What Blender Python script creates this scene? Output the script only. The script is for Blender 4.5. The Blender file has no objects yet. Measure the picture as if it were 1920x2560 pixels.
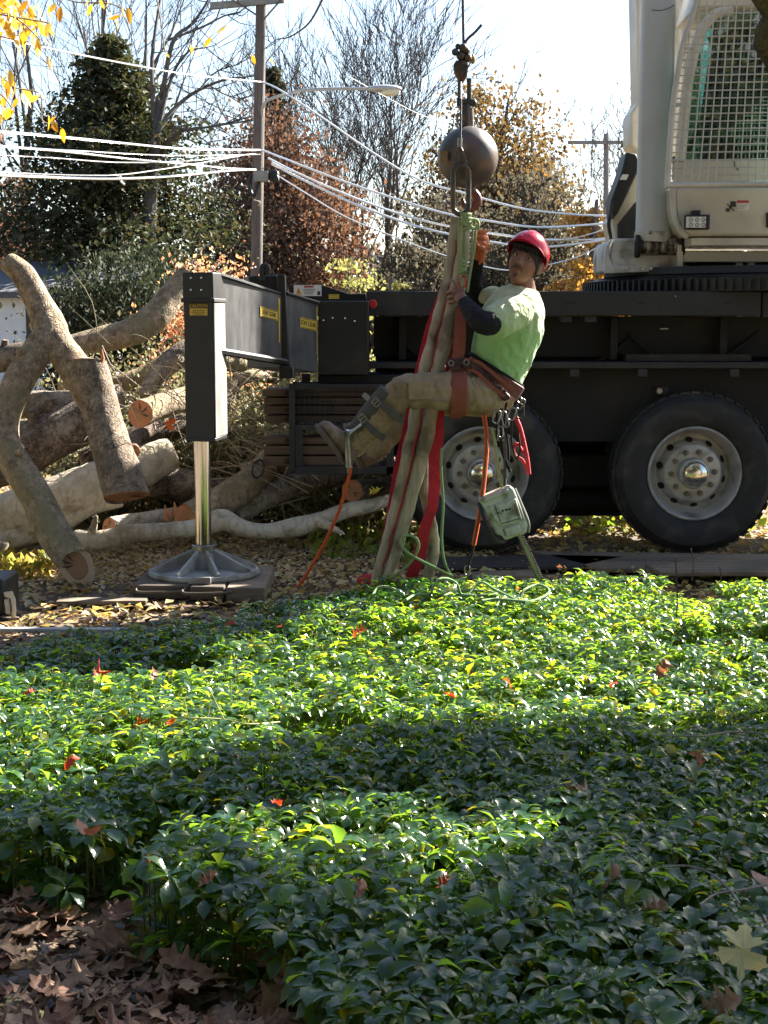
import bpy, math, random
import numpy as np
from mathutils import Vector, Matrix, noise
R = math.radians
random.seed(7); rng = np.random.default_rng(11)
scene = bpy.context.scene
COL = scene.collection
# ---------------------------------------------------------------- camera
F = 3700.0                       # focal length in photograph pixels (photo is 1920 x 2560)
CAMZ = 1.6
TH = math.atan(480 / F)          # pitch down
CS, SN = math.cos(TH), math.sin(TH)
cam_d = bpy.data.cameras.new('camera'); cam = bpy.data.objects.new('camera', cam_d); COL.objects.link(cam)
cam.location = (0, 0, CAMZ); cam.rotation_euler = (math.pi/2 - TH, 0, 0)
cam_d.sensor_fit = 'VERTICAL'; cam_d.sensor_height = 24; cam_d.sensor_width = 18
cam_d.lens = F/2560*24; cam_d.clip_end = 600; cam_d.clip_start = .05
scene.camera = cam
# ---------------------------------------------------------------- light
SUN_AZ, SUN_EL = 48, 34
w = bpy.data.worlds.new('World'); scene.world = w; w.use_nodes = True
nt = w.node_tree; nt.nodes.clear()
sky = nt.nodes.new('ShaderNodeTexSky'); sky.sky_type = 'NISHITA'; sky.sun_disc = False
sky.sun_elevation = R(SUN_EL); sky.sun_rotation = R(SUN_AZ); sky.air_density = 1.0; sky.dust_density = 1.2; sky.ozone_density = 1.6
bg = nt.nodes.new('ShaderNodeBackground'); bg.inputs[1].default_value = .05
wo = nt.nodes.new('ShaderNodeOutputWorld'); nt.links.new(sky.outputs[0], bg.inputs[0]); nt.links.new(bg.outputs[0], wo.inputs[0])
SUN = Vector((math.sin(R(SUN_AZ))*math.cos(R(SUN_EL)), math.cos(R(SUN_AZ))*math.cos(R(SUN_EL)), math.sin(R(SUN_EL))))
sd = bpy.data.lights.new('sun', 'SUN'); sd.energy = 5.0; sd.angle = R(.53); sd.color = (1, .94, .84)
so = bpy.data.objects.new('sun', sd); COL.objects.link(so); so.rotation_euler = SUN.to_track_quat('Z', 'Y').to_euler()
so.location = SUN*60
vs = scene.view_settings; vs.view_transform = 'Standard'; vs.look = 'None'; vs.gamma = 1; vs.exposure = 2.5
vs.use_curve_mapping = False
scene.cycles.max_bounces = 6; scene.cycles.transparent_max_bounces = 12
# ---------------------------------------------------------------- helpers
def P(px, py, Y):
    """world point seen at photograph pixel (px,py) whose forward distance is Y"""
    dx = (px-960)/F; dv = (1280-py)/F
    ry = CS + dv*SN; rz = -SN + dv*CS
    k = Y/ry
    return Vector((dx*k, Y, CAMZ + rz*k))
def G(px, py, z=0.0):
    dx = (px-960)/F; dv = (1280-py)/F
    ry = CS + dv*SN; rz = -SN + dv*CS
    k = (z-CAMZ)/rz
    return Vector((dx*k, ry*k, z))
def S(px, Y): return px*Y/F
class MB:
    def __init__(s): s.v = []; s.f = []; s.m = []; s.cm = 0
    def add(s, vs, fs):
        o = len(s.v); s.v += [tuple(v) for v in vs]
        for f in fs: s.f.append(tuple(i+o for i in f)); s.m.append(s.cm)
        return s
    def box(s, c, size, rot=None):
        c = Vector(c); h = Vector(size)/2
        vs = []
        for x in (-1, 1):
            for y in (-1, 1):
                for z in (-1, 1):
                    p = Vector((x*h.x, y*h.y, z*h.z))
                    if rot is not None: p = rot @ p
                    vs.append(c+p)
        return s.add(vs, [(0,1,3,2),(4,6,7,5),(0,4,5,1),(2,3,7,6),(0,2,6,4),(1,5,7,3)])
    def b(s, x0, x1, y0, y1, z0, z1): return s.box(((x0+x1)/2,(y0+y1)/2,(z0+z1)/2),(abs(x1-x0),abs(y1-y0),abs(z1-z0)))
    def hexa(s, lo, hi):
        """lo, hi: two quads of four points each, joined"""
        vs = list(lo)+list(hi)
        return s.add(vs, [(3,2,1,0),(4,5,6,7),(0,1,5,4),(1,2,6,5),(2,3,7,6),(3,0,4,7)])
    def prism(s, poly, dvec):
        n = len(poly); d = Vector(dvec)
        vs = [Vector(p) for p in poly]+[Vector(p)+d for p in poly]
        return s.add(vs, [tuple(range(n)), tuple(range(2*n-1, n-1, -1))]+[(i, i+n, (i+1) % n+n, (i+1) % n) for i in range(n)])
    def tube(s, pts, r, n=8, caps=True, flat=None, jit=0):
        pts = [Vector(p) for p in pts]; m = len(pts)
        rs = [r]*m if not hasattr(r, '__len__') else list(r)
        vs = []; prev = None
        for i, p in enumerate(pts):
            t = (pts[min(i+1, m-1)]-pts[max(i-1, 0)])
            t = t.normalized() if t.length > 1e-9 else Vector((0, 0, 1))
            if prev is None:
                a = Vector((0, 1, 0)) if abs(t.y) < .9 else Vector((1, 0, 0))
                u = t.cross(a).normalized()
            else:
                u = prev - t*prev.dot(t); u = u.normalized() if u.length > 1e-6 else t.orthogonal().normalized()
            prev = u; w_ = t.cross(u)
            for k in range(n):
                a = 2*math.pi*k/n
                rr = rs[i]*(1+(random.uniform(-jit, jit) if jit else 0))
                q = flat if flat else 1
                vs.append(p+u*(rr*math.cos(a))+w_*(rr*q*math.sin(a)))
        fs = []
        for i in range(m-1):
            for k in range(n):
                fs.append((i*n+k, i*n+(k+1) % n, (i+1)*n+(k+1) % n, (i+1)*n+k))
        if caps: fs.append(tuple(range(n-1, -1, -1))); fs.append(tuple((m-1)*n+k for k in range(n)))
        return s.add(vs, fs)
    def cyl(s, p0, p1, r, r1=None, n=16): return s.tube([p0, p1], [r, r if r1 is None else r1], n)
    def torus(s, c, R_, r, axis='Y', n=24, m=8, sx=1, sz=1, rot=None):
        vs = []
        for i in range(n):
            a = 2*math.pi*i/n
            for k in range(m):
                b_ = 2*math.pi*k/m
                rr = R_+r*math.cos(b_)
                p = Vector((rr*math.cos(a)*sx, r*math.sin(b_), rr*math.sin(a)*sz))
                if axis == 'Z': p = Vector((p.x, p.z, p.y))
                if axis == 'X': p = Vector((p.y, p.x, p.z))
                if rot is not None: p = rot @ p
                vs.append(Vector(c)+p)
        fs = [(i*m+k, i*m+(k+1) % m, ((i+1) % n)*m+(k+1) % m, ((i+1) % n)*m+k) for i in range(n) for k in range(m)]
        return s.add(vs, fs)
    def lathe(s, prof, c, axis='Y', n=48):
        """prof: (radius, axial) pairs, axis Y or Z"""
        vs = []
        for (r, a_) in prof:
            for k in range(n):
                t = 2*math.pi*k/n
                p = (r*math.cos(t), a_, r*math.sin(t)) if axis == 'Y' else (r*math.cos(t), r*math.sin(t), a_)
                vs.append(Vector(c)+Vector(p))
        m = len(prof); fs = []
        for i in range(m-1):
            for k in range(n): fs.append((i*n+k, i*n+(k+1) % n, (i+1)*n+(k+1) % n, (i+1)*n+k))
        return s.add(vs, fs)
    def sphere(s, c, r, n=16, m=10, rot=None):
        r = Vector(r) if hasattr(r, '__len__') else Vector((r, r, r)); c = Vector(c)
        vs = [c+((rot@Vector((0, 0, r.z))) if rot else Vector((0, 0, r.z)))]
        for i in range(1, m):
            t = math.pi*i/m
            for k in range(n):
                a = 2*math.pi*k/n
                p = Vector((r.x*math.sin(t)*math.cos(a), r.y*math.sin(t)*math.sin(a), r.z*math.cos(t)))
                if rot: p = rot @ p
                vs.append(c+p)
        p = Vector((0, 0, -r.z)); vs.append(c+(rot@p if rot else p))
        fs = [(0, 1+k, 1+(k+1) % n) for k in range(n)]
        for i in range(m-2):
            for k in range(n): fs.append((1+i*n+k, 1+(i+1)*n+k, 1+(i+1)*n+(k+1) % n, 1+i*n+(k+1) % n))
        L = len(vs)-1; b0 = 1+(m-2)*n
        fs += [(L, b0+(k+1) % n, b0+k) for k in range(n)]
        return s.add(vs, fs)
    def mesh(s, name, mats, smooth=35):
        me = bpy.data.meshes.new(name); me.from_pydata(s.v, [], s.f)
        for m_ in (mats if isinstance(mats, (list, tuple)) else [mats]): me.materials.append(m_)
        if any(s.m): me.polygons.foreach_set('material_index', s.m)
        import bmesh
        bm = bmesh.new(); bm.from_mesh(me); bmesh.ops.recalc_face_normals(bm, faces=bm.faces); bm.to_mesh(me); bm.free()
        if smooth:
            me.shade_smooth(); me.set_sharp_from_angle(angle=R(smooth))
        return me
def setp(o, root):
    o.parent = root; o.matrix_parent_inverse = root.matrix_world.inverted() if root.parent else Matrix.Translation(-root.location)
    return o
def obj(name, me, parent=None, bevel=0, label=None):
    o = bpy.data.objects.new(name, me); COL.objects.link(o)
    if parent is not None:
        chain = Vector(parent.get('_org', (0, 0, 0)))
        o.parent = parent; o.matrix_parent_inverse = Matrix.Translation(-chain); o['_org'] = (0., 0., 0.)
    if bevel:
        b_ = o.modifiers.new('bevel', 'BEVEL'); b_.width = bevel; b_.segments = 2; b_.limit_method = 'ANGLE'; b_.angle_limit = R(40); b_.harden_normals = False
    if label: o['label'] = label
    return o
def part(name, mb, mat, parent=None, bevel=0, smooth=35, label=None):
    return obj(name, mb.mesh(name, mat, smooth), parent, bevel, label)
def tag(o, label, cat, group=None):
    o['label'] = label; o['category'] = cat
    if group: o['group'] = group
    return o
def thing(name, label, cat, loc, group=None):
    o = bpy.data.objects.new(name, None); COL.objects.link(o); o.location = loc; o['_org'] = tuple(loc); o.empty_display_size = .1
    return tag(o, label, cat, group)
def solo(name, mb, mat, label, cat, group=None, bevel=0, smooth=35): return tag(part(name, mb, mat, None, bevel, smooth), label, cat, group)
def spline(pts, n=8):
    """catmull-rom through points"""
    pts = [Vector(p) for p in pts]; out = []
    m = len(pts)
    for i in range(m-1):
        p0, p1, p2, p3 = pts[max(i-1, 0)], pts[i], pts[i+1], pts[min(i+2, m-1)]
        for k in range(n):
            t = k/n
            out.append(.5*((2*p1)+(p2-p0)*t+(2*p0-5*p1+4*p2-p3)*t*t+(3*p1-p0-3*p2+p3)*t**3))
    out.append(pts[-1]); return out
def lerpl(vals, n):
    out = []
    for i in range(len(vals)-1):
        for k in range(n): out.append(vals[i]+(vals[i+1]-vals[i])*k/n)
    out.append(vals[-1]); return out
# ---------------------------------------------------------------- materials
_m = {}
def nmat(name):
    m = bpy.data.materials.new(name); m.use_nodes = True; t = m.node_tree; t.nodes.clear()
    return m, t, t.nodes.new('ShaderNodeOutputMaterial')
def mat(name, c1, c2=None, scale=6., rough=.6, metal=0., bump=0., bscale=60., spec=.5, detail=6, stretch=None, rvar=.1, coat=0, bdist=.01, mid=(.35, .65), dirt=None, dscale=2.):
    if name in _m: return _m[name]
    m, t, out = nmat(name); n = t.nodes; l = t.links
    c2 = c2 or tuple(x*.75 for x in c1)
    tc = n.new('ShaderNodeTexCoord'); mp = n.new('ShaderNodeMapping'); l.new(tc.outputs['Object'], mp.inputs[0])
    if stretch: mp.inputs['Scale'].default_value = stretch
    nz = n.new('ShaderNodeTexNoise'); nz.inputs['Scale'].default_value = scale; nz.inputs['Detail'].default_value = detail; nz.inputs['Roughness'].default_value = .65
    l.new(mp.outputs[0], nz.inputs[0])
    rp = n.new('ShaderNodeValToRGB'); e = rp.color_ramp.elements; e[0].position, e[1].position = mid; e[0].color = (*c1, 1); e[1].color = (*c2, 1)
    l.new(nz.outputs[0], rp.inputs[0]); colo = rp.outputs[0]
    if dirt:
        d = n.new('ShaderNodeTexNoise'); d.inputs['Scale'].default_value = dscale; d.inputs['Detail'].default_value = 8; l.new(tc.outputs['Object'], d.inputs[0])
        dr = n.new('ShaderNodeValToRGB'); dr.color_ramp.elements[0].position = .5; dr.color_ramp.elements[1].position = .68; l.new(d.outputs[0], dr.inputs[0])
        mx = n.new('ShaderNodeMixRGB'); l.new(dr.outputs[0], mx.inputs[0]); l.new(colo, mx.inputs[1]); mx.inputs[2].default_value = (*dirt, 1); colo = mx.outputs[0]
    b_ = n.new('ShaderNodeBsdfPrincipled'); l.new(colo, b_.inputs['Base Color'])
    b_.inputs['Metallic'].default_value = metal; b_.inputs['Specular IOR Level'].default_value = spec
    if coat: b_.inputs['Coat Weight'].default_value = coat
    mr = n.new('ShaderNodeMapRange'); l.new(nz.outputs[0], mr.inputs[0]); mr.inputs[3].default_value = max(rough-rvar, .02); mr.inputs[4].default_value = min(rough+rvar, 1)
    l.new(mr.outputs[0], b_.inputs['Roughness'])
    if bump:
        bn = n.new('ShaderNodeTexNoise'); bn.inputs['Scale'].default_value = bscale; bn.inputs['Detail'].default_value = 5; l.new(mp.outputs[0], bn.inputs[0])
        bp = n.new('ShaderNodeBump'); bp.inputs['Strength'].default_value = bump; bp.inputs['Distance'].default_value = bdist
        l.new(bn.outputs[0], bp.inputs['Height']); l.new(bp.outputs[0], b_.inputs['Normal'])
    l.new(b_.outputs[0], out.inputs[0]); _m[name] = m; return m
def leafmat(name, cols, trans=.45, tcol=None, rough=.4, spec=.5, tmul=1.6):
    """foliage: colour varies per leaf, part of the light passes through"""
    m, t, out = nmat(name); n = t.nodes; l = t.links
    g = n.new('ShaderNodeNewGeometry'); rp = n.new('ShaderNodeValToRGB'); e = rp.color_ramp.elements
    while len(e) < len(cols): e.new(.5)
    for i, c in enumerate(cols): e[i].position = i/max(len(cols)-1, 1); e[i].color = (*c, 1)
    l.new(g.outputs['Random Per Island'], rp.inputs[0])
    b_ = n.new('ShaderNodeBsdfPrincipled'); l.new(rp.outputs[0], b_.inputs['Base Color']); b_.inputs['Roughness'].default_value = rough; b_.inputs['Specular IOR Level'].default_value = spec
    tr = n.new('ShaderNodeBsdfTranslucent'); mx = n.new('ShaderNodeMixRGB'); mx.blend_type = 'MULTIPLY'; mx.inputs[0].default_value = 1
    l.new(rp.outputs[0], mx.inputs[1]); tc = tcol or (1, 1, 1); mx.inputs[2].default_value = (tc[0]*tmul, tc[1]*tmul, tc[2]*tmul, 1)
    l.new(mx.outputs[0], tr.inputs[0])
    ms = n.new('ShaderNodeMixShader'); ms.inputs[0].default_value = trans; l.new(b_.outputs[0], ms.inputs[1]); l.new(tr.outputs[0], ms.inputs[2]); l.new(ms.outputs[0], out.inputs[0])
    return m
def bigmesh(name, V, Fq, mats, smooth=False, mi=None):
    """V (n,3) array, Fq (m,k) array of equal-size faces"""
    me = bpy.data.meshes.new(name); V = np.asarray(V, np.float32); Fq = np.asarray(Fq, np.int32); k = Fq.shape[1]
    me.vertices.add(len(V)); me.vertices.foreach_set('co', V.ravel())
    me.loops.add(Fq.size); me.loops.foreach_set('vertex_index', Fq.ravel())
    me.polygons.add(len(Fq)); me.polygons.foreach_set('loop_start', np.arange(0, Fq.size, k, dtype=np.int32)); me.polygons.foreach_set('loop_total', np.full(len(Fq), k, np.int32))
    for m_ in (mats if isinstance(mats, (list, tuple)) else [mats]): me.materials.append(m_)
    if mi is not None: me.polygons.foreach_set('material_index', mi.astype(np.int32))
    me.polygons.foreach_set('use_smooth', np.full(len(Fq), smooth, bool))
    me.update(calc_edges=True); return me
def scatter(tv, tf, M, T):
    """template verts (v,3), faces (f,k); M (n,3,3), T (n,3) -> big arrays"""
    tv = np.asarray(tv); tf = np.asarray(tf); n = len(T)
    V = np.einsum('nij,vj->nvi', M, tv)+T[:, None, :]
    Fq = tf[None]+(np.arange(n)*len(tv))[:, None, None]
    return V.reshape(-1, 3), Fq.reshape(-1, tf.shape[1])
def rotz(a): c, s = np.cos(a), np.sin(a); z = np.zeros_like(a); o = z+1; return np.stack([np.stack([c, -s, z], -1), np.stack([s, c, z], -1), np.stack([z, z, o], -1)], -2)
def roty(a): c, s = np.cos(a), np.sin(a); z = np.zeros_like(a); o = z+1; return np.stack([np.stack([c, z, s], -1), np.stack([z, o, z], -1), np.stack([-s, z, c], -1)], -2)
def rotx(a): c, s = np.cos(a), np.sin(a); z = np.zeros_like(a); o = z+1; return np.stack([np.stack([o, z, z], -1), np.stack([z, c, -s], -1), np.stack([z, s, c], -1)], -2)
def rrot(n): return rotz(rng.uniform(0, 6.283, n)) @ roty(rng.uniform(-1.5, 1.5, n)) @ rotx(rng.uniform(0, 6.283, n))
# simple folded leaf card: 6 verts, 4 triangles... as 2 quads
CARD_V = np.array([[0, 0, 0], [.5, -.32, .1], [1, 0, 0], [.5, .32, .1], [.5, 0, 0]]); CARD_F = np.array([[0, 1, 2, 4], [0, 4, 2, 3]])
def cards(name, C, size, mats, parent=None, sv=.4, mi=None, upr=None):
    n = len(C); s_ = size*(1+rng.uniform(-sv, sv, n)); M = rrot(n) if upr is None else upr(n)
    V, Fq = scatter(CARD_V-np.array([.5, 0, 0]), CARD_F, M*s_[:, None, None], np.asarray(C))
    return obj(name, bigmesh(name, V, Fq, mats), parent)
def inpoly(x, y, poly):
    x = np.asarray(x); y = np.asarray(y); r = np.zeros(x.shape, bool); n = len(poly)
    for i in range(n):
        x0, y0 = poly[i]; x1, y1 = poly[(i+1) % n]
        c = ((y0 > y) != (y1 > y)) & (x < (x1-x0)*(y-y0)/((y1-y0) if y1 != y0 else 1e-9)+x0); r ^= c
    return r
# ================================================================= GROUND
M_soil = mat('soil', (.075, .052, .034), (.16, .115, .07), 5, .95, bump=.8, bscale=35, bdist=.03, dirt=(.26, .2, .12), dscale=1.2)
gN = 90; gx = np.concatenate([np.linspace(-260, -9, 14), np.linspace(-8, 8, 110), np.linspace(9, 260, 14)]); gy = np.concatenate([np.linspace(-8, .5, 8), np.linspace(1, 15, 110), np.linspace(16, 320, 30)])
GX, GY = np.meshgrid(gx, gy); 
def gh(x, y): return noise.noise(Vector((x*1.3, y*1.3, 0)))*.018+noise.noise(Vector((x*5, y*5, 3)))*.008
GZ = np.array([gh(a, b) if abs(a) < 9 and b < 16 else 0 for a, b in zip(GX.ravel(), GY.ravel())])
nx, ny = len(gx), len(gy); idx = np.arange(nx*ny).reshape(ny, nx)
gf = np.stack([idx[:-1, :-1], idx[:-1, 1:], idx[1:, 1:], idx[1:, :-1]], -1).reshape(-1, 4)
ground = obj('ground', bigmesh('ground', np.stack([GX.ravel(), GY.ravel(), GZ-.01], -1), gf, M_soil, True)); ground['kind'] = 'structure'
def plane_pts(n, x0, x1, y0, y1): return rng.uniform(x0, x1, n), rng.uniform(y0, y1, n)
# --- distant lawn strip and leaf litter beyond the truck
M_litter = leafmat('dry_litter', [(.26, .17, .08), (.48, .35, .17), (.42, .3, .1), (.6, .48, .22), (.28, .3, .1), (.42, .24, .1), (.62, .55, .38)], .3, (1, .85, .5), .6)
x, y = plane_pts(26000, -4.5, 4.5, 7.4, 17)
C = np.stack([x, y, rng.uniform(.005, .035, len(x))], -1)
lit = cards('leaf_litter', C, .06, M_litter, upr=lambda n: rotz(rng.uniform(0, 6.28, n)) @ roty(rng.normal(0, .35, n)) @ rotx(rng.normal(0, .35, n)))
lit['kind'] = 'stuff'; tag(lit, 'yellow and tan fallen leaves strewn over the dirt under and around the truck', 'leaf litter')
x, y = plane_pts(26000, -14, 14, 17, 42)
far = cards('lawn_litter', np.stack([x, y, rng.uniform(.0, .04, len(x))], -1), .13, leafmat('lawn_litter', [(.1, .12, .04), (.2, .2, .06), (.3, .24, .1), (.25, .14, .06)], .3), upr=lambda n: rotz(rng.uniform(0, 6.28, n)) @ roty(rng.normal(0, .5, n)))
far['kind'] = 'stuff'; tag(far, 'thin grass and fallen leaves on the lawn beyond the log pile', 'lawn litter')
# wood chips near the logs
M_chip = leafmat('wood_chips', [(.62, .48, .28), (.72, .6, .4), (.55, .38, .2), (.66, .42, .2)], .15)
x, y = plane_pts(26000, -3.4, .6, 8.75, 11.8); k = rng.uniform(0, 1, len(x)) < np.exp(-((x+1.5)**2)/2.2-((y-9.7)**2)/1.0)
ch = cards('wood_chips', np.stack([x[k], y[k], rng.uniform(.01, .03, k.sum())], -1), .03, M_chip, upr=lambda n: rotz(rng.uniform(0, 6.28, n)) @ roty(rng.normal(0, .4, n)))
ch['kind'] = 'stuff'; tag(ch, 'pale sawdust and wood chips on the ground beneath the cut logs', 'wood chips')
# ================================================================= GROUND COVER (pachysandra)
st_t = np.array([0, .25, .5, .62, .66, .8, .84, 1.0]); st_w = np.array([.035, .11, .21, .28, .25, .235, .16, .0])
def leaf_t(ts, ws, fold=.35, droop=.32):
    v = []
    for t_, w_ in zip(ts, ws):
        z = .12*math.sin(t_*2.2)-droop*t_*t_
        v += [[t_, -w_, z+fold*w_], [t_, 0, z], [t_, w_, z+fold*w_]]
    f = []
    for i in range(len(ts)-1):
        a = 3*i; f += [[a, a+1, a+4, a+3], [a+1, a+2, a+5, a+4]]
    return np.array(v), np.array(f)
LN = leaf_t(st_t, st_w); LF = leaf_t(np.array([0, .3, .65, 1.]), np.array([.03, .15, .26, 0.02]))
edge_near = [tuple(G(a, b)[:2]) for a, b in [(-500, 2190), (-150, 2220), (0, 2245), (130, 2290), (220, 2330), (300, 2390), (460, 2450), (600, 2480), (700, 2530), (780, 2640), (800, 2760)]]
edge_far = [tuple(G(a, b, .2)[:2]) for a, b in [(3300, 1440), (1920, 1455), (1500, 1450), (1100, 1470), (930, 1470), (800, 1500), (680, 1520), (560, 1545), (350, 1580), (120, 1610), (0, 1640), (-200, 1660), (-600, 1700)]]
COVER = edge_near+[(2.2, 1.8), (4.2, 2.5)]+edge_far
def rosettes(n, ycut):
    x, y = plane_pts(n, -2.9, 2.9, 2.2, 9)
    k = inpoly(x, y, COVER) & (np.abs(x) < .27*y+.45)
    x, y = x[k], y[k]
    near = y < 5.2
    return x, y
def cover(nr, name, zlo, zhi, scale, per, mat_, tilt=.24):
    x, y = rosettes(nr, 0)
    hz = np.array([noise.noise(Vector((a*1.1, b*1.1, 5)))*.05+noise.noise(Vector((a*3.5, b*3.5, 9)))*.03 for a, b in zip(x, y)])
    # bare little hollows
    hole = np.array([noise.noise(Vector((a*2.1+7, b*2.1, 1))) for a, b in zip(x, y)]); keep = hole < .46
    x, y, hz = x[keep], y[keep], hz[keep]
    z = rng.uniform(zlo, zhi, len(x))+hz
    tl = rotz(rng.uniform(0, 6.28, len(x))) @ roty(rng.normal(0, tilt, len(x)))
    sc = scale*rng.uniform(.6, 1.35, len(x))*(1+.22*np.clip((5-y)/1.5, 0, 1))
    Ms = []; Ts = []; near = []
    for i in range(per):
        az = 6.283*i/per+rng.uniform(0, .45, len(x)); el = rng.uniform(-.35, .12, len(x))+(.6 if i % 3 == 0 else 0)*rng.uniform(0, 1, len(x))
        M = tl @ rotz(az) @ roty(-el) @ rotx(rng.normal(0, .16, len(x)))
        s_ = sc*rng.uniform(.7, 1.15, len(x))
        Ms.append(M*s_[:, None, None]); Ts.append(np.stack([x, y, z], -1)+(M @ np.array([.006, 0, 0]))+np.stack([x*0, x*0, rng.uniform(-.015, .01, len(x))], -1)); near.append(y < 5.0)
    M = np.concatenate(Ms); T = np.concatenate(Ts); nr_ = np.concatenate(near)
    out = []
    for sel, (tv, tf), nm in ((nr_, LN, name), (~nr_, LF, name+'_far')):
        if sel.any():
            V, Fq = scatter(tv, tf, M[sel], T[sel]); out.append((V, Fq))
    V = np.concatenate([out[0][0]]+[o[0] for o in out[1:]]); Fq = np.concatenate([out[0][1]]+[o[1]+len(out[0][0]) for o in out[1:]])
    return obj(name, bigmesh(name, V, Fq, mat_, True)), x, y, z
def coverleaf():
    m, t, out = nmat('pachysandra_leaf'); n = t.nodes; l = t.links
    g = n.new('ShaderNodeNewGeometry'); rp = n.new('ShaderNodeValToRGB'); e = rp.color_ramp.elements
    cols = [(.016, .05, .028), (.024, .068, .03), (.02, .056, .034), (.04, .095, .026), (.026, .07, .034), (.022, .06, .03), (.034, .085, .028), (.018, .052, .03), (.11, .13, .03)]
    while len(e) < len(cols): e.new(.5)
    for i, c in enumerate(cols): e[i].position = i/(len(cols)-1); e[i].color = (*c, 1)
    l.new(g.outputs['Random Per Island'], rp.inputs[0])
    tc = n.new('ShaderNodeTexCoord'); nz = n.new('ShaderNodeTexNoise'); nz.inputs['Scale'].default_value = 90; l.new(tc.outputs['Object'], nz.inputs[0])
    bp = n.new('ShaderNodeBump'); bp.inputs['Strength'].default_value = .35; bp.inputs['Distance'].default_value = .004; l.new(nz.outputs[0], bp.inputs['Height'])
    b_ = n.new('ShaderNodeBsdfPrincipled'); l.new(rp.outputs[0], b_.inputs['Base Color']); b_.inputs['Roughness'].default_value = .25; b_.inputs['Specular IOR Level'].default_value = .62; l.new(bp.outputs[0], b_.inputs['Normal'])
    tr = n.new('ShaderNodeBsdfTranslucent'); mx = n.new('ShaderNodeMixRGB'); mx.blend_type = 'MULTIPLY'; mx.inputs[0].default_value = 1; l.new(rp.outputs[0], mx.inputs[1]); mx.inputs[2].default_value = (15, 9.5, 1.2, 1)
    l.new(mx.outputs[0], tr.inputs[0]); ms = n.new('ShaderNodeMixShader'); ms.inputs[0].default_value = .38
    l.new(b_.outputs[0], ms.inputs[1]); l.new(tr.outputs[0], ms.inputs[2]); l.new(ms.outputs[0], out.inputs[0]); return m
M_cov = coverleaf()
c1, cx, cy, cz = cover(17500, 'ground_cover', .185, .235, .050, 7, M_cov)
c1['kind'] = 'stuff'; tag(c1, 'bed of glossy green pachysandra leaves in whorls filling the foreground', 'ground cover')
c2, _x, _y, _z = cover(11500, 'ground_cover', .03, .16, .054, 6, M_cov, .45)
c2['kind'] = 'stuff'; tag(c2, 'lower shaded tier of pachysandra leaves beneath the top whorls', 'ground cover')
# stems
k = rng.uniform(0, 1, len(cx)) < .8
tv = np.array([[math.cos(a)*.5, math.sin(a)*.5, h] for h in (0, 1) for a in (0, 2.09, 4.19)]); tf = np.array([[0, 1, 4, 3], [1, 2, 5, 4], [2, 0, 3, 5]])
M = np.zeros((k.sum(), 3, 3)); M[:, 0, 0] = M[:, 1, 1] = .0045; M[:, 2, 2] = cz[k]
V, Fq = scatter(tv, tf, M, np.stack([cx[k], cy[k], 0*cx[k]], -1))
stm = obj('ground_cover_stems', bigmesh('ground_cover_stems', V, Fq, mat('green_stem', (.1, .14, .04), rough=.6))); stm['kind'] = 'stuff'; tag(stm, 'thin green stems standing under the pachysandra leaves', 'ground cover')
# flower buds in the whorls of the near plants
k = (cy < 5.2) & (rng.uniform(0, 1, len(cx)) < .3)
bc = np.repeat(np.stack([cx[k], cy[k], cz[k]+.012], -1), 7, 0)+rng.normal(0, .0045, (k.sum()*7, 3))
bud = cards('flower_buds', bc, .008, leafmat('bud', [(.25, .3, .1), (.35, .38, .16)], .2)); bud['kind'] = 'stuff'; tag(bud, 'tiny pale green flower buds in the pachysandra whorls', 'buds')
# soil litter beneath the cover
x, y = plane_pts(9000, -2.6, 2.6, 2.6, 8.4)
ul = cards('leaf_mould', np.stack([x, y, rng.uniform(.0, .03, len(x))], -1), .06, leafmat('leaf_mould', [(.05, .03, .02), (.09, .055, .03), (.13, .08, .05)], .1), upr=lambda n: rotz(rng.uniform(0, 6.28, n)) @ roty(rng.normal(0, .35, n)))
ul['kind'] = 'stuff'; tag(ul, 'dark brown leaf mould lying under the pachysandra', 'leaf litter')
# ----------------------------------------------------------------- lobed oak leaves, one object each in the foreground
def oak_mesh(name, seed, mat_, lobes=4, L=.13, curl=.5):
    r_ = random.Random(seed); out = [(0, .004)]
    for i in range(lobes):
        t0 = .1+.82*i/lobes; wl = (.26+.12*math.sin(math.pi*(i+.7)/lobes))*r_.uniform(.75, 1.2)
        out += [(t0, .12+.05*math.sin(3*t0)), (t0+.035, wl*.62), (t0+.07, wl*.9), (t0+.1, wl), (t0+.13, wl*.92), (t0+.155, wl*.62), (t0+.18, .16)]
    out.append((.97, .07)); out.append((1.02, .0))
    mb = MB(); cx_ = r_.uniform(-curl, curl); cy_ = r_.uniform(.2, curl+.3); tw = r_.uniform(-.6, .6)
    vs = []
    def z(t, w_): return cy_*(w_*w_)*1.9+cx_*1.5*(t-.5)**2+tw*w_*(t-.5)+.05*math.sin(9*t+seed)+.03*math.sin(14*w_+t*5)
    for (t, w_) in out:
        vs += [((t+.35*max(0, w_-.12))*L, -w_*L, z(t, -w_)*L), (t*L, 0, z(t, 0)*L-.003*L), ((t+.35*max(0, w_-.12))*L, w_*L*(1+.12*math.sin(t*23+seed)), z(t, w_)*L)]
    fs = []
    for i in range(len(out)-1): a = 3*i; fs += [(a, a+1, a+4, a+3), (a+1, a+2, a+5, a+4)]
    mb.add(vs, fs); mb.tube([(-.25*L, 0, .02*L), (0, 0, z(0, 0)*L)], .0013, 5)
    return mb.mesh(name, mat_, 60)
def leafm(name, c): return leafmat(name, [c, tuple(v*.8 for v in c)], .3, (1.1, .8, .5), .55, .4, 1.3)
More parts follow.
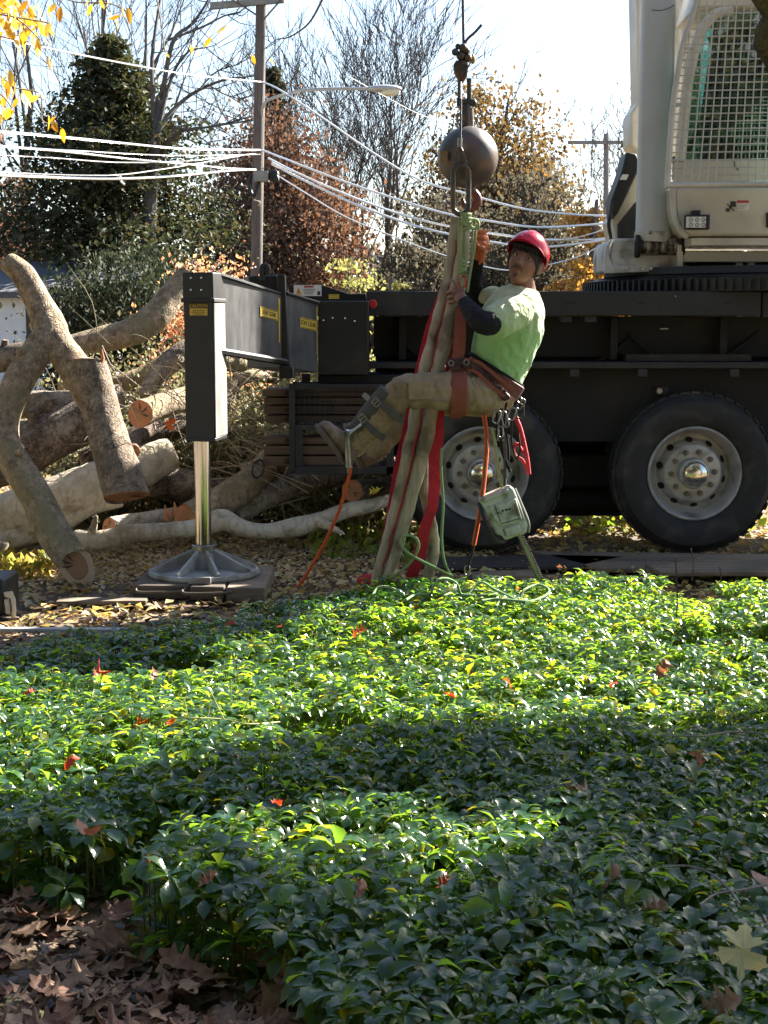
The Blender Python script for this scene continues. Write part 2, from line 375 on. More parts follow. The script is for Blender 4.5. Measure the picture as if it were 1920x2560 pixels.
brown = [mat('dead_leaf_%s' % nm, a, b, 25, .6, bump=.4, bscale=120, bdist=.003, spec=.35) for nm, a, b in (('tan', (.36, .23, .14), (.25, .15, .09)), ('russet', (.25, .13, .075), (.16, .08, .05)), ('umber', (.17, .105, .065), (.28, .18, .11)), ('grey', (.3, .26, .24), (.2, .16, .15)))]
oaks = [oak_mesh('oak_leaf', s_, brown[s_ % 4 if s_ < 11 else 1], 2+s_ % 2, .13+.012*(s_ % 3)) for s_ in range(12)]
n_l = 0
litter_edge = edge_near
for i in range(4000):
    if n_l >= 290: break
    px, py = random.uniform(-120, 1050), random.uniform(2210, 2680)
    g = G(px, py)
    if py < 2240+max(px, -100)*.33 - 12 or py < 2230: continue
    if inpoly([g.x], [g.y], COVER)[0] and random.random() < .75: continue
    o = bpy.data.objects.new('oak_leaf', oaks[0 if random.random() < .02 else random.choice([1, 2, 4, 5, 6, 8, 9, 10, 11, 7 if random.random() < .3 else 5])]); COL.objects.link(o)
    o.location = (g.x, g.y, random.uniform(.008, .065)); o.rotation_euler = (random.gauss(0, .3), random.gauss(0, .3), random.uniform(0, 6.28))
    s_ = random.uniform(.4, .82); o.scale = (s_, s_, s_); o.parent = ground; n_l += 1
# mossy stone in the corner
mb = MB(); mb.sphere(G(30, 2540)+Vector((0, 0, .0)), (.075, .06, .035), 20, 12)
ms = solo('mossy_stone', mb, mat('moss', (.05, .06, .018), (.09, .085, .04), 30, .95, bump=.9, bscale=60), 'small mossy green stone among brown leaves in the near left corner', 'stone')
for v in ms.data.vertices: v.co += v.normal*noise.noise(v.co*18)*.012
# coloured leaves resting on the ground cover
M_or = leafm('leaf_orange', (.62, .14, .03)); M_rd = leafm('leaf_red', (.5, .06, .02)); M_br = leafm('leaf_tan', (.32, .15, .1)); M_yg = leafm('leaf_pale_yellow', (.6, .58, .28)); M_yg2 = leafm('leaf_yellow', (.7, .6, .1))
spots = [(240, 1690, .11, M_rd, 'bright red lobed leaf standing upright on the sunlit ivy at left', 1), (380, 1700, .08, M_br, 'dark red curled leaf right of the brightest red leaf at left', 1),
 (362, 1800, .10, M_or, 'orange folded leaf low on the sunny band at left', 1), (430, 1815, .07, M_or, 'small orange leaf just right of the orange folded leaf', 0), (560, 1562, .08, M_rd, 'red leaf near the far left edge of the sunny ivy', 0),
 (158, 1918, .08, M_rd, 'red leaf near the lower left edge of the sunny band', 0), (588, 1900, .06, M_or, 'orange leaf at the lower rim of the sunny band', 0), (698, 1565, .06, M_or, 'small orange leaf beside a bright green clump near the slings', 0),
 (880, 1590, .10, M_or, 'long orange leaf lying below the green rope', 1), (1140, 1742, .07, M_rd, 'red leaf in the middle of the sunny ivy', 1), (1280, 1718, .07, M_or, 'orange leaf right of the middle of the sunny ivy', 1),
 (1525, 1715, .06, M_rd, 'small red leaf in the sunny ivy at right', 0), (1640, 1690, .12, M_br, 'big dull pink leaf standing up in the sunny ivy at right', 1), (1830, 1795, .09, M_yg2, 'yellow green maple leaf on the lower rim of the sunny band at right', 0),
 (1098, 2215, .07, M_rd, 'red leaf at the right rim of the small lit patch', 0), (905, 2245, .09, M_br, 'pinkish curled leaf in the small lit patch', 1), (500, 2215, .08, M_br, 'pale tan leaf hanging below the left part of the small lit patch', 1),
 (365, 2165, .06, M_or, 'orange brown leaf at the left end of the small lit patch', 1), (240, 2095, .12, M_br, 'brown leaf in the shade above the small lit patch', 0), (1410, 1420, .06, M_br, 'brown leaf at the far edge of the ivy', 0),
 (1510, 2230, .15, brown[1], 'large dark red leaf fallen into a hollow of the shaded ivy', 0), (1600, 2290, .10, brown[0], 'light brown leaf in a hollow of the shaded ivy', 1), (1480, 1975, .13, brown[1], 'dark leaf lying at the upper right of the shaded ivy', 0),
 (1760, 1920, .09, M_br, 'dull pink leaf standing in the shaded ivy at right', 1), (1890, 2215, .14, brown[1], 'reddish brown leaf at the right edge beside the bent twig', 0), (1750, 2540, .13, brown[0], 'curled tan leaf at the bottom right', 1),
 (60, 1735, .06, M_rd, 'small red leaf at the left edge of the sunny ivy', 0), (1030, 1525, .06, M_or, 'tiny orange leaf right under the green rope coils', 0), (1300, 1475, .05, M_or, 'little orange brown leaf behind the green rope coils', 0), (700, 2010, .06, M_rd, 'dark red leaf in the upper shaded band', 0)]
for i, (px, py, L, m_, lab, up) in enumerate(spots):
    me = oak_mesh('fallen_leaf', 40+i, m_, 3+i % 2, L*.72, 1.1); g = G(px, py, .24)
    o = obj('fallen_leaf', me); o.location = g; o.rotation_euler = (random.uniform(-.4, .4)+(1.0 if up else .3), random.uniform(-.5, .5)-.5, random.uniform(0, 6.28)); tag(o, lab, 'leaf', 'fallen leaves resting on the ground cover')
# pale pointed oak leaf at the right edge
mb = MB(); half = [(0, .0), (.02, .012), (.05, .014), (.058, .05), (.045, .062), (.07, .075), (.072, .098), (.088, .078), (.104, .082), (.1, .05), (.112, .022), (.135, .03), (.14, .06), (.152, .055), (.165, .085), (.172, .058), (.19, .062), (.182, .03), (.2, .02), (.215, .024), (.222, .008), (.24, 0)]
def zz_(t, w_): return .5*w_*w_*6-.9*(t-.1)**2+.006*math.sin(40*t+30*w_)
outl = [(-w_, t, zz_(t, w_)) for t, w_ in half]+[(w_*.93+.003*math.sin(t*90), t+.006*math.sin(t*60), zz_(t, w_)-.006) for t, w_ in reversed(half[1:-1])]
mb.add([(0, .12, .004)]+outl, [(0, 1+i, 1+(i+1) % len(outl)) for i in range(len(outl))]); mb.tube([(0, .01, -.004), (.004, -.05, .002)], .0018, 5)
mb.tube([(0, .01, .0), (0, .12, .006), (0, .22, -.006)], .0012, 4)
o = solo('oak_leaf', mb, M_yg, 'large pale yellow green pointed oak leaf on the shaded ivy at the right edge', 'leaf', smooth=60); o.location = G(1850, 2455, .26); o.rotation_euler = (.62, .1, -.25); o.scale = (.62, .62, .62)
# ivy runner, bare twigs
def runner(pts, r, m_, name, label, cat, z=None): return solo(name, MB().tube(spline(pts, 6), r, 5), m_, label, cat)
M_twig = mat('twig', (.28, .25, .22), (.16, .13, .1), 30, .8)
M_vine = mat('vine_stem', (.55, .5, .2), (.35, .4, .12), 30, .6)
vine = thing('ivy_vine', 'yellow green vine runner with upright stalks lying on the sunny ivy', 'vine', G(600, 1790, .25))
part('stem', MB().tube(spline([G(400, 1800, .26), G(470, 1795, .28), G(560, 1798, .27), G(620, 1810, .26), G(700, 1805, .25)], 6), .0028, 5), M_vine, vine)
for a, b, c, d in ((470, 1795, 460, 1745), (560, 1798, 522, 1720), (575, 1775, 578, 1700), (605, 1800, 625, 1730), (520, 1796, 525, 1760)):
    q = G(a, b, .27); part('stalk', MB().tube([q, P(c, d, q.y)], .002, 5), M_vine, vine)
for pts, lab in (([(1655, 2168), (1720, 2165), (1780, 2185), (1820, 2220), (1850, 2260)], 'thin grey bent twig arching over the shaded ivy at right'), ([(1750, 2262), (1790, 2235), (1850, 2225), (1930, 2210)], 'second thin grey twig crossing the bent twig near the right edge'), ([(1650, 1838), (1750, 1840), (1830, 1830), (1930, 1836)], 'long straight pale twig along the shade edge at right')):
    runner([G(a, b, .28) for a, b in pts], .003, M_twig, 'twig', lab, 'twig')
for (px, py, h, lab) in ((1690, 1580, 190, 'tall thin bare stalk rising from the far right of the ivy'), (1730, 1452, 80, 'short forked bare stalk beside the right wheel'), (1612, 1740, 45, 'short bare stalk under the dull pink leaf'), (1800, 1480, 65, 'low bare stalk right of the right wheel')):
    q = G(px, py, .15); runner([q, P(px+3, py-h*.5, q.y), P(px-2, py-h, q.y)], .0035, mat('stalk', (.09, .05, .035), rough=.8), 'bare_stalk', lab, 'stalk')
# leaning pale daylight shoot near the lit patch is part of the cover
# ================================================================= SHADE TREE (unseen, to the right; crown shaped to cast the SHADE outlines)
SHADE = [[(-700, 2050), (0, 1985), (250, 1960), (420, 1962), (520, 1920), (620, 1905), (850, 1850), (1100, 1835), (1330, 1850), (1500, 1815), (1700, 1800), (1920, 1760), (2600, 1700), (2700, 3300), (-900, 3300)],
         [(-60, 1520), (200, 1560), (420, 1600), (250, 1675), (100, 1690), (-60, 1690)]]
LITP = [(190, 2120), (300, 2085), (420, 2065), (620, 2040), (760, 2015), (830, 1985), (1000, 1990), (1130, 2020), (1300, 2030), (1430, 2050), (1410, 2110), (1320, 2160), (1150, 2220), (1090, 2300), (890, 2380), (790, 2420), (770, 2340), (820, 2290), (700, 2220), (480, 2210), (430, 2290), (390, 2250), (290, 2190), (200, 2190)]
def topx(x, y, z=.2):
    ry = y*CS-(z-CAMZ)*SN; rz = y*SN+(z-CAMZ)*CS
    return 960+F*x/ry, 1280-F*rz/ry
x, y = plane_pts(60000, -4.5, 3.2, 1.6, 9)
px, py = topx(x, y); sel = np.zeros(len(x), bool)
for pl in SHADE: sel |= inpoly(px, py, pl)
sel &= ~inpoly(px, py, LITP); x, y = x[sel], y[sel]
qx, qy = topx(x, y); zt0 = np.where((rng.uniform(0, 1, len(x)) < .5) & (qx < 1100) & (qy > 2200), 0, .2)*1.0; L = rng.uniform(8.5, 11.5, len(x)); T = np.stack([x, y, zt0], -1)+np.array(SUN)[None]*L[:, None]
T = T[: 30000]
M_beech = leafmat('beech_leaf', [(.12, .11, .02), (.2, .15, .03), (.32, .2, .04), (.1, .12, .03)], .25)
beech = thing('shade_tree', 'unseen leafy tree right of the frame, its crown shaped to shade the near ground cover', 'tree', (7.4, 7.4, 0))
cards('crown', T, .12, M_beech, beech)
tr = MB(); tr.tube(spline([(7.4, 7.4, 0), (7.3, 7.5, 2), (7.2, 7.8, 3.5)], 4), lerpl([.26, .2, .16], 4), 12)
part('trunk', tr, mat('beech_bark', (.2, .18, .15), (.12, .1, .085), 8, .9, bump=.5), beech)
br = MB()
for i in range(26):
    e_ = Vector(T[rng.integers(len(T))]); s0 = Vector((7.25, 7.7, random.uniform(2.3, 3.5))); mid_ = (s0+e_)/2+Vector((0, 0, .3))
    br.tube(spline([s0, mid_, e_], 4), lerpl([.05, .025, .008], 4), 5)
part('limbs', br, _m['beech_bark'], beech)
# ================================================================= CRANE TRUCK
def XZ(px, py, Y): q = P(px, py, Y); return q.x, q.z
M_blk = mat('black_paint', (.0075, .0075, .0075), (.012, .0115, .011), 3, .5, bump=.12, bscale=90, bdist=.002, dirt=(.028, .025, .021), dscale=4, spec=.5)
M_blk2 = mat('dusty_black_steel', (.014, .014, .0135), (.021, .02, .019), 5, .65, bump=.6, bscale=45, bdist=.004, dirt=(.034, .031, .027), dscale=3)
M_under = mat('greasy_underbody', (.006, .006, .006), (.013, .011, .009), 6, .8, bump=.4, bscale=30, dirt=(.02, .015, .01))
M_wht = mat('cream_white_paint', (.64, .59, .48), (.56, .51, .41), 2, .35, bump=.05, bscale=50, dirt=(.4, .36, .29), dscale=1.5, spec=.5)
M_wht2 = mat('grimy_white_paint', (.6, .58, .52), (.45, .42, .36), 4, .5, bump=.15, bscale=40, dirt=(.12, .09, .06), dscale=5)
M_gry = mat('grey_cylinder_paint', (.5, .51, .49), (.43, .44, .42), 1.5, .38, bump=.05, dirt=(.4, .39, .35), stretch=(1, 1, .3))
M_rub = mat('tyre_rubber', (.015, .015, .015), (.024, .023, .022), 6, .75, bump=.4, bscale=80, bdist=.003, dirt=(.055, .05, .042), dscale=6)
M_alu = mat('wheel_aluminium', (.52, .51, .48), (.4, .39, .37), 6, .42, .35, bump=.2, bscale=60, dirt=(.27, .255, .23), dscale=9)
M_chr = mat('chrome', (.8, .78, .72), (.7, .68, .63), 3, .14, 1.0, rvar=.05)
M_stl = mat('steel', (.35, .35, .34), (.22, .22, .21), 20, .35, .9, bump=.1)
M_yel = mat('yellow_label', (.72, .5, .06), (.62, .42, .05), 10, .6)
M_lblk = mat('label_print', (.02, .02, .02), (.04, .04, .03), rough=.6)
M_lwht = mat('label_white', (.75, .73, .7), (.65, .63, .6), rough=.6)
M_lred = mat('label_red', (.5, .05, .05), (.4, .04, .04), rough=.6)
crane = thing('crane_truck', 'black mobile crane carrier with white operator cab, outrigger and two big wheels', 'crane', (2, 10, 0))
def textmesh(txt, size, mat_, M, name='lettering', parent=None, ext=.0008):
    cu = bpy.data.curves.new('t', 'FONT'); cu.body = txt; cu.size = size; cu.extrude = ext; cu.align_x = 'CENTER'; cu.align_y = 'CENTER'
    t = bpy.data.objects.new('t', cu); COL.objects.link(t); me = bpy.data.meshes.new_from_object(t); bpy.data.objects.remove(t); me.transform(M); me.materials.clear(); me.materials.append(mat_)
    return obj(name, me, parent)
def frameM(c, xdir, zdir):
    """text matrix: local x->xdir, local y->zdir"""
    x_ = Vector(xdir).normalized(); y_ = Vector(zdir).normalized(); z_ = x_.cross(y_)
    m = Matrix((x_, y_, z_)).transposed().to_4x4(); m.translation = Vector(c); return m
# ---- deck
XR = 8.2
x0, zt = XZ(915, 728, 10); zb = XZ(915, 790, 10)[1]
XE = P(1905, 760, 10).x
part('deck_edge', MB().b(x0, XE-.004, 10.0, 10.14, zb, zt), M_blk2, crane, .008)
part('deck_edge', MB().b(XE+.004, XR, 10.0, 10.14, zb-.0, zt-.004), M_blk2, crane, .008)
part('deck', MB().b(x0+.02, XR, 10.142, 12.4, zt-.03, zt-.008), M_blk2, crane, .004)
for px in (1425, 1602, 1820):   # slots in the deck edge
    q = P(px, 757, 10); part('deck_slot', MB().box((q.x, 9.999, q.z), (.06, .008, .006)), M_under, crane)
q = P(1688, 741, 10); part('bolt', MB().sphere((q.x, 9.998, q.z), .008, 8, 6), M_stl, crane)
# brackets under the deck edge
for a, b in ((1400, 1428), (1460, 1490)):
    xa, za = XZ(a, 790, 10.05); xb, zb2 = XZ(b, 806, 10.05); part('bracket', MB().b(xa, xb, 10.02, 10.1, zb2, zb-.002), M_blk2, crane, .004)
# recessed side panel, ledge, lower beam
z1 = P(960, 885, 10.25).z; z2 = P(960, 905, 10.05).z; z2b = P(960, 925, 10.05).z
part('side_panel', MB().b(x0+.05, XR, 10.32, 10.36, z1-.02, zb-.003), M_under, crane)
part('ledge', MB().b(x0-.0, XR, 10.04, 10.36, z2-.045, z2), M_blk2, crane, .006)
for px in (1430, 1600, 1830):
    q = P(px, 905, 10.04); part('bracket', MB().b(q.x-.012, q.x+.05, 10.035, 10.06, z2-.1, z2-.047), M_blk2, crane, .004)
q = P(1660, 822, 10.3); part('handle', MB().box((q.x, 10.3, q.z), (.055, .02, .01)), M_stl, crane)
xr_, zr_ = XZ(1560, 885, 10.2)
part('rusty_tray', MB().b(xr_, xr_+.85, 10.1, 10.3, z2+.003, z2+.05), mat('rusty_steel', (.035, .025, .018), (.022, .017, .014), 8, .85, bump=.5), crane, .004)
zf = P(960, 1095, 10.3).z
part('side_skirt', MB().b(x0+.42, XR, 10.22, 10.26, zf-.02, z2-.05), M_under, crane, .004)
q = P(1655, 977, 10.2); part('reflector_bracket', MB().b(q.x-.045, q.x+.045, 10.195, 10.218, q.z-.03, q.z+.03), M_blk2, crane, .003)
part('lamp', MB().lathe([(0, 0), (.02, 0), (.026, .012)], (q.x-.02, 10.18, q.z), n=16), M_stl, crane)
# chassis rails and axles, seen through the gap between the wheels
part('chassis_rail', MB().b(-.1, XR, 10.75, 10.95, .62, 1.2), M_under, crane, .01)
part('chassis_rail', MB().b(-.1, XR, 11.45, 11.6, .75, 1.2), M_under, crane, .01)
WX = [P(1205, 1185, 10).x, P(1738, 1185, 10).x]; WZ = P(960, 1185, 10).z
for wx in WX:
    mb = MB(); mb.cyl((wx, 10.3, WZ), (wx, 12.3, WZ), .09, n=14); mb.sphere((wx, 11.3, WZ), (.26, .22, .24), 18, 12); mb.cyl((wx, 11.25, WZ), (wx+.7, 11.25, WZ+.05), .05, n=10)
    part('axle', mb, M_under, crane)
xa, za = XZ(1418, 1215, 10.5); xb, zb3 = XZ(1550, 1290, 10.5)
part('air_tank', MB().tube([(xa-.1, 10.6, (za+zb3)/2), (xb+.15, 10.6, (za+zb3)/2)], .12, 20), M_under, crane)
part('suspension_beam', MB().b(WX[0], WX[1], 10.42, 10.56, .42, .66), M_under, crane, .02)
part('deck_core', MB().b(-.06, XR, 10.45, 11.6, zf, zb), M_under, crane)
for hx, hz in ((.35, 1.42), (1.1, 1.35), (2.0, 1.4)):
    part('hydraulic_hose', MB().tube(spline([(hx-.3, 10.3, hz+.1), (hx, 10.27, hz-.12), (hx+.35, 10.28, hz-.05), (hx+.6, 10.31, hz+.12)], 5), .014, 7), M_under, crane)
for hx in (.1, .75, 1.55, 2.3): part('body_rib', MB().b(hx, hx+.05, 10.2, 10.3, z2+.01, zb-.01), M_under, crane, .004)
# ---- wheels
RT = .556
M_nut = mat('dark_nut_steel', (.12, .115, .105), (.2, .19, .18), 30, .4, .6)
def wheel(wx, Y, inner, cov):
    tyre = MB(); pr = [(.315, .045), (.33, .01), (.36, -.012), (.43, -.022), (.49, -.012), (.522, .02), (.536, .05), (.548, .055), (.549, .075), (.543, .08), (.552, .085), (.556, .12), (.556, .2), (.552, .26), (.54, .29), (.5, .315), (.4, .32), (.31, .3)]
    tyre.lathe(pr, (wx, Y, WZ), n=72)
    for k in range(44):      # tread blocks on the shoulder
        a = 2*math.pi*k/44; c = Vector((math.cos(a), 0, math.sin(a)))
        rot = Matrix.Rotation(-a, 3, 'Y'); tyre.box(Vector((wx, Y+.1, WZ))+c*.5495, (.014, .12, .055), rot)
    wheel_o = part('wheel', tyre, M_rub, crane)
    if inner: return wheel_o
    rim = MB(); rim.lathe([(.325, .045), (.322, .012), (.312, .004), (.303, .012), (.297, .05), (.285, .075), (.272, .14), (.262, .16), (.235, .15), (.2, .085), (.192, .078), (.188, .076), (.1, .078), (.098, .09), (.0, .09)], (wx, Y, WZ), n=72)
    part('rim', rim, M_alu, wheel_o, smooth=40)
    ho = MB()
    for k in range(10):
        a = 2*math.pi*(k+.5)/10+.1; d = Vector((math.cos(a), 0, math.sin(a)))
        n_ = Vector((d.x*.88, -.55*1, d.z*.88)); n_.normalize()
        # dark hand hole: disc set just proud of the sloping dish
        c = Vector((wx, Y+.1145, WZ))+d*.232; u = n_.orthogonal().normalized(); v_ = n_.cross(u)
        c = Vector((wx, Y+.128, WZ))+d*.224
        nn = Vector((d.x*.88, -.47, d.z*.88)); nn.normalize()
        t1 = Vector((-d.z, 0, d.x)); t2 = nn.cross(t1)
        vs = [c+nn*.005+t1*(.025*math.cos(b_))+t2*(.034*math.sin(b_)) for b_ in np.linspace(0, 2*math.pi, 16, False)]
        h_ = MB(); h_.prism(vs, -nn*.003); part('hand_hole', h_, M_under, wheel_o)
        a = 2*math.pi*k/10+.05; c = Vector((wx+.148*math.cos(a), Y+.076, WZ+.148*math.sin(a)))
        nb = MB(); nb.cyl(c, c+Vector((0, -.022, 0)), .021, .019, 6); nb.cyl(c+Vector((0, -.02, 0)), c+Vector((0, -.036, 0)), .0125, .009, 10); part('lug_nut', nb, M_nut, wheel_o)
    hc = MB(); hc.lathe([(.105, .075), (.105, .03), (.098, .018), (.088, .015), (.086, .01)], (wx, Y, WZ), n=40); part('hub_ring', hc, M_alu, wheel_o)
    hc = MB(); hc.lathe([(.086, .014), (.084, -.012), (.074, -.03), (.05, -.04), (.02, -.044), (.0, -.045)], (wx, Y, WZ), n=40); part('hub_cap', hc, M_chr, wheel_o)
    return wheel_o
for wx in WX: wheel(wx, 10.0, False, None)
for wx in WX: wheel(wx+.02, 10.36, True, None)
for wx in WX: wheel(wx, 12.05, True, None)
# ---- rear box under the beam housing and outrigger beam
Yb = 9.82
def quadP(pts, Y): return [P(a, b, Y) for a, b in pts]
box_f = quadP([(795, 752), (922, 752), (922, 938), (795, 938)], Yb)
part('rear_box', MB().prism(box_f, (0, .6, 0)), M_blk, crane, .008)
for (a, b) in ((808, 801), (831, 795), (862, 796), (886, 803)):
    q = P(a, b, Yb-.003); part('bolt', MB().sphere(q, .009, 10, 6), M_chr, crane)
part('rear_sill', MB().prism(quadP([(795, 938), (1010, 938), (1010, 958), (795, 958)], Yb+.1), (0, .7, 0)), M_under, crane, .006)
part('lower_step', MB().prism(quadP([(820, 958), (1000, 958), (1000, 975), (820, 975)], Yb+.16), (0, .6, 0)), M_under, crane)
# beam geometry (near end at jack, far end into housing)
def beamseg(tl, tr_, bl, br_, thick, name, mat_, parent, bev=.006):
    """visible side face given by four points; thickness added away to the left and back"""
    d = Vector((-.93, .37, 0)).normalized()*thick if False else Vector((-thick, thick*.35, 0))
    lo = [tl, tr_, br_, bl]; hi = [p+d for p in lo]
    return part(name, MB().hexa(lo, hi), mat_, parent, bev)
YJ, YM, YN, YE = 8.66, 9.4, 9.45, 9.8
M_beam = mat('worn_sunlit_beam', (.075, .076, .08), (.13, .128, .122), 9, .42, bump=.2, bscale=30, bdist=.002, dirt=(.035, .036, .042), dscale=2.2, spec=.5, stretch=(2.5, 2.5, .5))  # dusty black beam lightened, sunlight on its side put into the colour
beam = beamseg(P(535, 684, YJ), P(704, 738, YM), P(535, 868, YJ), P(704, 897, YM), .15, 'outrigger_beam', M_beam, crane)
# bottom flange and rib
f0, f1 = P(535, 868, YJ), P(712, 898, YM)
part('beam_flange', MB().tube([f0+Vector((.01, -.01, -.02)), f1+Vector((.01, -.01, -.02))], .022, 6), M_blk, crane)
part('beam_flange', MB().tube([P(538, 682, YJ-.01), P(700, 734, YM-.01)], .011, 6), M_blk2, crane)
hous = beamseg(P(716, 736, YN), P(795, 757, Yb-.01), P(716, 920, YN), P(795, 932, Yb-.01), .26, 'beam_housing', M_beam, crane)
part('beam_flange', MB().tube([P(716, 733, YN-.01), P(797, 757, Yb-.02)], .011, 6), M_blk2, crane)
# upright collar plate between beam and housing
part('collar_plate', MB().hexa([P(694, 686, YM), P(712, 686, YM), P(722, 915, YM), P(702, 925, YM)], [P(694, 686, YM)+Vector((-.02, .1, 0)), P(712, 686, YM)+Vector((-.0, .1, 0)), P(722, 915, YM)+Vector((0, .1, 0)), P(702, 925, YM)+Vector((-.02, .1, 0))]), M_blk, crane, .005)
part('collar_top', MB().hexa([P(622, 690, YM+.12), P(712, 686, YM+.12), P(712, 760, YM+.12), P(622, 735, YM+.12)], [v+Vector((-.05, .15, 0)) for v in (P(622, 690, YM+.12), P(712, 686, YM+.12), P(712, 760, YM+.12), P(622, 735, YM+.12))]), M_blk, crane, .01)
mb = MB(); mb.tube(spline([P(655, 700, YM+.02), P(655, 680, YM+.02), P(656, 668, YM+.02), P(663, 664, YM+.02), P(669, 670, YM+.02), P(669, 688, YM+.02)], 5), .018, 10); part('lifting_eye', mb, M_blk2, crane)
mb = MB(); mb.b(P(700, 890, YM).x, P(735, 890, YM).x, 9.3, 9.5, P(0, 945, YM).z, P(0, 915, YM).z); part('beam_pad', mb, M_under, crane, .004)
# ---- labels on the beams
def label_quad(face_tl, face_tr, face_br, face_bl, mat_, out, name='label', parent=crane):
    return part(name, MB().prism([v+out*.002 for v in (face_tl, face_tr, face_br, face_bl)], out*.0015), mat_, parent, smooth=0)
def on_beam(u, v, seg=0):
    if seg == 0: a, b, c, d = P(535, 684, YJ), P(704, 738, YM), P(704, 897, YM), P(535, 868, YJ)
    else: a, b, c, d = P(716, 736, YN), P(795, 757, Yb-.01), P(795, 932, Yb-.01), P(716, 920, YN)
    return (a*(1-u)+b*u)*(1-v)+(d*(1-u)+c*u)*v
def beam_label(seg, u0, u1, v0, v1, txt):
    out = (on_beam(1, 0, seg)-on_beam(0, 0, seg)).cross(on_beam(0, 1, seg)-on_beam(0, 0, seg)); out.normalize()
    if out.y > 0: out = -out
    lb = label_quad(on_beam(u0, v0, seg), on_beam(u1, v0, seg), on_beam(u1, v1, seg), on_beam(u0, v1, seg), M_yel, out)
    c = on_beam((u0+u1)/2, (v0+v1)/2, seg)+out*.0045; xd = on_beam(u1, v0, seg)-on_beam(u0, v0, seg); zd = on_beam(u0, v0, seg)-on_beam(u0, v1, seg)
    xdn = xd.normalized(); zdn = (zd-xdn*zd.dot(xdn)).normalized()
    textmesh(txt, zd.length*.62, M_lblk, frameM(c, xdn, zdn) @ Matrix.Scale(.8, 4, (1, 0, 0)), parent=crane)
    for v in (v0+.012, v1-.012): part('label_line', MB().tube([on_beam(u0+.02, v, seg)+out*.005, on_beam(u1-.02, v, seg)+out*.005], .0016, 4), M_lblk, crane)
beam_label(0, .66, .93, .27, .42, 'STAY CLEAR')
beam_label(1, .42, .92, .26, .41, 'STAY CLEAR')
for seg, u in ((0, .965), (1, .96)):
    o_ = (on_beam(1, 0, seg)-on_beam(0, 0, seg)).cross(on_beam(0, 1, seg)-on_beam(0, 0, seg)).normalized(); o_ = -o_ if o_.y > 0 else o_
    label_quad(on_beam(u-.025, .06, seg), on_beam(u, .06, seg), on_beam(u+.0, .75, seg), on_beam(u-.015, .75, seg), M_yel, o_, 'yellow_stripe')
# ---- jack column
JW = S(118, 8.6)
xl, zt_ = XZ(455, 681, 8.55); xr2, _ = XZ(541, 681, 8.55); zbm = P(0, 1098, 8.55).z; zband = P(0, 751, 8.55).z
JA, JB = Vector((xl+.004, 8.56, 0)), Vector((P(535, 900, 8.5).x, 8.5, 0)); JC = Vector((P(564, 900, 8.8).x, 8.8, 0)); JD = JA+(JC-JB)
M_side = mat('sunlit_side_black', (.26, .255, .235), (.36, .35, .32), 7, .35, bump=.15, bscale=40, bdist=.002, dirt=(.2, .19, .17), dscale=5, stretch=(2, 2, .5))  # pale overlay for the black jack, sunlight on that side put into its colour
def jcol(g_, z0, z1, name, m_, par, bev=.006):
    c = (JA+JB+JC+JD)/4; q = [c+(v-c)*g_ for v in (JA, JB, JC, JD)]; mb = MB(); mb.hexa([v+Vector((0, 0, z0)) for v in q], [v+Vector((0, 0, z1)) for v in q]); return part(name, mb, m_, par, bev)
jk = jcol(1.0, zbm, zband-.001, 'outrigger_jack', M_blk, crane)
part('sunlit_side_overlay', MB().hexa([JB+Vector((.006, .006, zbm+.014)), JC+Vector((.006, -.006, zbm+.014)), JC+Vector((.002, -.006, zbm+.014)), JB+Vector((.001, .006, zbm+.014))], [JB+Vector((.006, .006, zband-.014)), JC+Vector((.006, -.006, zband-.014)), JC+Vector((.002, -.006, zband-.014)), JB+Vector((.001, .006, zband-.014))]), M_side, jk, .0)
jcol(1.035, zband, zt_, 'jack_head', M_blk, jk); jcol(1.13, zband-.012, zband+.012, 'jack_collar', M_blk2, jk, .005); jcol(1.03, zbm-.012, zbm+.01, 'jack_foot_band', M_blk, jk, .004)
JF = JB-JA; JN = Vector((JF.y, -JF.x, 0)).normalized()
def jf(px, py, out=.001):
    """point on the front face of the jack under pixel (px,py)"""
    u = ((px-960)/F); 
    # solve x = u*Yc(approx) on the face line
    t_ = (u*JA.y-JA.x)/(JF.x-u*JF.y); q = JA+JF*t_; p_ = P(px, py, q.y); return p_+JN*out
for (a, b) in ((480, 695), (506, 695), (480, 725), (506, 725)):
    part('bolt', MB().sphere(jf(a, b, .012), .008, 10, 6), M_chr, jk)
def jlabel(x0_, y0_, x1_, y1_, out, m_, name='caution_label'): part(name, MB().prism([jf(x0_, y0_, out), jf(x1_, y0_, out), jf(x1_, y1_, out), jf(x0_, y1_, out)], -JN*.0015), m_, jk, smooth=0)
jlabel(475, 758, 520, 789, .004, M_lblk); jlabel(475.5, 771, 519.5, 788.5, .006, M_yel)
textmesh('CAUTION', .026, M_yel, frameM(jf(497.5, 764.8, .006), JF, (0, 0, 1)), parent=jk)
for k_, wd in enumerate((15, 18, 13)): jlabel(497.5-wd, 775+k_*4.6, 497.5+wd, 776.6+k_*4.6, .008, M_lblk, 'label_line')
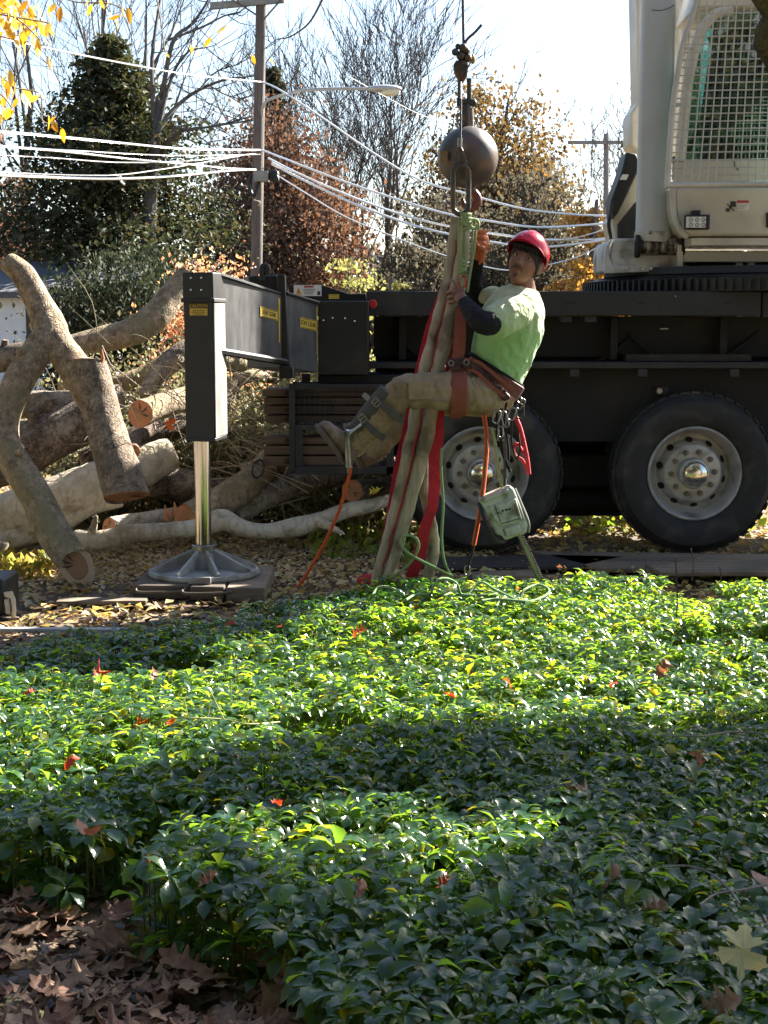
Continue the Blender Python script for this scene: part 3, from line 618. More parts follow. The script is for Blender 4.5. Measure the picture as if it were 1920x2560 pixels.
# ring, rod, float
rx, rz0 = XZ(505, 1100, 8.67); zrod = P(0, 1368, 8.67).z
rod = part('jack_rod', MB().tube([(rx, 8.67, zbm), (rx, 8.67, zrod-.02)], S(20.5, 8.67), 32), M_chr, crane)
M_flt = mat('cast_aluminium', (.4, .4, .385), (.28, .28, .27), 8, .65, .15, bump=.3, bscale=50, dirt=(.2, .18, .15), dscale=8)
zfl = P(0, 1440, 8.6).z
fl = part('outrigger_float', MB().lathe([(.0, .0), (.325, .0), (.33, .012), (.325, .03), (.31, .034), (.3, .022), (.09, .04), (.075, .06), (.072, .13), (.06, .13)], (rx, 8.67, zfl), 'Z', 48), M_flt, crane)
part('float_socket', MB().lathe([(.068, .08), (.072, .175), (.062, .18), (.06, .09)], (rx, 8.67, zfl), 'Z', 32), M_stl, fl)
for k_ in range(8):
    a = 2*math.pi*(k_+.5)/8; d = Vector((math.cos(a), math.sin(a), 0)); t = Vector((-d.y, d.x, 0))*.008
    c0 = Vector((rx, 8.67, zfl)); mb = MB(); mb.prism([c0+d*.07+Vector((0, 0, .15))-t, c0+d*.31+Vector((0, 0, .048))-t, c0+d*.31+Vector((0, 0, .03))-t, c0+d*.07+Vector((0, 0, .03))-t], t*2); part('float_rib', mb, M_flt, fl)
part('float_handle', MB().b(rx-.05, rx+.08, 8.32, 8.345, zfl+.0, zfl+.04), M_flt, fl, .005)
# ---- red reflector, yellow warning labels, warning sign panel
q = P(932, 760, 9.995); part('red_reflector', MB().lathe([(0, -.008), (.022, -.007), (.03, 0)], (q.x, 9.996, q.z), n=24), mat('red_reflector', (.6, .03, .03), (.5, .02, .02), 60, .3), crane)
Yp = 10.6
part('rear_plate', MB().prism(quadP([(722, 712), (806, 712), (870, 734), (915, 734), (915, 752), (722, 752)], Yp), (0, .15, 0)), M_under, crane, .004)
a, b = P(734, 713, Yp-.01), P(804, 740, Yp-.01)
ws = part('warning_label', MB().b(a.x, b.x, Yp-.008, Yp-.003, b.z, a.z), M_lwht, crane)
part('label_line', MB().b(P(762, 1000, Yp).x, P(785, 1000, Yp).x, Yp-.0105, Yp-.009, P(0, 719, Yp).z, P(0, 714.5, Yp).z), M_lred, ws)
tp = [P(738, 737, Yp-.012), P(754, 737, Yp-.012), P(746, 718, Yp-.012)]; part('warning_triangle', MB().prism(tp, (0, .002, 0)), mat('warning_orange', (.8, .4, .05), (.7, .35, .04)), ws)
part('exclamation_mark', MB().box(P(746, 729, Yp-.0145), (.006, .001, .022)), M_lblk, ws)
for k_ in range(4): part('label_line', MB().box(P(772, 723+k_*4, Yp-.0105), (.09-.012*k_, .001, .003)), M_lblk, ws)
part('pictogram', MB().box(P(797, 733, Yp-.0105), (.02, .001, .026)), M_lblk, ws)
a, b = P(822, 736, Yp-.02), P(848, 747, Yp-.02); wl = part('warning_label', MB().b(a.x, b.x, Yp-.02, Yp-.012, b.z, a.z), M_yel, crane)
for k_ in range(2): part('label_line', MB().box(P(835, 739+k_*4, Yp-.0215), (.05, .001, .003)), M_lblk, wl)
# ---- timber rack
Yr = 9.72
rack = MB()
def rb(x0_, y0_, x1_, y1_, d0, d1): 
    a = P(x0_, y0_, Yr); b = P(x1_, y1_, Yr); rack.b(a.x, b.x, Yr+d0, Yr+d1, b.z, a.z)
for d0, d1 in ((0, .04), (.36, .4)):
    rb(722, 960, 738, 1180, d0, d1); rb(738, 960, 985, 972, d0, d1); rb(738, 1062, 985, 1076, d0, d1); rb(738, 1166, 985, 1186, d0, d1); rb(965, 960, 985, 1186, d0, d1); rb(738, 1076, 757, 1166, d0, d1)
a = P(722, 1176, Yr); b = P(985, 1186, Yr); rack.b(a.x, b.x, Yr+.041, Yr+.358, b.z, a.z); a = P(722, 1066, Yr); b = P(985, 1075, Yr); rack.b(a.x, b.x, Yr+.041, Yr+.358, b.z, a.z)
rk = part('timber_rack', rack, M_blk2, crane, .004)
mesh_ = MB()
for px in range(748, 965, 13):
    a = P(px, 972, Yr+.03); b = P(px, 1062, Yr+.03); mesh_.tube([a, b], .0025, 4)
for py in range(980, 1062, 12):
    a = P(738, py, Yr+.035); b = P(966, py, Yr+.035); mesh_.tube([a, b], .0025, 4)
o = part('rack_mesh', mesh_, M_blk2, rk); o['kind'] = 'stuff'
mb = MB(); mb.torus(P(645, 1172, 9.75), .055, .008, 'Y', 20, 6, .65, 1.1, Matrix.Rotation(.3, 3, 'Y')); part('rope_handle', mb, M_blk, crane)
part('rack_hanger', MB().b(P(755, 1000, 9.9).x, P(775, 1000, 9.9).x, 9.9, 9.95, P(0, 962, 9.9).z, P(0, 935, 9.9).z), M_under, crane)
M_tim = mat('weathered_timber', (.14, .09, .055), (.085, .055, .035), 5, .85, bump=.6, bscale=30, stretch=(.3, 6, 6), dirt=(.05, .035, .025), dscale=3)
rows = [(972, 992), (994, 1012), (1014, 1036), (1038, 1058), (1092, 1112), (1114, 1138), (1140, 1166)]
labs = ['topmost timber in the rack behind the hanging man', 'second timber from the top in the truck rack', 'third timber from the top in the truck rack', 'lowest timber of the upper rack shelf', 'top timber of the lower rack shelf', 'middle timber of the lower rack shelf', 'bottom timber of the lower rack shelf']
for i, (ya, yb) in enumerate(rows):
    xs = 652+random.randint(0, 10)
    a = P(xs, ya+1, Yr+.06); b = P(950, yb-1, Yr+.06)
    t = thing('cribbing_timber', 'brown squared '+labs[i], 'timber', ((a.x+b.x)/2, Yr+.2, b.z), 'cribbing timbers in the truck rack')
    part('block', MB().b(a.x, b.x, Yr+.06, Yr+.06+.14, b.z, a.z), M_tim, t, .008)
    part('block', MB().b(a.x+random.uniform(.0, .03), b.x, Yr+.205, Yr+.35, b.z, a.z), M_tim, t, .008)
    if i in (0, 2, 3, 4, 6): part('bolt_head', MB().torus(P(717, (ya+yb)/2, Yr+.052), .012, .005, 'Y', 12, 6), M_blk, t)
# ================================================================= SUPERSTRUCTURE
TC = Vector((P(1930, 700, 11.2).x, 11.2, 0)); zr0, zr1 = P(0, 722, 10.1).z-.0, P(0, 690, 10.1).z
RR = TC.x-P(1466, 700, 11.2).x
ring = MB(); ring.lathe([(RR-.3, 0), (RR-.02, 0), (RR-.02, zr1-zr0), (RR-.12, zr1-zr0+.03), (RR-.3, zr1-zr0+.03)], (TC.x, TC.y, zt+.002), 'Z', 96)
rg = part('turntable_ring', ring, M_blk, crane)
teeth = MB()
for k_ in range(150):
    a = 2*math.pi*k_/150; d = Vector((math.cos(a), math.sin(a), 0)); teeth.box(TC+d*(RR-.012)+Vector((0, 0, zt+.005+(zr1-zr0)*.5)), (.05, .02, (zr1-zr0)*.9), Matrix.Rotation(a, 3, 'Z'))
o = part('gear_teeth', teeth, M_blk2, rg); o['kind'] = 'stuff'
part('turntable_plate', MB().lathe([(0, 0), (RR-.14, 0), (RR-.16, .05), (0, .05)], (TC.x, TC.y, zt+(zr1-zr0)+.04), 'Z', 96), M_blk2, crane)
Yc = 10.55   # front of the superstructure base
base = MB(); base.prism(quadP([(1528, 676), (1526, 640), (1530, 610), (1538, 596), (1600, 596), (1690, 592), (1704, 600), (1700, 640), (1698, 676)], Yc), (0, .9, 0))
bs = part('base_casting', base, M_wht2, crane, .015)
for i in range(8): part('bolt', MB().cyl(P(1545+i*21, 671, Yc-.012), P(1545+i*21, 671, Yc-.04), .016, .012, 8), M_chr, bs)
part('base_flange', MB().prism(quadP([(1514, 684), (1700, 676), (1698, 664), (1532, 664), (1522, 640), (1524, 612), (1532, 600), (1528, 598), (1516, 615), (1512, 645)], Yc-.02), (0, .1, 0)), M_wht2, bs, .006)
part('slew_beam', MB().prism(quadP([(1706, 628), (2175, 628), (2175, 655), (1706, 655)], Yc-.1), (0, .5, 0)), M_wht, crane, .008)
part('end_plate', MB().prism(quadP([(1694, 612), (1708, 612), (1708, 676), (1694, 676)], Yc-.12), (0, .35, 0)), M_wht, crane, .006)
part('slew_motor', MB().prism(quadP([(1720, 657), (2175, 657), (2175, 700), (1740, 700)], Yc+.05), (0, .6, 0)), M_under, crane, .01)
for a in (1850, 1880): part('bracket', MB().prism(quadP([(a-10, 656), (a+8, 656), (a+6, 664), (a-8, 664)], Yc-.02), (0, .06, 0)), M_wht, crane)
part('deck_box', MB().prism(quadP([(1860, 718), (1880, 718), (1880, 728), (1860, 728)], 10.05), (0, .1, 0)), M_wht, crane)
part('deck_tank', MB().prism(quadP([(1882, 716), (2100, 716), (2100, 728), (1882, 728)], 10.06), (0, .5, 0)), M_blk2, crane, .01)
# pivot of the lift cylinder
pv = MB(); a, b = P(1585, 620, 10.75), P(1680, 620, 10.75); pv.tube([(a.x, 10.5, a.z), (b.x, 10.5, a.z)], .062, 24); part('cylinder_pivot', pv, mat('greasy_steel', (.3, .27, .22), (.03, .02, .015), 9, .4, .3, bump=.3, mid=(.4, .55), stretch=(3, 3, 1)), crane)
pv = MB(); pv.tube([(a.x-.03, 10.5, a.z), (a.x-.005, 10.5, a.z)], .08, 24); pv.tube([(b.x+.005, 10.5, a.z), (b.x+.03, 10.5, a.z)], .08, 24); part('pivot_collar', pv, M_under, crane)
Yk = 10.55
cyl0 = P(1632, 600, Yk); cyl1 = P(1664, -700, Yk+.1)
cyl = part('lift_cylinder', MB().tube([cyl0, cyl1], [S(43, Yk), S(40, Yk)], 40), M_gry, crane, .006)
part('cylinder_gland', MB().tube([P(1631, 606, Yk), P(1632.5, 580, Yk)], S(45, Yk), 40), M_wht2, cyl, .004)
part('grease_nipple', MB().sphere(P(1625, 581, Yk-.13), .013, 8, 6), M_stl, cyl)
part('weld_line', MB().tube(spline([P(1629, 25, Yk-.112), P(1650, 26, Yk-.118), P(1668, 22, Yk-.115), P(1686, 12, Yk-.095)], 4), .003, 4), M_blk, cyl)
# boom behind (raised, seen from its foot)
bm_ = MB(); bm_.prism(quadP([(1582, -500), (1597, 252), (1577, 283), (1577, 362), (1600, 385), (1700, 385), (1700, -500)], 12.0), (0, .4, 0)); bo = part('boom', bm_, M_wht, crane, .02)
part('boom_side', MB().prism(quadP([(1706, -500), (1712, 60), (1712, 400), (1752, 400), (1752, -500)], 12.05), (0, .3, 0)), M_wht, crane, .01)
part('boom_slot', MB().prism(quadP([(1593, 310), (1602, 308), (1602, 340), (1594, 342)], 11.995), (0, .004, 0)), M_lwht, bo)
part('rear_frame', MB().prism(quadP([(1530, 552), (1594, 420), (1640, 420), (1640, 600), (1540, 600)], 11.0), (0, .5, 0)), M_wht, crane, .01)
part('hose_guard', MB().prism(quadP([(1566, 380), (1592, 385), (1600, 420), (1545, 535), (1532, 545), (1528, 500), (1554, 430)], 10.9), (0, .3, 0)), M_blk, crane, .012)
part('hose_label', MB().prism(quadP([(1556, 436), (1572, 436), (1566, 450), (1549, 449)], 10.895), (0, .003, 0)), M_lwht, crane)
part('gusset_plate', MB().prism(quadP([(1545, 560), (1590, 505), (1600, 595), (1545, 595)], 10.85), (0, .05, 0)), M_blk2, crane)
part('gusset_plate', MB().prism(quadP([(1674, 515), (1690, 510), (1705, 595), (1672, 595)], 10.75), (0, .05, 0)), M_blk2, crane)
for k_ in range(5):
    hs = spline([P(1530, 500+k_*6, 10.85), P(1524-k_, 560, 10.8), P(1528, 600+k_*4, 10.75), P(1516-k_, 660, 10.7)], 6); part('hose', MB().tube(hs, .008, 6), M_blk, crane)
# ---- cab
Yg, Yw = 9.95, 10.22
M_glass = None
m, t, out = nmat('tinted_glass'); gl = t.nodes.new('ShaderNodeBsdfGlass'); gl.inputs['IOR'].default_value = 1.05; gl.inputs['Color'].default_value = (.72, .9, .84, 1); gl.inputs['Roughness'].default_value = 0
gs = t.nodes.new('ShaderNodeBsdfGlossy'); gs.inputs['Roughness'].default_value = .02; gs.inputs['Color'].default_value = (.9, 1, .97, 1)
tr_ = t.nodes.new('ShaderNodeBsdfTransparent'); tr_.inputs[0].default_value = (.48, .64, .6, 1); ms_ = t.nodes.new('ShaderNodeMixShader'); ms_.inputs[0].default_value = .14
t.links.new(tr_.outputs[0], ms_.inputs[1]); t.links.new(gs.outputs[0], ms_.inputs[2]); t.links.new(ms_.outputs[0], out.inputs[0]); M_glass = m
left_out = [(1764, -180), (1752, -60), (1742, 0), (1722, 65), (1704, 125), (1693, 190), (1684, 250), (1677, 330), (1672, 400), (1668, 462)]
def inset(pts, dx): return [(a+dx, b) for a, b in pts]
# lower cab body
part('cab_body', MB().prism(quadP([(1684, 468), (1686, 520), (1692, 550), (1706, 578), (1722, 590), (2175, 590), (2175, 468)], Yw-.05), (0, .75, 0)), M_wht, crane, .02)
part('cab_skirt', MB().prism(quadP([(1728, 594), (2175, 594), (2175, 614), (1728, 614)], Yw-.02), (0, .7, 0)), M_wht, crane, .006)
part('cab_trim', MB().tube(spline([P(a-3, b, Yw-.06) for a, b in ((1684, 470), (1686, 520), (1692, 550), (1706, 580), (1722, 594))], 6), .02, 10), M_wht2, crane)
# cab upper: window frame with curved left edge, glass, far side
win_l = [(1700, 402), (1704, 340), (1712, 260), (1722, 195), (1740, 115), (1758, 70), (1790, 35), (1830, 28)]
frame = MB()
fr_pts = [P(a, b, Yw-.01) for a, b in win_l]
cabf = part('window_frame', MB().tube(spline(fr_pts, 5), .035, 10), M_wht, crane)
part('window_sill', MB().prism(quadP([(1690, 402), (2175, 396), (2175, 467), (1688, 467)], Yw-.03), (0, .1, 0)), M_wht, crane, .01)
gw = [P(a, b, Yw) for a, b in win_l]+[P(2175, 20, Yw), P(2175, 400, Yw)]
part('side_window', MB().prism(gw, (0, .006, 0)), M_glass, crane, smooth=0)
gw2 = [P(a, b, Yw+.68) for a, b in win_l]+[P(2175, 20, Yw+.68), P(2175, 400, Yw+.68)]
part('far_window', MB().prism(gw2, (0, .006, 0)), M_glass, crane, smooth=0)
part('cab_roof', MB().prism(quadP([(1742, 20), (1760, -60), (2175, -60), (2175, 18)], Yw-.02), (0, .74, 0)), M_wht, crane, .02)
part('window_frame', MB().tube(spline([P(a, b, Yw+.68) for a, b in win_l], 5), .035, 10), M_wht, crane)
M_int = mat('cab_interior', (.02, .022, .03), (.04, .04, .05), 8, .8)
it = MB(); it.b(P(1835, 450, 10.6).x, P(1905, 450, 10.6).x+.3, 10.4, 10.82, P(0, 300, 10.6).z, P(0, 160, 10.6).z); it.b(P(1800, 450, 10.6).x, P(2000, 450, 10.6).x, 10.4, 10.82, P(0, 392, 10.6).z, P(0, 300, 10.6).z)
part('seat', it, M_int, crane, .05)
it = MB()
for a, b, c, d, r_ in ((1775, 90, 1850, 370, .02), (1768, 300, 1830, 180, .014), (1850, 130, 1800, 300, .012), (1716, 385, 1790, 230, .02), (1880, 60, 1860, 200, .015)): it.tube([P(a, b, 10.7), P(c, d, 10.72)], r_, 8)
part('levers', it, M_int, crane)
it = MB(); it.prism(quadP([(1760, 400), (1775, 350), (1830, 340), (2000, 345), (2000, 400)], 10.45), (0, .35, 0)); part('console', it, M_int, crane, .02)
it = MB(); it.prism(quadP([(1858, 128), (1878, 131), (1882, 230), (1868, 322), (1850, 290)], 10.86), (0, .02, 0)); part('window_sticker', it, mat('pale_green_panel', (.35, .62, .5), (.3, .55, .45)), crane)
part('cab_pillar', MB().prism(quadP([(1800, 60), (1812, 60), (1862, 400), (1846, 400)], 10.86), (0, .03, 0)), M_int, crane)
part('document', MB().prism(quadP([(1796, 315), (1808, 315), (1808, 340), (1794, 340)], 10.44), (0, .003, 0)), M_yel, crane)
part('cab_dark_backing', MB().prism(quadP([(1792, 30), (2170, 30), (2170, 398), (1760, 398), (1745, 330), (1765, 200), (1780, 100)], 10.87), (0, .015, 0)), M_int, crane)  # dark sheet added to block the sky through the far window
# operator inside, faintly visible
mb = MB(); mb.sphere(P(1895, 235, 10.55), (.085, .1, .12), 16, 10); 
# guard: frame tube and grid wires (each wire its own)
M_grd = mat('guard_paint', (.55, .53, .47), (.45, .43, .38), 4, .4)
gf_ = MB(); gf_.tube(spline([P(a, b, Yg) for a, b in left_out], 5), .019, 12); gf_.tube([P(1664, 463, Yg), P(2175, 456, Yg)], .02, 12)
gd = part('cab_guard', gf_, M_grd, crane)
def xleft(py):
    for (a, b), (c, d) in zip(left_out[:-1], left_out[1:]):
        if b <= py <= d: return a+(c-a)*(py-b)/(d-b)
    return 1668
for i, py in enumerate(np.arange(-120, 462, 19.3)):
    xl_ = xleft(py); part('guard_wire', MB().tube([P(xl_, py, Yg), P(1990, py-5, Yg+.0)], .0047, 6, False), M_grd, gd)
for i, px in enumerate(np.arange(1686, 1985, 20.3)):
    # wires lean: top to the right
    pts = []
    for py in np.arange(-120, 463, 30):
        x_ = px+(462-py)*.10*(1-(px-1686)/520)
        if x_ > xleft(py)+1: pts.append(P(x_, py, Yg-.008))
    if len(pts) > 1:
        pts.insert(0, pts[0]) if False else None
        pts.append(P(px, 462, Yg-.008)); part('guard_wire', MB().tube(pts, .0047, 6, False), M_grd, gd)
# standoffs
mb = MB()
for py in (120, 260, 400): mb.tube([P(xleft(py), py, Yg), P(xleft(py)+24, py+2, Yw)], .01, 6)
part('guard_standoff', mb, M_grd, gd)
# work lamp
a, b = P(1713, 537, Yw-.14), P(1772, 574, Yw-.14)
wl = part('work_lamp', MB().b(a.x, b.x, Yw-.17, Yw-.1, b.z, a.z), M_blk, crane, .006)
part('lamp_lens', MB().b(P(1718, 450, Yw-.17).x, P(1767, 450, Yw-.17).x, Yw-.176, Yw-.172, P(0, 569, Yw-.17).z, P(0, 542, Yw-.17).z), M_lwht, wl)
for i in range(6): part('led', MB().torus(P(1727+(i % 3)*16, 549+(i//3)*13, Yw-.18), .011, .003, 'Y', 14, 5), M_stl, wl)
part('lamp_bracket', MB().b(P(1733, 450, Yw-.1).x, P(1752, 450, Yw-.1).x, Yw-.12, Yw-.05, P(0, 538, Yw-.1).z, P(0, 526, Yw-.1).z), M_blk, wl)
# decal: black squares and bar, small red and white label
Yd = Yw-.055
def dq(pts, m_, nm='decal'): part(nm, MB().prism(quadP(pts, Yd), (0, .003, 0)), m_, crane, smooth=0)
dq([(1826, 503), (1839, 503), (1840, 517), (1827, 517)], M_lblk); dq([(1815, 521), (1825, 521), (1825, 529), (1815, 529)], M_lblk); dq([(1817, 510), (1819, 509), (1837, 526), (1835, 528)], M_lblk); dq([(1823, 515), (1829, 516), (1829, 521), (1824, 521)], M_lblk)
dq([(1843, 501), (1872, 501), (1872, 507), (1843, 507)], M_lred); dq([(1843, 508), (1872, 508), (1872, 526), (1843, 526)], M_lwht)
for k_ in range(3): part('label_line', MB().prism(quadP([(1846, 512+k_*4), (1868-k_*3, 512+k_*4), (1868-k_*3, 513.4+k_*4), (1846, 513.4+k_*4)], Yd-.004), (0, .002, 0)), mat('label_grey', (.35, .33, .3), (.4, .38, .35)), crane)
part('door_handle', MB().prism(quadP([(1917, 532), (1930, 528), (1930, 570), (1918, 568)], Yd-.02), (0, .03, 0)), M_blk, crane, .004)
part('scratch', MB().tube(spline([P(1836, 403, Yd+.02), P(1838, 415, Yd+.018), P(1846, 426, Yd+.018)], 4), .003, 4), M_blk, crane)
# ---- front part of the carrier outside the frame: engine hood and driver cab for a complete truck
part('driver_cab', MB().b(6.9, 8.2, 10.1, 12.3, .6, 1.8), M_blk, crane, .05)
# ================================================================= WORK MATS, FLOAT PADS
M_plank = mat('weathered_plank', (.27, .21, .15), (.16, .12, .085), 4, .85, bump=.6, bscale=25, stretch=(.4, 5, 5), dirt=(.1, .08, .06))
def slab(poly, th, name, mat_, label, cat, group=None): 
    return solo(name, MB().prism(poly, (0, 0, th)), mat_, label, cat, group, .006)
def gq(*pts): return [G(a, b, .012) for a, b in pts]
slab(gq((1040, 1404), (1400, 1398), (1560, 1402), (1450, 1425), (1060, 1428)), .03, 'ground_mat', mat('dark_mat', (.03, .026, .022), (.05, .045, .04), 6, .8, bump=.4), 'dark flat mat on the ground under the left rear wheel', 'mat', 'wheel mats')
slab(gq((1330, 1388), (1930, 1396), (2150, 1410), (2150, 1440), (1500, 1432)), .03, 'ground_mat', M_plank, 'pale brown board under the right wheel at the edge of the ivy', 'mat', 'wheel mats')
slab([v+Vector((0, 0, .05)) for v in gq((1610, 1440), (1950, 1428), (2150, 1440), (2150, 1462), (1650, 1462))], .03, 'ground_mat', M_plank, 'second board lying partly on the pale one at the far right edge', 'mat', 'wheel mats')
slab(gq((1180, 1440), (1350, 1434), (1350, 1450), (1180, 1452)), .03, 'ground_mat', M_plank, 'narrow pale board edge behind the green rope', 'mat', 'wheel mats')
# dunnage stack under the float: stacked timbers
def timber(x0_, x1_, Y0, Y1, z0, z1, label, m_=M_tim, handle=False, yaw=0):
    t = thing('dunnage_timber', label, 'timber', ((x0_+x1_)/2, Y0, z0), 'timbers under the outrigger float')
    mb = MB(); mb.box(((x0_+x1_)/2, (Y0+Y1)/2, (z0+z1)/2), (x1_-x0_, Y1-Y0, z1-z0), Matrix.Rotation(yaw, 3, 'Z')); part('block', mb, m_, t, .01)
    if handle:
        a, b = (x0_+x1_)/2-.14, (x0_+x1_)/2+.14; part('rope_handle', MB().tube(spline([(a, Y0-.002, z1-.02), (a+.03, Y0-.03, z1-.035), (b-.03, Y0-.03, z1-.03), (b, Y0-.002, z1-.015)], 5), .009, 6), mat('old_rope', (.16, .13, .09), (.11, .09, .06)), t)
    return t
zA = zfl-.085
xA, xB, xC = P(330, 1470, 8.3).x, P(430, 1470, 8.3).x, P(655, 1470, 8.3).x
M_dark = mat('dark_timber', (.15, .115, .085), (.09, .068, .05), 5, .85, bump=.6, bscale=30, stretch=(.3, 6, 6))
timber(xA, xB+.1, 8.30, 8.85, zA, zfl-.002, 'dark squared timber with rope handle left of centre under the outrigger float', M_dark, True)
timber(xB+.105, xC-.21, 8.26, 8.9, zA, zfl-.002, 'dark squared timber with rope handle right under the outrigger float', M_dark, True)
timber(xC-.2, xC+.02, 8.24, 9.0, zA-.01, zfl-.004, 'greyish timber with bolt holes at the right end of the float stack', M_plank)
zB = .012
timber(P(105, 1470, 8.15).x, P(520, 1470, 8.15).x, 8.12, 8.34, zB, zA-.004, 'long brown beam lying lowest in front of the float stack', M_tim)
timber(P(200, 1470, 8.4).x, P(620, 1470, 8.4).x, 8.36, 8.62, zB, zA-.004, 'brown beam behind the long one beneath the float stack', M_tim)
timber(P(180, 1470, 8.7).x, P(640, 1470, 8.7).x, 8.64, 8.95, zB, zA-.004, 'rearmost brown beam beneath the float stack', M_tim)
mb = MB(); mb.box((P(255, 1470, 8.2).x, 8.2, zA+.012), (.5, .12, .022), Matrix.Rotation(.06, 3, 'Z')); solo('plank', mb, M_plank, 'thin grey brown plank lying on the long lowest beam left of the float stack', 'plank', None, .004)
mb = MB(); mb.box((P(170, 1470, 7.6).x, 7.42, .03), (.68, .05, .02), Matrix.Rotation(-.02, 3, 'Z')); solo('metal_strip', mb, mat('pale_metal', (.45, .45, .45), (.35, .35, .35), rough=.45, metal=.4), 'thin pale metal strip on the ground at the far left', 'strip', None, .003)
# machine foot at the left edge (white plate on black body)
lm = thing('outrigger_foot', 'black metal foot with a curved cream plate cut by the left picture edge', 'foot', G(-20, 1560))
q = P(5, 1510, 7.7); part('foot_block', MB().b(q.x-.4, q.x+.02, 7.68, 8.0, .05, P(0, 1447, 7.7).z), M_blk, lm, .02)
mb = MB(); pts_ = [P(a, b, 7.64) for a, b in ((8, 1482), (28, 1480), (36, 1500), (38, 1530), (36, 1545), (28, 1545), (30, 1520), (26, 1496), (12, 1492))]; mb.prism(pts_, (0, .03, 0)); part('curved_plate', mb, M_wht, lm, .003)
mb = MB(); mb.prism([P(a, b, 7.66) for a, b in ((10, 1500), (20, 1498), (24, 1536), (14, 1536))], (0, .02, 0)); part('inner_plate', mb, M_alu, lm, .003)
# ================================================================= LOGS
def barkmat(name, c1, c2, scale=26, bump=1., moss=None, stretch=(1, 1, .35), rough=.9, plate=.5):
    m, t, out = nmat(name); n = t.nodes; l = t.links; _m[name] = m
    tc = n.new('ShaderNodeTexCoord'); mp = n.new('ShaderNodeMapping'); l.new(tc.outputs['Object'], mp.inputs[0]); mp.inputs['Scale'].default_value = (1, 1, .55)
    wn = n.new('ShaderNodeTexNoise'); wn.inputs['Scale'].default_value = 9; wn.inputs['Detail'].default_value = 4; l.new(mp.outputs[0], wn.inputs[0])
    wm = n.new('ShaderNodeMixRGB'); wm.inputs[0].default_value = .12; l.new(mp.outputs[0], wm.inputs[1]); l.new(wn.outputs['Color'], wm.inputs[2])
    vo = n.new('ShaderNodeTexVoronoi'); vo.feature = 'DISTANCE_TO_EDGE'; vo.inputs['Scale'].default_value = scale*1.3; l.new(wm.outputs[0], vo.inputs[0])
    vr = n.new('ShaderNodeMapRange'); vr.inputs[2].default_value = .16; l.new(vo.outputs['Distance'], vr.inputs[0])
    nz = n.new('ShaderNodeTexNoise'); nz.inputs['Scale'].default_value = scale*.5; nz.inputs['Detail'].default_value = 9; nz.inputs['Roughness'].default_value = .7; l.new(tc.outputs['Object'], nz.inputs[0])
    rp = n.new('ShaderNodeValToRGB'); rp.color_ramp.elements[0].position = .38; rp.color_ramp.elements[1].position = .62; rp.color_ramp.elements[0].color = (*c2, 1); rp.color_ramp.elements[1].color = (*c1, 1); l.new(nz.outputs[0], rp.inputs[0])
    mx = n.new('ShaderNodeMixRGB'); mx.blend_type = 'MULTIPLY'; mx.inputs[0].default_value = plate; l.new(rp.outputs[0], mx.inputs[1]); l.new(vr.outputs[0], mx.inputs[2]); col = mx.outputs[0]
    if moss:
        d = n.new('ShaderNodeTexNoise'); d.inputs['Scale'].default_value = 5; d.inputs['Detail'].default_value = 10; d.inputs['Roughness'].default_value = .7; l.new(tc.outputs['Object'], d.inputs[0]); dr = n.new('ShaderNodeValToRGB'); dr.color_ramp.elements[0].position = .5; dr.color_ramp.elements[1].position = .62; l.new(d.outputs[0], dr.inputs[0])
        m2 = n.new('ShaderNodeMixRGB'); l.new(dr.outputs[0], m2.inputs[0]); l.new(col, m2.inputs[1]); m2.inputs[2].default_value = (*moss, 1); col = m2.outputs[0]
    ad = n.new('ShaderNodeMath'); ad.operation = 'ADD'; l.new(vr.outputs[0], ad.inputs[0]); l.new(nz.outputs[0], ad.inputs[1])
    bp = n.new('ShaderNodeBump'); bp.inputs['Strength'].default_value = min(bump, 1); bp.inputs['Distance'].default_value = .02*max(plate, .3); l.new(ad.outputs[0], bp.inputs['Height'])
    b_ = n.new('ShaderNodeBsdfPrincipled'); b_.inputs['Roughness'].default_value = rough; b_.inputs['Specular IOR Level'].default_value = .2; l.new(col, b_.inputs['Base Color']); l.new(bp.outputs[0], b_.inputs['Normal']); l.new(b_.outputs[0], out.inputs[0]); return m
M_bk1 = barkmat('grey_brown_bark', (.46, .36, .25), (.18, .13, .085), 34, .8, (.25, .22, .12), plate=.16)
M_bk2 = barkmat('dark_bark', (.26, .2, .16), (.1, .075, .06), 44, .9, (.36, .3, .24), plate=.42)
M_bk3 = barkmat('smooth_beech_bark', (.64, .57, .45), (.42, .36, .27), 10, .8, (.3, .25, .17), plate=.15)
M_bk4 = barkmat('grey_smooth_bark', (.42, .35, .27), (.2, .165, .125), 26, .9, (.14, .11, .08), plate=.2)
def endmat(name, c1, c2, ring):
    m, t, out = nmat(name); n = t.nodes; l = t.links; tc = n.new('ShaderNodeTexCoord'); wv = n.new('ShaderNodeTexNoise'); wv.inputs['Scale'].default_value = 35; wv.inputs['Detail'].default_value = 6
    l.new(tc.outputs['Object'], wv.inputs[0]); rp = n.new('ShaderNodeValToRGB'); rp.color_ramp.elements[0].color = (*c1, 1); rp.color_ramp.elements[1].color = (*c2, 1); l.new(wv.outputs[0], rp.inputs[0])
    b_ = n.new('ShaderNodeBsdfPrincipled'); b_.inputs['Roughness'].default_value = .8; l.new(rp.outputs[0], b_.inputs['Base Color']); l.new(b_.outputs[0], out.inputs[0])
    bp = n.new('ShaderNodeBump'); bp.inputs['Strength'].default_value = .5; bp.inputs['Distance'].default_value = .005; l.new(wv.outputs[0], bp.inputs['Height']); l.new(bp.outputs[0], b_.inputs['Normal']); return m
M_drk = mat('crack_dark', (.05, .03, .02), (.03, .02, .015)); M_ring = endmat('ring_wood', (.42, .23, .12), (.33, .17, .09), 1)
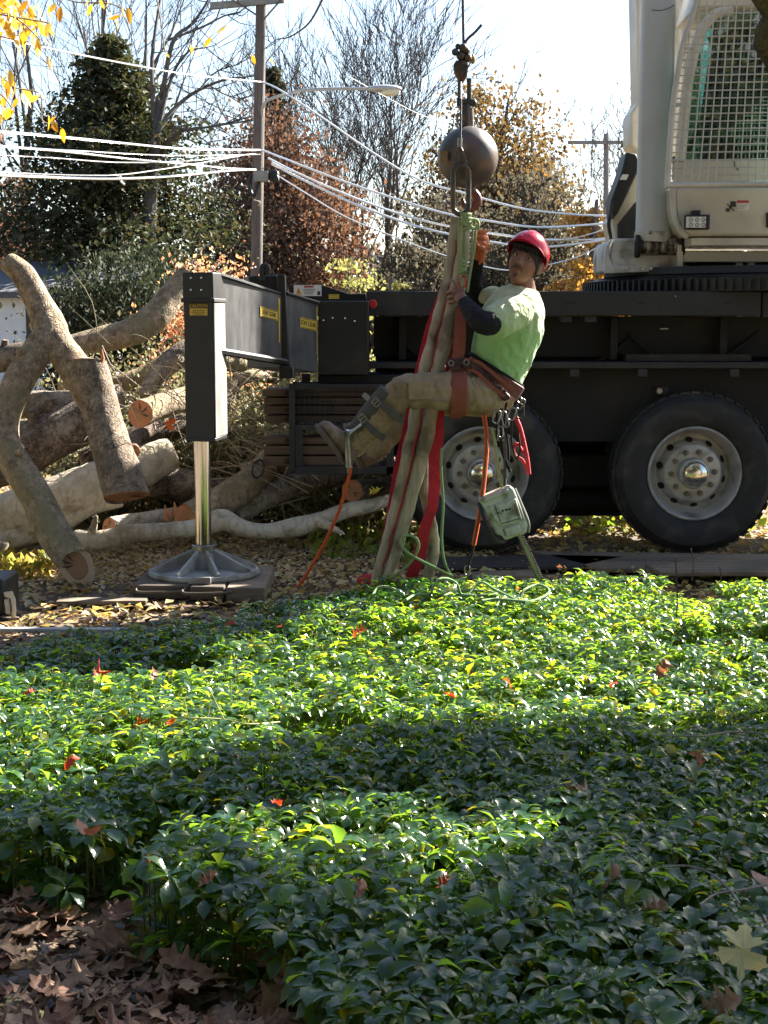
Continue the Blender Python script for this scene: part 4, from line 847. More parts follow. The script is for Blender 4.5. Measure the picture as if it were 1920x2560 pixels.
M_sap = endmat('cut_sapwood', (.6, .45, .3), (.48, .34, .22), 1); M_hrt = endmat('cut_heartwood', (.36, .2, .11), (.28, .15, .08), 1); M_fresh = endmat('fresh_orange_wood', (.58, .27, .13), (.42, .17, .08), 1)
def logmesh(pts, rs, mat_, seed=0, n=28, sub=7, rough_=.05, lump=.12):
    p_ = spline(pts, sub); r_ = lerpl(rs, sub); mb = MB(); mb.tube(p_, r_, n, caps=False)
    out = []
    for i, (x, y, z) in enumerate(mb.v):
        c = p_[i//n]; v = Vector((x, y, z)); d = (v-c); r0 = d.length
        q = v*1.0; k = 1+lump*noise.noise(q*3.2+Vector((seed, 0, 0)))+rough_*noise.noise(q*16+Vector((0, seed, 0)))+rough_*.6*noise.noise(q*38)
        out.append(tuple(c+d*k))
    mb.v = out
    return mb, p_, n
def logthing(name, label, pts, rs, mat_, cut0=None, cut1=None, seed=0, tilt0=None, tilt1=None, cat='log', group=None, root=None, n=28, lump=.12):
    """cut0/cut1: 'two' sapwood with darker heart, 'fresh' orange, 'plain'"""
    t = root or thing(name, label, cat, tuple(pts[0]), group)
    mb, p_, n = logmesh(pts, rs, mat_, seed, n=n, lump=lump)
    m_ = len(p_)
    for which, cut in ((0, cut0), (1, cut1)):
        i0 = 0 if which == 0 else (m_-1)*n; ring = [Vector(mb.v[i0+k]) for k in range(n)]; c = sum(ring, Vector())/n
        ax = (p_[0]-p_[1]).normalized() if which == 0 else (p_[-1]-p_[-2]).normalized()
        tl = tilt0 if which == 0 else tilt1
        if tl:
            nrm = Vector(tl).normalized()     # plane of the saw cut
            new = []
            for v in ring:
                d = ax.dot(nrm); s_ = (c-v).dot(nrm)/(d if abs(d) > .25 else .25); new.append(v+ax*s_)
            for k in range(n): mb.v[i0+k] = tuple(new[k])
            ring = new; ax = nrm if nrm.dot(ax) > 0 else -nrm
        if cut is None:
            o = len(mb.v); mb.v.append(tuple(c+ax*.01)); mb.f += [(i0+k, i0+(k+1) % n, o) for k in range(n)]; mb.m += [0]*n; continue
        # rim, sapwood ring and heart
        def ringat(f, h): return [c+(v-c)*f+ax*h for v in ring]
        e = MB(); e.add(ringat(1.0, 0)+ringat(.93, .004)+ringat(.90, .001)+ringat(.62, .001), [(j*n+k, j*n+(k+1) % n, (j+1)*n+(k+1) % n, (j+1)*n+k) for j in (0, 1, 2) for k in range(n)])
        part('cut_face', e, M_fresh if cut == 'fresh' else M_sap, t, smooth=25)
        fr_ = [.03, .12, .2, .27, .36, .43, .52, .64]; e = MB(); base_m = M_hrt if cut == 'two' else (M_fresh if cut == 'fresh' else M_sap)
        for j in range(len(fr_)-1):
            e.cm = j % 2
            def rr_(f): return [c+(v-c)*(f*(1+.07*noise.noise((v-c)*9+Vector((f, 0, seed)))))+ax*(.003-.002*f) for v in ring]
            e.add(rr_(fr_[j])+rr_(fr_[j+1]), [(k, (k+1) % n, n+(k+1) % n, n+k) for k in range(n)])
        e.cm = 0; e.add([c+ax*.004]+rr_(fr_[0]), [(0, 1+k, 1+(k+1) % n) for k in range(n)])
        part('heartwood', e, [base_m, M_ring], t, smooth=25)
        for q_ in range(3):
            a_ = random.randrange(n); v = ring[a_]; part('crack', MB().prism([c+(v-c)*.1+ax*.004, c+(v-c)*.85+ax*.006, c+(ring[(a_+1) % n]-c)*.5*.97+(v-c)*.03+ax*.006], ax*.0006), M_drk, t)
    part('bark', mb, mat_, t, smooth=60)
    if lump >= .1 and name:
        r9 = random.Random(seed*7+1)
        for q_ in range(r9.choice([1, 2, 2, 3])):
            i = r9.randrange(3, m_-3) if m_ > 8 else 2; p = p_[i]; tg = (p_[i+1]-p_[i-1]).normalized(); d = Vector((r9.gauss(0, 1), r9.gauss(-.5, .8), r9.gauss(.5, .8))); d = (d-tg*d.dot(tg)).normalized()+tg*.4
            rad = (Vector(mb.v[i*n])-p).length; k_ = r9.uniform(.2, .4); L_ = rad*r9.uniform(1.15, 1.5)
            part('branch_stub', MB().tube([p+d*rad*.5, p+d*rad*.95, p+d*L_], [rad*k_*1.6, rad*k_*1.1, rad*k_*.9], 12), [mat_], t, smooth=50)
    return t
def pp(*a): return [P(x, y, Y) for x, y, Y in a]
def sr(Y, *px): return [S(v*.93, Y) for v in px]
CAMV = Vector((0, -1, .1))
# 1 forked leaning trunk (three limbs of one piece)
fk = logthing('forked_log', 'leaning forked log with grey brown bark and a round pale cut end near the ground', pp((20, 655, 9.9), (60, 690, 9.85), (100, 765, 9.8), (125, 830, 9.7), (92, 880, 9.6), (45, 960, 9.5), (12, 1050, 9.4), (22, 1130, 9.3), (85, 1235, 9.15), (140, 1340, 9.0), (190, 1412, 8.85)), sr(9.5, 27, 33, 40, 47, 40, 43, 40, 41, 44, 45, 44), M_bk1, None, 'two', 1, tilt1=(.35, -1, .05))
logthing('', '', pp((112, 800, 9.74), (150, 865, 9.65), (192, 925, 9.58), (228, 985, 9.52), (250, 1040, 9.5)), sr(9.6, 44, 43, 46, 48, 40), M_bk1, root=fk, seed=2)
logthing('', '', pp((222, 908, 9.55), (243, 985, 9.5), (268, 1080, 9.4), (295, 1165, 9.3), (318, 1240, 9.2)), sr(9.5, 44, 50, 52, 54, 57), barkmat('rough_brown_bark', (.42, .33, .24), (.14, .105, .08), 40, .9, (.2, .16, .12), plate=.3), 'plain', 'fresh', 3, tilt0=(.0, .35, 1), tilt1=(.12, -.3, -1), root=fk)
mb = MB(); mb.tube([P(252, 912, 9.5), P(258, 895, 9.5), P(255, 873, 9.5)], [.02, .012, .002], 6); part('splinter', mb, M_fresh, fk)
# others
logthing('log', 'thick mottled branch curving up to the right behind the jack column', pp((160, 868, 10.6), (250, 850, 10.7), (330, 830, 10.8), (385, 795, 10.9), (425, 745, 11.0), (470, 690, 11.1)), sr(10.8, 26, 33, 37, 40, 36, 33), M_bk1, seed=4, lump=.1)
logthing('log', 'dark short branch crossing behind the forked log at the left edge', pp((-60, 912, 10.4), (40, 890, 10.4), (130, 872, 10.5)), sr(10.4, 36, 34, 30), M_bk2, seed=5)
logthing('log', 'grey brown log lying level left of the stump leg of the fork', pp((30, 1010, 10.5), (110, 1012, 10.5), (230, 1006, 10.6), (300, 990, 10.7)), sr(10.5, 36, 38, 36, 34), M_bk4, 'plain', seed=6)
logthing('log', 'big dark rough log sloping down left behind the fork', pp((-30, 1165, 10.2), (60, 1130, 10.25), (140, 1085, 10.3), (230, 1040, 10.4)), sr(10.3, 64, 66, 64, 58), M_bk2, seed=7)
logthing('log', 'small bark log between the dark log and the level log', pp((25, 1075, 10.3), (80, 1070, 10.35), (150, 1055, 10.4)), sr(10.3, 22, 22, 20), M_bk4, 'plain', seed=8)
logthing('log', 'big smooth cream beech log, sunlit, lying across the pile', pp((-80, 1315, 9.75), (20, 1290, 9.8), (110, 1262, 9.85), (210, 1225, 9.95), (310, 1185, 10.1), (390, 1150, 10.2), (430, 1132, 10.25)), sr(9.9, 62, 64, 68, 66, 62, 52, 44), M_bk3, None, None, 9, lump=.08)
logthing('log', 'smooth pale log under the big cream beech log', pp((-80, 1372, 9.6), (40, 1345, 9.7), (140, 1310, 9.8), (220, 1265, 9.9), (300, 1245, 10)), sr(9.8, 26, 28, 30, 30, 26), M_bk3, None, None, 10, lump=.1)
logthing('log', 'grey shaded log under the left end of the pile', pp((-60, 1400, 9.75), (60, 1385, 9.8), (180, 1360, 9.9), (240, 1340, 9.95)), sr(9.8, 28, 30, 28, 24), M_bk4, seed=11)
logthing('log', 'long thin wavy pale log lying across the ground from the fork to the slings', pp((190, 1345, 9.55), (250, 1352, 9.5), (340, 1335, 9.5), (430, 1325, 9.5), (500, 1318, 9.55), (555, 1300, 9.6), (600, 1318, 9.6), (660, 1328, 9.65), (740, 1316, 9.7), (800, 1300, 9.75), (860, 1278, 9.8), (920, 1266, 9.85), (980, 1248, 9.9)), sr(9.6, 24, 27, 28, 27, 26, 27, 22, 24, 25, 21, 20, 18, 14), M_bk3, None, None, 12, lump=.25)
t = bpy.data.objects[-1] if False else None
logthing('log', 'knobby side branch stub rising from the thin pale log near the fork', pp((228, 1340, 9.5), (236, 1310, 9.45), (240, 1290, 9.45)), sr(9.5, 14, 9, 6), M_bk3, seed=13)
logthing('log', 'short pointed limb of pale wood beside the long thin log near the slings', pp((790, 1300, 9.72), (830, 1320, 9.65), (860, 1335, 9.6)), sr(9.7, 17, 10, 3), M_bk3, seed=14)
logthing('log', 'log with a tall orange cut face left of the jack column', pp((350, 1035, 10.0), (420, 1010, 10.3), (500, 985, 10.6), (580, 970, 10.9)), sr(10.1, 36, 36, 34, 30), M_bk1, 'fresh', None, 15, tilt0=(-.35, -1, .05))
logthing('log', 'grey slanting limb above the orange cut face', pp((362, 990, 10.5), (400, 930, 10.6), (450, 890, 10.7), (520, 850, 10.9)), sr(10.6, 22, 28, 32, 30), M_bk4, seed=16)
logthing('log', 'brown limb end with small orange cut, half hidden behind the stump leg', pp((332, 1128, 9.95), (330, 1110, 10.2), (370, 1070, 10.6)), sr(10, 20, 22, 24), M_bk2, 'fresh', None, 17, tilt0=(.2, -1, .0))
logthing('log', 'pale log with orange cut face low under the stump leg', pp((272, 1318, 9.75), (330, 1308, 9.9), (400, 1296, 10.1), (480, 1285, 10.3)), sr(9.8, 26, 26, 25, 22), M_bk3, 'fresh', None, 18, tilt0=(-.8, -1, .2))
logthing('log', 'bark log with torn orange end beside the jack rod', pp((462, 1296, 9.85), (540, 1262, 10.0), (600, 1225, 10.1), (650, 1180, 10.3), (700, 1130, 10.5)), sr(10, 38, 42, 42, 38, 34), M_bk1, 'fresh', None, 19, tilt0=(-.75, -1, .25))
mb = MB(); 
for a, b, c, d in ((418, 1300, 412, 1262), (425, 1290, 430, 1268), (440, 1285, 436, 1255)): mb.tube([P(a, b, 9.8), P(c, d, 9.78)], [.02, .003], 6)
solo('wood_splinters', mb, M_fresh, 'orange torn splinters standing beside the log end at the jack rod', 'splinters')
logthing('log', 'grey log sloping up right under the timber rack', pp((590, 1290, 10.1), (650, 1250, 10.2), (730, 1212, 10.4), (810, 1190, 10.6), (900, 1175, 10.8)), sr(10.3, 26, 32, 33, 32, 30), M_bk4, None, None, 20)
logthing('log', 'short log with round pinkish cut face left of the slings', pp((880, 1228, 10.15), (930, 1222, 10.5), (1010, 1215, 10.9)), sr(10.2, 31, 30, 28), M_bk4, 'fresh', None, 21, tilt0=(-.45, -1, .05))
logthing('log', 'dark log in the shade behind the jack rod', pp((380, 1200, 10.4), (470, 1215, 10.45), (560, 1235, 10.5)), sr(10.4, 44, 46, 42), M_bk2, seed=22)
logthing('log', 'mottled limb just under the outrigger beam', pp((548, 905, 10.8), (600, 915, 10.9), (650, 935, 11), (700, 930, 11.1)), sr(10.9, 20, 22, 18, 12), M_bk1, seed=23)
logthing('log', 'curved limb bending down right of the jack column', pp((560, 1010, 10.7), (585, 960, 10.8), (630, 940, 10.9), (690, 950, 11.1)), sr(10.8, 24, 22, 18, 12), M_bk1, seed=24)
logthing('log', 'stout limb lying behind the pile right of the fork', pp((210, 1160, 10.5), (290, 1130, 10.6), (370, 1090, 10.7), (460, 1060, 10.9)), sr(10.6, 40, 42, 38, 34), M_bk2, seed=25)
logthing('log', 'brown limb behind the level log at the back of the pile', pp((150, 960, 11), (260, 965, 11), (350, 940, 11.1), (420, 900, 11.2)), sr(11, 28, 26, 24, 20), M_bk1, seed=26)
logthing('log', 'sunlit log end seen between the two truck wheels', pp((1440, 1092, 13.6), (1475, 1095, 13.7), (1530, 1110, 13.9)), sr(13.7, 24, 24, 20), M_bk3, 'plain', None, 27, tilt0=(-.3, -1, 0))
logthing('log', 'log resting at the very left edge low behind the metal foot', pp((-40, 1375, 9.2), (-5, 1370, 9.2), (12, 1360, 9.25)), sr(9.2, 20, 18, 14), M_bk4, seed=28)
# ---- brush: thin branches and needles of the felled conifer tops
def twigs(n, box, Y, lenr, rad, name, mat_, seed, dirb=None):
    r_ = random.Random(seed); mb = MB(); ends = []
    for i in range(n):
        a = P(r_.uniform(box[0], box[2]), r_.uniform(box[1], box[3]), r_.uniform(*Y)); d = Vector((r_.gauss(0, 1), r_.gauss(0, .5), r_.gauss(.05, .55))) if dirb is None else Vector(dirb)+Vector((r_.gauss(0, .5), r_.gauss(0, .4), r_.gauss(0, .4)))
        d.normalize(); L_ = r_.uniform(*lenr); b = a+d*L_*.5+Vector((r_.gauss(0, .04), 0, r_.gauss(0, .04))); c = a+d*L_+Vector((0, 0, r_.gauss(-.04, .06)))
        if c.z < .02: c.z = .03
        mb.tube(spline([a, b, c], 3), lerpl([rad, rad*.7, rad*.25], 3), 5, False); ends += [a, b, c, (b+c)/2, (a+b)/2]
    return mb, ends
brush = thing('brush_pile', 'tangled heap of cut evergreen branches and twigs behind the jack column and rack', 'brush pile', (-.9, 11.3, 0))
mb, e1 = twigs(150, (540, 1000, 860, 1260), (10.8, 12.0), (.3, 1.0), .009, 'b', M_twig, 5); part('branches', mb, mat('brush_branch', (.3, .25, .17), (.16, .13, .09), 20, .85), brush)['kind'] = 'stuff'
mb, e2 = twigs(60, (180, 930, 560, 1200), (10.9, 11.8), (.3, .9), .008, 'b', M_twig, 6); part('branches', mb, _m['brush_branch'], brush)['kind'] = 'stuff'
mb, e3 = twigs(110, (560, 1000, 1000, 1330), (10.2, 11.2), (.15, .55), .004, 'b', M_twig, 8); part('twigs', mb, _m['brush_branch'], brush)['kind'] = 'stuff'
mb, e4 = twigs(70, (140, 850, 560, 1080), (9.9, 10.9), (.2, .7), .0045, 'b', M_twig, 18); part('twigs', mb, _m['brush_branch'], brush)['kind'] = 'stuff'
mb, e5 = twigs(90, (560, 900, 800, 1250), (9.9, 10.8), (.2, .7), .0045, 'b', M_twig, 28, (-.8, 0, .3)); part('twigs', mb, mat('pale_twig', (.45, .38, .24), (.3, .24, .15), 20, .8), brush)['kind'] = 'stuff'
M_need = leafmat('cut_evergreen', [(.1, .11, .05), (.17, .17, .07), (.26, .23, .11), (.12, .12, .06)], .35)
cen = np.array([tuple(v) for v in e1+e2+e3]); cen = cen[cen[:, 1] > 10.75]; C = np.repeat(cen, 12, 0)+rng.normal(0, .07, (len(cen)*12, 3)); C[:, 2] = np.maximum(C[:, 2], .03)
cards('evergreen_sprays', C, .04, M_need, brush)['kind'] = 'stuff'
# dry mass filling the heap so that nothing shows through
x = rng.uniform(-2.6, .2, 9000); y = rng.uniform(11.0, 12.6, 9000); z = rng.uniform(0, 1, 9000)*np.clip(.8-.2*np.abs(x+1.2), .2, 1.2)
cards('brush_leaves', np.stack([x, y, z], -1), .085, leafmat('brush_leaf', [(.08, .07, .035), (.14, .11, .05), (.07, .08, .035), (.2, .14, .07)], .25), brush)['kind'] = 'stuff'
# orange and yellow leaves stuck on the pile
for (px, py, Y, L_, m_, lab) in ((415, 1058, 9.9, .1, M_or, 'glowing orange leaf on the pile just left of the jack column'), (440, 1050, 9.9, .08, M_or, 'second glowing orange leaf touching the jack column'), (950, 1222, 9.6, .09, M_yg2, 'yellow green leaf on the pile left of the slings'), (500, 935, 10, .06, M_rd, 'small red leaf right of the jack column')):
    me = oak_mesh('fallen_leaf', int(px), m_, 3, L_, .6); o = obj('fallen_leaf', me); o.location = P(px, py, Y); o.rotation_euler = (1.2, .3, random.uniform(0, 6)); tag(o, lab, 'leaf', 'bright leaves caught on the log pile')
# low weeds right of the pile and at the far left
def weeds(box, Y, n, size, mat_, label, name='weeds'):
    c = np.array([tuple(P(random.uniform(box[0], box[2]), 1000, random.uniform(*Y))) for _ in range(n)]); c[:, 2] = rng.uniform(.01, .12, n)
    o = cards(name, c, size, mat_); o['kind'] = 'stuff'; tag(o, label, 'weeds')
M_weed = leafmat('weed_leaf', [(.12, .2, .03), (.2, .26, .05), (.3, .3, .06), (.08, .14, .03)], .5, (1.2, 1.2, .5))
weeds((760, 0, 1050, 0), (9.6, 11), 350, .06, M_weed, 'yellow green weeds scattered around the end of the long thin log')
weeds((-40, 0, 120, 0), (9, 9.6), 260, .07, leafmat('weed_leaf_b', [(.2, .24, .04), (.4, .25, .06), (.16, .2, .04)], .5), 'yellow green and orange weeds at the far left behind the dirt', 'left_weeds')
weeds((1400, 0, 1920, 0), (10.8, 13), 500, .07, M_weed, 'yellow green weeds and leaves on the sunlit ground beyond the truck wheels', 'far_weeds')
# ================================================================= BACKGROUND TREES
def grow(base, dirv, length, rad, levels, rnd, segs=5, wob=.12, nb=(2, 4), ang=(.35, .8), shrink=(.55, .75), up=.12, rr=.55, out=None, tips=None, minr=.006, lv=0):
    if out is None: out = []; tips = []
    p = Vector(base); d = Vector(dirv).normalized(); pts = [p.copy()]; rs = [rad]
    for i in range(segs):
        d = (d+Vector((rnd.gauss(0, wob), rnd.gauss(0, wob), rnd.gauss(0, wob)+up*.3))).normalized(); p = p+d*length/segs; pts.append(p.copy()); rs.append(max(rad*(1-.6*(i+1)/segs), minr*.6))
    out.append((lv, pts, rs))
    if levels == 0: tips.append(pts[-1]); tips.append(pts[-2]); return out, tips
    n = rnd.randint(*nb)
    for k in range(n):
        i = rnd.randint(max(1, segs//3), segs) if k else segs
        dd = (pts[i]-pts[i-1]).normalized(); ax = Vector((rnd.gauss(0, 1), rnd.gauss(0, 1), rnd.gauss(0, .4))); ax = (ax-dd*ax.dot(dd)).normalized(); a = rnd.uniform(*ang)*(.5 if k == 0 else 1)
        nd = dd*math.cos(a)+ax*math.sin(a); nd.z += up
        grow(pts[i], nd, length*rnd.uniform(*shrink), max(rs[i]*rr*(1.25 if k == 0 else 1), minr), levels-1, rnd, max(3, segs-1), wob, nb, ang, shrink, up, rr, out, tips, minr, lv+1)
    return out, tips
def tree_mesh(out, lv0, lv1, sides):
    mb = MB()
    for lv, pts, rs in out:
        if lv0 <= lv <= lv1: mb.tube(pts, rs, sides if lv < 2 else (5 if lv < 3 else 3), False)
    return mb
M_tb = mat('tree_bark', (.13, .11, .095), (.07, .06, .055), 5, .9, bump=.5, bscale=12)
M_tb2 = mat('pale_tree_bark', (.2, .18, .16), (.12, .105, .095), 5, .9, bump=.5, bscale=12)
def bare_tree(label, base, h, rad, seed, levels=5, lean=(0, 0, 1), first=None, name='bare_tree', group='bare trees against the sky', up=.16, ang=(.3, .75), minr=.009, stems=1, nb=(2, 4), shrink=(.6, .8), wob=.1, m_=None):
    rnd = random.Random(seed); t = thing(name, label, 'tree', tuple(base), group); out = []; tips = []
    for s_ in range(stems):
        d = Vector(lean)+Vector((rnd.gauss(0, .22 if stems > 1 else .02), rnd.gauss(0, .1), 0)); grow(Vector(base)+Vector((rnd.gauss(0, .25) if stems > 1 else 0, 0, 0)), d, (first or h*.42), rad, levels, rnd, 6, wob, nb, ang, shrink, up, .6, out, tips, minr)
    part('trunk', tree_mesh(out, 0, 1, 9), m_ or M_tb, t); part('crown', tree_mesh(out, 2, 9, 5), m_ or M_tb, t)
    return t, tips
def leafy(label, base, h, wdt, seed, mat_, n, size, z0=.2, shape='round', name='tree', dens=.33, levels=3, trunk=.18, group=None, depth=None, clump=60, lumpy=.3, branches=True):
    rnd = random.Random(seed); r_ = np.random.default_rng(seed); t = thing(name, label, 'tree', tuple(base), group); b = Vector(base); depth = depth or wdt
    tr = MB(); tr.tube(spline([b, b+Vector((rnd.gauss(0, .1), 0, h*.4)), b+Vector((rnd.gauss(0, .2), 0, h*.9))], 5), lerpl([trunk, trunk*.7, trunk*.15], 5), 9, False)
    part('trunk', tr, M_tb, t)
    # clumps spread through the crown volume
    cs = []
    while len(cs) < clump:
        v = r_.uniform(-1, 1, 3)
        zz = (v[2]+1)/2
        if shape == 'cone': lim = (1-zz)**.8*.95+.06
        elif shape == 'egg': lim = (math.sin(math.pi*min(1, zz*.9+.12))**.6)
        elif shape == 'col': lim = min(1, (1-zz)*2.2)**.6
        else: lim = math.sqrt(max(0, 1-(2*zz-1)**2))
        rr = math.hypot(v[0], v[1])
        if rr > lim: continue
        if rr < lim*.45 and r_.uniform() < .5: continue
        cs.append((b.x+v[0]*wdt/2, b.y+v[1]*depth/2, b.z+h*(z0+(1-z0)*zz)))
    cs = np.array(cs)
    if branches:
        mb = MB()
        for c in cs[::2]:
            e_ = Vector(c); zz = max(b.z+h*.12, e_.z-abs(e_.x-b.x)*.8-.3); s0 = Vector((b.x, b.y, zz)); mb.tube(spline([s0, (s0+e_)/2+Vector((0, 0, -.05*h*rnd.random())), e_], 3), lerpl([trunk*.3, trunk*.15, .012], 3), 5, False)
        part('limbs', mb, M_tb, t)
    k = r_.integers(0, len(cs), n); s_ = wdt*dens*.35*r_.uniform(.6, 1.3, len(cs))[k]
    C = cs[k]+r_.normal(0, 1, (n, 3))*np.stack([s_, s_, s_*(.55 if shape != 'cone' else .35)], -1)
    C[:, 2] = np.maximum(C[:, 2], .05)
    cards('crown', C, size, mat_, t); return t
L_spr = leafmat('spruce_needles', [(.02, .032, .022), (.05, .062, .032), (.09, .09, .045), (.12, .095, .06)], .2, (1, 1, .6), .7, .12, 1.2)
L_red = leafmat('russet_leaves', [(.1, .07, .055), (.17, .12, .09), (.24, .17, .12), (.12, .09, .07), (.3, .23, .17)], .3, (1.2, .8, .6), .8, .1, 1.3)
L_dk = leafmat('dull_evergreen', [(.05, .045, .035), (.09, .08, .055), (.13, .11, .07), (.06, .055, .045)], .3, None, .8, .08)
L_org = leafmat('ochre_leaves', [(.11, .09, .06), (.15, .115, .07), (.09, .085, .06), (.22, .145, .07), (.085, .085, .06)], .32, (1.2, .9, .4), .7, .1, 1.4)
L_yel = leafmat('orange_yellow_leaves', [(.42, .26, .07), (.5, .34, .11), (.3, .19, .06), (.18, .15, .06)], .5, (1.2, .9, .4))
L_ygr = leafmat('yellow_green_leaves', [(.2, .21, .1), (.28, .27, .12), (.15, .16, .08)], .4, (1.1, 1.05, .6))
L_pnk = leafmat('coppery_leaves', [(.4, .26, .17), (.28, .15, .1), (.5, .42, .3), (.16, .14, .08)], .5, (1.3, .8, .5))
def base(px, Y): q = P(px, 900, Y); return Vector((q.x, Y, 0))
def top(py, Y): return P(960, py, Y).z
# conifer built as drooping tiers of sprays
def spruce(label, bx, Y, top_px, wpx, seed, n=26000, size=.16, name='spruce_tree', taper=.7, group=None, m_=None, gap=.25):
    b = base(bx, Y); H = top(top_px, Y); wd = S(wpx, Y); r_ = np.random.default_rng(seed); t = thing(name, label, 'tree', tuple(b), group)
    tr = MB(); tr.tube([b, b+Vector((0, 0, H))], [.22, .02], 9, False); part('trunk', tr, M_tb, t)
    nb_ = 340; zz = r_.uniform(.03, .985, nb_)**.9; az = r_.uniform(0, 6.283, nb_); ln = (wd/2)*((1-zz)**taper)*np.clip((1-zz)/.3, 0, 1)**.45*r_.uniform(.45, 1.18, nb_)+.06
    mb = MB(); C = []
    per = n//nb_
    for i in range(nb_):
        d = Vector((math.cos(az[i]), math.sin(az[i]), 0)); s0 = b+Vector((0, 0, zz[i]*H)); e_ = s0+d*ln[i]+Vector((0, 0, ln[i]*r_.uniform(-.28, .22))); m2 = (s0+e_)/2+Vector((0, 0, .1*ln[i]))
        mb.tube([s0, m2, e_], [.03, .018, .006], 4, False)
        k = int(per*(.35+ln[i]/(wd/2))); u = r_.uniform(.15, 1.06, k)**.7; base_ = np.outer(1-u, s0)+np.outer(u, e_); sd_ = .1+.16*ln[i]*(1-u*.5)
        C.append(base_+r_.normal(0, 1, (k, 3))*np.stack([sd_, sd_, sd_*.42], -1)+np.array([0, 0, -.04])+np.outer(4*u*(1-u)*.1*ln[i], [0, 0, 1]))
    part('limbs', mb, M_tb, t); cards('crown', np.concatenate(C), size, m_ or L_spr, t, upr=lambda q: rotz(rng.uniform(0, 6.28, q)) @ roty(rng.normal(.3, .5, q)) @ rotx(rng.normal(0, .6, q))); return t
spruce('tall dark spruce with ragged pointed top rising behind the log pile at left', 292, 34, 80, 800, 3, 50000, .14, taper=.6)
spruce('narrow dark conifer top rising behind the russet tree near the utility pole', 690, 44, 165, 250, 5, 14000, .2, 'conifer_tree')
spruce('conifer whose drooping branch tips show left of the crane boom', 1650, 30, 60, 260, 8, 9000, .14, 'spruce_tree', .5)
leafy('russet brown beech with dry leaves behind the utility pole', base(700, 40), top(240, 40), S(360, 40), 21, L_red, 24000, .13, .04, 'egg', 'beech_tree', .34, clump=230, trunk=.2)
leafy('dull brown leafy tree at the left edge behind the spruce', base(20, 38), top(430, 38), S(300, 38), 22, L_red, 12000, .15, .02, 'egg', 'beech_tree', .3, clump=60)
leafy('dark green yew at the foot of the tall spruce', base(330, 22), top(610, 22), S(440, 22), 23, leafmat('yew_leaf', [(.02, .03, .018), (.04, .052, .026), (.075, .08, .04)], .15, None, .7, .15), 16000, .085, .0, 'round', 'yew_bush', .3, clump=90)
leafy('low coppery shrub with pink and white glints behind the outrigger beam', base(520, 18), top(630, 18), S(290, 18), 24, L_pnk, 6500, .05, .0, 'round', 'coppery_shrub', .33, clump=60)
leafy('ochre and green oak with thin crown right of the headache ball', base(1235, 40), top(165, 40), S(340, 40), 25, L_org, 20000, .125, .12, 'egg', 'oak_tree', .3, clump=230)
leafy('dull evergreen mass below and left of the ochre oak', base(1130, 34), top(430, 34), S(330, 34), 26, L_dk, 11000, .11, .0, 'egg', 'holly_tree', .34, clump=170)
leafy('dark thicket tree behind the red helmet', base(1330, 33), top(400, 33), S(270, 33), 27, L_dk, 8000, .11, .0, 'egg', 'holly_tree', .34, clump=150)
leafy('orange yellow tree between the helmet and the crane', base(1475, 28), top(440, 28), S(190, 28), 28, L_yel, 6500, .1, .0, 'egg', 'maple_tree', .27, clump=60)
leafy('yellow green shrub above the rear plate of the truck', base(880, 24), top(625, 24), S(230, 24), 29, L_ygr, 6000, .07, .0, 'cone', 'yellow_shrub', .3, clump=50)
leafy('small yellow green shrub right of the larger yellow green one', base(985, 25), top(650, 25), S(110, 25), 30, L_ygr, 2200, .08, .0, 'cone', 'yellow_shrub', .3, clump=30)
leafy('brown thicket between the shrub and the slings', base(1060, 30), top(590, 30), S(200, 30), 31, L_dk, 7000, .1, .0, 'round', 'thicket_bush', .3, clump=50)
leafy('dark hedge tree behind the crane turntable', base(1700, 32), top(480, 32), S(420, 32), 32, L_dk, 9000, .13, .0, 'round', 'hedge_tree', .3, clump=60)
GB = 'bare trees against the sky'
bare_tree('tall bare tree whose twiggy crown stands behind the street lamp', base(965, 46), top(90, 46), .2, 41, 5, stems=4, first=4.2, up=.1, ang=(.28, .62), nb=(3, 4), minr=.012)
bare_tree('second bare trunk left of the main bare tree behind the lamp arm', base(905, 48), top(160, 48), .17, 42, 5, stems=2, first=4.0, lean=(-.1, 0, 1), up=.1, ang=(.28, .6), nb=(3, 4), minr=.012)
bare_tree('fine bare tree behind the far utility pole at right', base(1470, 50), top(235, 50), .15, 43, 5, stems=2, first=3.4, up=.08, ang=(.35, .8), nb=(3, 4), minr=.012)
bare_tree('bare branching tree inside the ochre oak crown', base(1250, 43), top(180, 43), .16, 44, 4, stems=2, first=3.8, up=.12)
for i, (px, Y, lean, r_, lab) in enumerate(((92, 40, (-.03, 0, 1), .17, 'straight bare trunk nearest the left edge of the photo'), (180, 42, (-.03, 0, 1), .22, 'thickest of the bare trunks left of the spruce top'), (238, 44, (.05, 0, 1), .13, 'thin bare trunk right beside the spruce tip'), (335, 44, (.12, 0, 1), .13, 'slender bare trunk just right of the spruce tip'), (378, 40, (.2, 0, 1), .2, 'bare trunk leaning right between the spruce and the utility pole'), (20, 46, (.15, 0, 1), .12, 'bare leaning trunk hidden by the yellow leaves at left'))):
    bare_tree(lab, base(px, Y), 12, r_, 50+i, 4, lean, first=7.5 if i < 4 else 6, up=.14, wob=.045 if i < 4 else .07, nb=(3, 5), ang=(.4, .8), shrink=(.5, .72), minr=.011)
